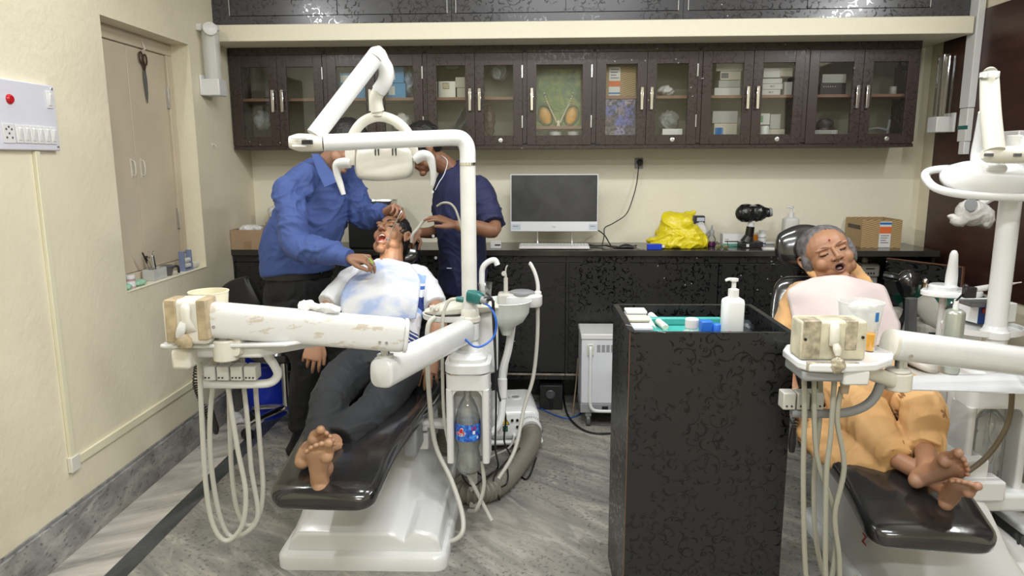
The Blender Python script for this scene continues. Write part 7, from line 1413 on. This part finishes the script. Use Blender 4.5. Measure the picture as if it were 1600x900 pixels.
bag('clear crinkled bag in the lower part of the fifth wall cabinet',1045,190,.06,.06,DF,8)
t=cbox(2,'steel_box','square steel box with a latch on the upper shelf of the third cabinet','box',685,712,zhi,.095,.05,.20,M_STL); s_=ss(697,130,.2)[0]; b=B(); bbx(b,s_-.02,s_+.02,.20,.206,zhi+.05,zhi+.085); b.ob('latch',M_CHR,t,bevel=.002)
cbox(2,'carton','lower cream carton right of the steel box','carton',714,727,zhi,.055,.06,.2,CW[2],'cartons in the third wall cabinet'); cbox(2,'carton','upper cream carton stacked right of the steel box','carton',712,727,zhi+.057,.06,.06,.2,CW[2],'cartons in the third wall cabinet')
t=thing('spool','small white spools on the floor of the third wall cabinet','spool',onb(ss(718,210,.2)[0],.2,zlo)); c=onb(ss(718,210,.2)[0],.2,zlo); B().lathe([(.018,0),(.018,.006),(.009,.01),(.009,.075),(.018,.08),(.018,.088)],c).ob('spool_body',M_WHT2,t)
# framed oval picture
s0,z0=ss(838,196,.12); s1,z1=ss(908,108,.12); t=thing('oval_picture','green picture with a leaf swirl, two golden ovals and bead garlands in the single-door cabinet','picture',onb((s0+s1)/2,.12,zlo+.06))
def picm():
    m,nt,bs=new_nt('green_picture'); g=NT(nt); pos=g.n('ShaderNodeNewGeometry').outputs['Position']; n=g.n('ShaderNodeTexNoise',Vector=pos,Scale=14.,Detail=4.,Distortion=1.5).outputs[0]
    g.v(g.ramp(n,(.35,(.05,.11,.04)),(.5,(.12,.22,.06)),(.62,(.24,.32,.06)),(.75,(.30,.14,.06))),bs.inputs['Base Color']); bs.inputs['Roughness'].default_value=.3; return m
GP=picm(); b=B(); bbx(b,s0,s1,.10,.112,zlo+.045,z1); b.ob('backboard',GP,t,smooth=False)
csx=(s0+s1)/2; b=B()
for k in range(3): b.tube([onb(csx-.0+.02*k+.06*math.cos(a)*(1-.2*k),.116,zlo+.30+.09*math.sin(a)*(1-.15*k)) for a in [R(x) for x in range(100,290,20)]],.0035-.0006*k,n=6)
b.ob('leaf_swirl',paint('leaf_gold_green',(.40,.46,.10),.4),t)
GOLD=mat('golden_yellow',(.78,.40,.07),.35,var=.25,vscale=30)
for s,mir in ((s0+.055,-1),(s1-.055,1)):
    b=B(); mm_=BKM@Matrix.Translation((s,-.118,zlo+.178))@Matrix.Rotation(R(-mir*-18),4,'Y'); q=B(); q.ell((0,0,0),(.034,.010,.052)); b.add([mm_@v for v in q.v],q.f); b.ob('golden_oval',GOLD,t)
    b=B(); q=[mm_@Vector((.042*math.cos(R(30*k)),0,.062*math.sin(R(30*k)))) for k in range(13)]; b.tube(q,.003,n=6,sm=2); b.ob('oval_rim',paint('dark_green_rim',(.03,.06,.04),.3),t)
BEAD=paint('pearl_bead',(.85,.8,.65),.25)
b=B()
for sgn in(-1,1):
    for k in range(16):
        f_=k/15; s=csx+sgn*(.012+.075*(1-f_)**1.1); z=zlo+.31-.17*f_**.8; b.ell(onb(s,.145,z),.0055,nu=8,nv=6)
for dx in (-.006,.006):
    b.tube([onb(csx+dx*.3,.145,zlo+.15),onb(csx+dx,.147,zlo+.11),onb(csx+dx*1.8,.147,zlo+.075)],.004,n=6)
b.ob('bead_garland',BEAD,t)
for u,lab in ((868,'white saucer under the bead garland in the single-door cabinet'),(896,'small white dish at the right of the single-door cabinet')):
    c=onb(ss(u,208,.17)[0],.17,zlo); t=thing('saucer',lab,'dish',c); B().lathe([(.022,0),(.026,.05),(.038,.066),(.040,.082),(.038,.082),(.03,.068),(0,.06)],c).ob('dish_body',M_WHT2,t)
# fifth cabinet
t=cbox(4,'wicker_print_box','wicker-patterned box with a printed label in the fifth wall cabinet','box',946,993,zhi,.17,.06,.20,WV); s_=ss(961,130,.201)[0]
b=B(); bbx(b,s_-.036,s_+.03,.2,.2012,zhi+.005,zhi+.168); lb=b.ob('label',M_WHT2,t,smooth=False); b=B(); bbx(b,s_-.036,s_+.03,.2012,.2018,zhi+.055,zhi+.088); b.ob('orange_band',ORP,lb,smooth=False); b=B(); bbx(b,s_-.036,s_+.03,.2012,.2018,zhi+.012,zhi+.022); b.ob('blue_band',BLP,lb,smooth=False); b=B(); [bbx(b,s_-.026,s_+.022-.008*(k%3),.2012,.2016,zhi+.150-.016*k,zhi+.155-.016*k) for k in range(4)]; b.ob('print_lines',M_DGREY,lb,smooth=False)
def photom():
    m,nt,bs=new_nt('photo_collage'); g=NT(nt); pos=g.n('ShaderNodeNewGeometry').outputs['Position']; sp=g.n('ShaderNodeSeparateXYZ',Vector=pos)
    u=g.m('FLOOR',g.m('MULTIPLY',sp.outputs[0],18.)); v=g.m('FLOOR',g.m('MULTIPLY',sp.outputs[2],17.)); cb=g.n('ShaderNodeCombineXYZ',X=u,Y=v,Z=0.).outputs[0]; wn_=g.n('ShaderNodeTexWhiteNoise',Vector=cb)
    n=g.n('ShaderNodeTexNoise',Vector=pos,Scale=60.,Detail=3.).outputs[0]; c=g.mix(g.ramp(n,(.42,(0,0,0)),(.6,(1,1,1))),(.02,.02,.05,1),g.ramp(wn_.outputs['Value'],(.0,(.08,.10,.45)),(.4,(.30,.26,.40)),(.7,(.12,.08,.12)),(1.,(.45,.35,.42))))
    g.v(c,bs.inputs['Base Color']); bs.inputs['Roughness'].default_value=.3; return m
s0=ss(946,190,.225)[0]; s1=ss(992,190,.225)[0]; t=thing('photo_sheet','sheet of small bluish group photos behind the left pane of the fifth cabinet','photo sheet',onb((s0+s1)/2,.225,zlo)); b=B(); bbx(b,s0,s1,.225,.228,zlo+.004,zhi-.012); b.ob('sheet',photom(),t,smooth=False)
s0=ss(1035,205,.24)[0]; s1=ss(1066,205,.24)[0]; t=thing('price_tag','white sticker strip low behind the right pane of the fifth cabinet','sticker',onb((s0+s1)/2,.24,zlo)); b=B(); bbx(b,s0,s1,.238,.24,zlo+.003,zlo+.092); b.ob('sticker_body',M_WHT2,t,smooth=False)
# sixth cabinet cartons
L6=[(1116,1156,zhi,.045,'1','bottom white carton, left pane upper shelf of the sixth cabinet'),(1122,1156,zhi+.046,.04,None,'second white carton from the shelf, left pane of the sixth cabinet'),(1124,1156,zhi+.088,.05,None,'square-stamped white carton third from the shelf, left pane, sixth cabinet'),(1117,1158,zhi+.140,.045,None,'wide grey carton topmost behind the left pane, sixth cabinet'),
(1190,1219,zhi,.032,'RCT','bottom RCT carton behind the right pane of the sixth cabinet'),(1190,1222,zhi+.033,.032,'RCT','second RCT carton behind the right pane of the sixth cabinet'),(1190,1221,zhi+.067,.028,None,'plain grey carton above the two RCT cartons'),(1191,1218,zhi+.100,.055,None,'white carton second from top behind the right pane, sixth cabinet'),(1217,1236,zhi+.105,.05,None,'half hidden carton at the right edge, upper shelf of the sixth cabinet'),(1225,1237,zhi,.075,None,'tall speckled carton at the right edge of the upper shelf, sixth cabinet'),
(1115,1154,zlo+.125,.07,None,'large white carton upper of two, lower left of the sixth cabinet'),(1118,1154,zlo,.123,None,'blue-stamped white carton bottom left of the sixth cabinet'),(1187,1205,zlo+.115,.065,None,'green and white carton in the lower right of the sixth cabinet'),(1206,1222,zlo+.09,.085,None,'grey striped carton in the lower right of the sixth cabinet'),(1203,1230,zlo,.088,None,'white carton on the floor of the sixth cabinet, right pane')]
for k,(u0,u1,zb,h,tx,lab) in enumerate(L6):
    cbox(5,'carton',lab,'carton',u0,u1,zb,h,.05,.19+.004*(k%3),CW[k%3 if k not in(0,4,5,7) else 0],'cartons in the sixth wall cabinet',tx if tx and len(tx)>1 else None,(paint('green_print',(.08,.30,.10),.5) if k==12 else M_DGREY if k==2 else BLP if k==11 else None))
c=onb(ss(1194,205,.21)[0],.21,zlo); t=thing('white_tub','round white tub in the lower right of the sixth cabinet','tub',c); B().lathe([(.026,0),(.028,.003),(.028,.10),(.025,.107)],c).ob('tub_body',M_WHT2,t)
# seventh cabinet
t=cbox(6,'grey_case','grey instrument case on the upper shelf of the rightmost cabinet','case',1283,1320,zhi+.066,.05,.06,.2,CW[1]); 
t=cbox(6,'black_amplifier','black box with a row of pinkish indicator lamps in the rightmost cabinet','device',1281,1321,zhi,.065,.06,.2,M_BLK); s_=ss(1295,140,.2)[0]; b=B(); [b.lathe([(.003,0),(.003,.001)],onb(s_-.03+k*.013,.2005,zhi+.045),BKM.to_3x3()@Vector((0,-1,0)),8) for k in range(6)]; b.ob('indicator_dots',paint('pink_dot',(.8,.45,.4),.4),t)
t=cbox(6,'light_meter','grey keypad device lying low in the rightmost cabinet','device',1273,1313,zlo,.082,.10,.2,CW[1]); s_=ss(1303,205,.2)[0]; b=B(); [bbx(b,s_-.012+.014*i,s_-.004+.014*i,.2,.2015,zlo+.060+.010*j,zlo+.065+.010*j) for i in range(2) for j in range(2)]; b.ob('keys',M_WHT2,t,smooth=False)
p=onb(ss(1295,188,.12)[0],.07,zlo+.125); blob('dark_camera','dark rounded device behind the keypad in the rightmost cabinet','device',[(p,(.05,.04,.03)),(p+Vector((-.02,-.01,.01)),(.022,.03,.022)),(p+Vector((0,0,-.065)),(.045,.035,.06))],.006,.001,10,M_DGREY,0,'device_body')
c=onb(ss(1398,140,.2)[0],.18,zhi); t=thing('white_tub','small grey tub on the upper shelf, far right pane','tub',c); B().lathe([(.018,0),(.02,.003),(.02,.04),(.017,.045)],c).ob('tub_body',CW[1],t)
c=onb(ss(1370,205,.17)[0],.17,zlo); t=thing('face_shield','grey arched face shield frame at the bottom of the rightmost cabinet','face shield',c); b=B(); b.tube([c+Vector((-.07,0,.135)),c+Vector((-.062,0,.085)),c+Vector((-.03,0,.088)),c+Vector((0,0,.092)),c+Vector((.03,0,.088)),c+Vector((.062,0,.085)),c+Vector((.07,0,.14))],.007); b.tube([c+Vector((-.062,0,.085)),c+Vector((-.06,0,.004))],.006); b.tube([c+Vector((.062,0,.085)),c+Vector((.06,0,.004))],.006); b.ob('shield_frame',M_GREY,t)
c=onb(ss(435,130,.15)[0]-.02,.15,zhi); t=thing('steel_plate','flat steel plate on the upper shelf of the leftmost cabinet','plate',c); B().lathe([(.05,0),(.07,.010),(.072,.010),(.05,.003),(0,.002)],c).ob('plate_body',M_STL,t)
# ================================================================ right side things
t=thing('wall_duct','white plastic cable duct running down the brown wall panel from above','duct',(XR-.012,4.07,1.53)); 
b=B(); b.box(XR-.05,XR-.012,4.03,4.115,1.78,CEIL-.001); b.ob('upper_duct',M_WHT,t,bevel=.003); b=B(); b.box(XR-.047,XR-.012,4.035,4.11,1.60,1.778); b.ob('middle_duct',M_WHT2,t,bevel=.003); b=B(); b.box(XR-.045,XR-.012,4.04,4.09,1.53,1.60); b.ob('lower_duct',M_WHT,t,bevel=.003); B().box(XR-.0485,XR-.04,4.033,4.112,1.665,1.685).ob('teal_band',paint('teal_plastic',(.015,.13,.12),.35),t)
t=thing('wall_box','white electrical box on the brown panel behind the right lamp','electrical box',(XR-.012,3.70,1.53)); b=B(); b.box(XR-.06,XR-.012,3.58,3.80,1.53,1.64); b.ob('box_cover',M_WHT2,t,bevel=.006)
t=thing('xray_head','x-ray head wrapped in clear plastic hanging from a wall arm near the right lamp','x-ray head',at(1516,330,y=3.35)); q=at(1516,332,y=3.35)
b=B(); b.ell(q+Vector((0,0,.0)),(.065,.06,.06)); b.loft([(*(q+Vector((.0,0,.0))),.06,.055),(*at(1535,340,y=3.35),.055,.05),(*at(1530,352,y=3.35),.04,.04)],up=(0,1,0)); b.ell(at(1498,345,y=3.33),(.04,.03,.03)); b.ell(at(1488,338,y=3.33),(.025,.012,.012))
finish(remesh(b,.006,4,wr(.004,24)),'plastic_wrap',[mat('clear_wrap_over_white',(.62,.60,.57),.25,bump=.7,bscale=45,bdist=.004)],OFF[t.name],t); B().lathe([(.030,0),(.028,.004),(0,.004)],at(1517,320,y=3.29),(0,-1,.1),24).ob('dial',M_GREY,t)
b=B(); b.tube([q+Vector((.04,.02,.03)),Vector((q.x+.25,3.42,q.z+.13)),Vector((XR-.02,3.5,q.z+.16))],.018); b.ob('wall_arm',M_WHT2,t); b=B(); b.box(XR-.03,XR-.012,3.45,3.55,q.z+.10,q.z+.22); b.ob('wall_mount',M_WHT2,t,bevel=.004)
# scaler box on the right ring tray
zr=.9005; t=thing('ultrasonic_scaler','white scaler box with a blue control front on the right oval tray','scaler',(1.66,2.62,zr)); SMx=Matrix.Translation((1.645,2.60,zr))@Matrix.Rotation(R(12),4,'Z')
b=B(); b.box(0,.165,0,.12,.004,.075,SMx); b.ob('scaler_case',mat('pearl_white_metal',(.70,.71,.70),.35),t,bevel=.003); BF=paint('deep_blue_panel',(.01,.05,.25),.35)
b=B(); b.box(-.001,.052,-.0025,0,.004,.0755,SMx); fp=b.ob('blue_front',BF,t,smooth=False); b=B(); b.box(.012,.024,-.006,-.0025,.045,.062,SMx); b.ob('red_switch',paint('red_lens',(.45,.01,.015),.2),fp); b=B(); b.lathe([(.009,0),(.008,.010)],SMx@Vector((.040,-.0025,.045)),SMx.to_3x3()@Vector((0,-1,0)),16); b.ob('dial_knob',M_BLK,fp)
b=B(); [b.box(.10+k*.009,.104+k*.009,-.001,.0,.025,.045,SMx) for k in range(4)]; b.ob('vent_slots',M_BLK,t,smooth=False)
b=B(); b.tube([at(1497,486,y=2.55),at(1488,489,y=2.54),at(1480,494,y=2.55),at(1476,505,y=2.6)],.006); b.ob('lead',M_BLK,t)
t=thing('scaler_pen','white handpiece pen with a black clip resting on the scaler box','handpiece',at(1540,452,y=2.50)); 
b=B(); b.tube([(*at(1524,452,y=2.54),.010),(*at(1545,449,y=2.56),.011),(*at(1572,445,y=2.58),.009),(*at(1586,442.5,y=2.6),.003),(*at(1596,441,y=2.61),.0018)],0,n=14,sm=3); b.ob('pen_body',M_WHT2,t); b=B(); q=at(1514,456,y=2.54); b.box(q.x-.020,q.x+.022,q.y-.012,q.y+.012,q.z-.022,q.z+.018); b.cyl(at(1508,450,y=2.54),at(1512,446,y=2.54),.012); b.ob('clip',M_BLK,t,bevel=.004); b=B(); b.tube([at(1504,460,y=2.54),at(1492,472,y=2.56),at(1478,482,y=2.6)],.0035); b.ob('lead',M_BLK,t)
b=B(); q=at(1530,462,y=2.56); b.box(q.x-.03,q.x+.09,q.y-.01,q.y+.07,zr+.0755,zr+.092,Matrix()); b.ob('dark_rest',M_DGREY,t,bevel=.004)
q=at(1467,520,y=2.42); zc_=.805; t=thing('spray_can','silver spray can with a white nozzle beside the right unit','spray can',(q.x,2.34,zt)); c=Vector((q.x,2.34,zt+.001)); h=at(1467,483,y=2.34).z-c.z
b=B(); b.lathe([(.028,0),(.031,.004),(.031,h-.014),(.029,h-.008),(.022,h-.002),(.016,h)],c); b.ob('can_body',mat('satin_silver_green',(.42,.44,.38),.3,.5),t); b=B(); b.lathe([(.009,h),(.009,h+.012),(.007,h+.022),(.007,h+.026)],c); b.ob('nozzle',M_WHT2,t); b=B(); b.lathe([(.0302,h*.2),(.0302,h*.75)],c,cap=False); b.ob('can_label',mat('pale_can_label',(.48,.49,.42),.4,var=.2,vscale=60),t)
# machine with green lid and the second stool behind the woman
t=thing('compressor','grey vented machine with a dark green glossy lid behind the right unit','compressor',(1.92,3.35,0)); b=B(); b.box(1.82,2.22,3.25,3.65,.04,.76); b.ob('machine_body',M_LGREY,t,bevel=.03,seg=3)
b=B(); [b.box(1.84,1.98,3.243,3.25,.40+.03*k,.415+.03*k) for k in range(11)]; b.ob('vent_slots',M_BLK,t,smooth=False)
b=B(); b.loft([(1.86,3.45,.80,.18,.05),(1.95,3.45,.83,.2,.07),(2.12,3.45,.82,.2,.06),(2.2,3.45,.78,.16,.03)],up=(0,0,1)); b.ob('green_lid',mat('dark_green_gloss',(.01,.07,.05),.1),t); b=B(); b.loft([(1.80,3.28,.87,.02,.05),(1.83,3.27,.83,.02,.05),(1.88,3.26,.77,.02,.045),(1.95,3.26,.735,.02,.03)],up=(0,0,1)); b.ob('side_guard',M_LGREY,t)
b=B(); b.tube([(*at(1444,456,y=3.25),.014),(*at(1446,440,y=3.25),.014),(*at(1448,437,y=3.25),.010)],0); b.ob('chrome_lever',M_CHR,t)
so=thing('operator_stool','black stool with armrest tucked between the woman and the grey machine','stool',(1.62,3.60,0)); sc=Vector((1.62,3.60,0))
for k in range(5):
    a=R(250+72*k); d=Vector((math.cos(a),math.sin(a),0)); b=B(); b.tube([(*(sc+Vector((0,0,.12))),.018),(*(sc+d*.10+Vector((0,0,.10))),.016),(*(sc+d*.17+Vector((0,0,.075))),.012)],0); lg=b.ob('leg',M_CHR,so); c_=sc+d*.17; e_=Vector((-d.y,d.x,0)); b=B(); b.cyl(c_-e_*.018+Vector((0,0,.03)),c_+e_*.018+Vector((0,0,.03)),.03,n=18); b.ob('caster',M_BLK,lg,bevel=.004)
B().cyl(sc+Vector((0,0,.10)),sc+Vector((0,0,.52)),.022).ob('gas_column',M_CHR,so); b=B(); b.lathe([(.15,.52),(.165,.535),(.17,.57),(.15,.60),(.0,.605)],sc); b.ob('seat',M_VIN,so)
b=B(); b.tube([(*at(1380,430,y=3.4),.022),(*at(1396,433,y=3.38),.024),(*at(1414,437,y=3.36),.02)],0,asp=.8); b.ob('armrest',mat('gloss_black',(.008,.008,.009),.15),so)
b=B(); b.loft([(*at(1406,450,y=3.36),.03,.05),(*at(1418,446,y=3.36),.05,.075),(*at(1430,446,y=3.36),.03,.06)],up=(0,0,1)); b.ob('backrest',M_VIN,so); b=B(); b.tube([at(1416,455,y=3.42),at(1412,500,y=3.45),sc+Vector((.05,-.1,.55))],.02); b.ob('back_bar',M_BLK,so)
cable('black_hose','black ribbed hose dropping beside the grey machine behind the woman',[at(1424,466,y=3.18),at(1423,500,y=3.18),at(1423,560,y=3.18),(1.80,3.2,.02)],.026,M_DGREY,'hose')
# things inside the open base unit
s_,z_=ss(1353,418,.2); t=thing('water_filter','grey and white dispenser unit inside the open base cabinet','dispenser',onb(s_,.2,.14)); b=B(); bbx(b,s_-.05,s_+.05,.12,.26,.139,z_-.05); b.ob('lower_body',CW[1],t,bevel=.01); b=B(); bbx(b,s_-.055,s_+.055,.12,.27,z_-.05,z_+.03); b.ob('upper_body',M_LGREY,t,bevel=.012); b=B(); bbx(b,s_-.03,s_+.02,.27,.273,z_-.0,z_+.006); [bbx(b,s_-.035+.016*k,s_-.027+.016*k,.27,.273,z_-.03,z_-.02) for k in range(4)]; b.ob('slots',M_BLK,t,smooth=False); b=B(); p=onb(s_,.18,z_+.03); b.lathe([(.018,0),(.018,.02),(.01,.03)],p); b.ob('cap',M_LGREY,t)
# suction box, canister and hoses at the lower right
t=thing('suction_motor_box','white and grey suction motor box at the lower right, partly outside the picture','suction motor',(1.97,2.65,0)); b=B(); b.box(1.84,2.16,2.50,2.86,.03,.12); b.ob('lower_case',M_DGREY,t,bevel=.01); b=B(); b.box(1.83,2.17,2.49,2.87,.12,.155); b.ob('top_cover',M_WHT,t,bevel=.012,seg=3)
for x,y in((1.87,2.53),(2.13,2.53),(2.13,2.83),(1.87,2.83)): B().cyl((x,y,0),(x,y,.031),.014).ob('foot',M_BLK,t)
t=thing('canister','ribbed beige canister on the right suction box','canister',(1.96,2.62,.155)); c=(1.965,2.62,.156); pr=[(.055,0)]+[(.058+(.004 if k%2 else 0),.004+.010*k) for k in range(14)]+[(.056,.15),(.056,.20),(.045,.23)]; B().lathe(pr,c).ob('canister_wall',mat('beige_canister',(.40,.36,.28),.4),t,ang=20); B().lathe([(.0585,.145),(.0585,.185)],c,cap=False).ob('white_band',M_WHT2,t); b=B(); b.lathe([(.046,.228),(.05,.235),(.05,.255),(.02,.265),(.012,.29)],c); b.ob('black_lid',M_BLK,t)
ribbed('corrugated_hose','light grey ribbed hose rising behind the right water bottle','hose',[(1.80,2.85,.03),(1.81,2.84,.15),(1.82,2.80,.30),(1.80,2.76,.42)],.035,mat('light_ribbed_hose',(.45,.45,.43),.5))
for k,(P_,r_,lab) in enumerate((([(1.80,2.56,.905),(1.83,2.54,.86),(1.845,2.52,.6),(1.84,2.47,.35),(1.85,2.44,.1),(1.95,2.40,.008)],.004,'black cord hanging from the right edge of the oval tray'),([(1.84,2.5,.60),(1.80,2.43,.55),(1.79,2.41,.50),(1.83,2.40,.44),(1.90,2.40,.40),(2.0,2.42,.36)],.0045,'black cord looping over the ribbed canister'),([(1.74,2.40,.18),(1.76,2.35,.06),(1.85,2.33,.008),(2.0,2.36,.008)],.004,'black cord on the floor in front of the right suction box'))):
    cable('power_cable',lab,P_,r_,M_BLK)
# hand-held tools of the two dentists
a_=at(627,330,y=3.40); b_=at(606,374,y=3.33); t=thing('mouth_mirror','thin steel mouth mirror held by the man in blue','dental tool',b_); b=B(); b.tube([(*at(629,325,y=3.42),.0032),(*a_,.0032),(*at(613,358,y=3.36),.0028),(*b_,.002)],0,n=8,sm=2); b.ob('handle',M_CHR,t); b=B(); b.lathe([(.009,0),(.009,.002)],b_+Vector((0,0,-.002)),(.3,-.6,.7),16); b.ob('mirror_head',M_CHR,t)
t=thing('suction_tip','curved grey suction tip held by the assistant at the patient\'s cheek','suction tip',at(645,380,y=3.38)); b=B(); b.tube([(*at(643,378,y=3.38),.0075),(*at(645,366,y=3.36),.0075),(*at(652,358,y=3.36),.0072),(*at(660,347,y=3.36),.0068),(*at(668,340,y=3.35),.0065)],0,n=10,sm=4); b.ob('suction_tube',M_LGREY,t)
b=B(); b.tube([at(683,322,y=3.36),at(692,317,y=3.34),at(703,318,y=3.33),at(711,326,y=3.32),at(717,342,y=3.30),at(724,370,y=3.28)],.0055,n=8); b.ob('hose',mat('olive_grey_hose',(.33,.32,.26),.45),t)
q=at(579,408,y=3.08); t=thing('steel_probe','green-banded probe pinched in the right hand of the man in blue','dental tool',q); b=B(); b.tube([(*at(577,404,y=3.10),.004),(*at(583,412,y=3.05),.004)],0,n=8,sm=0); b.ob('green_band',paint('lime_green',(.25,.55,.08),.4),t); b=B(); b.tube([(*at(570,398,y=3.12),.0028),(*at(577,404,y=3.10),.0028)],0,n=8,sm=0); b.tube([(*at(583,412,y=3.05),.0028),(*at(588,417,y=3.03),.0015)],0,n=8,sm=0); b.ob('shaft',M_CHR,t)
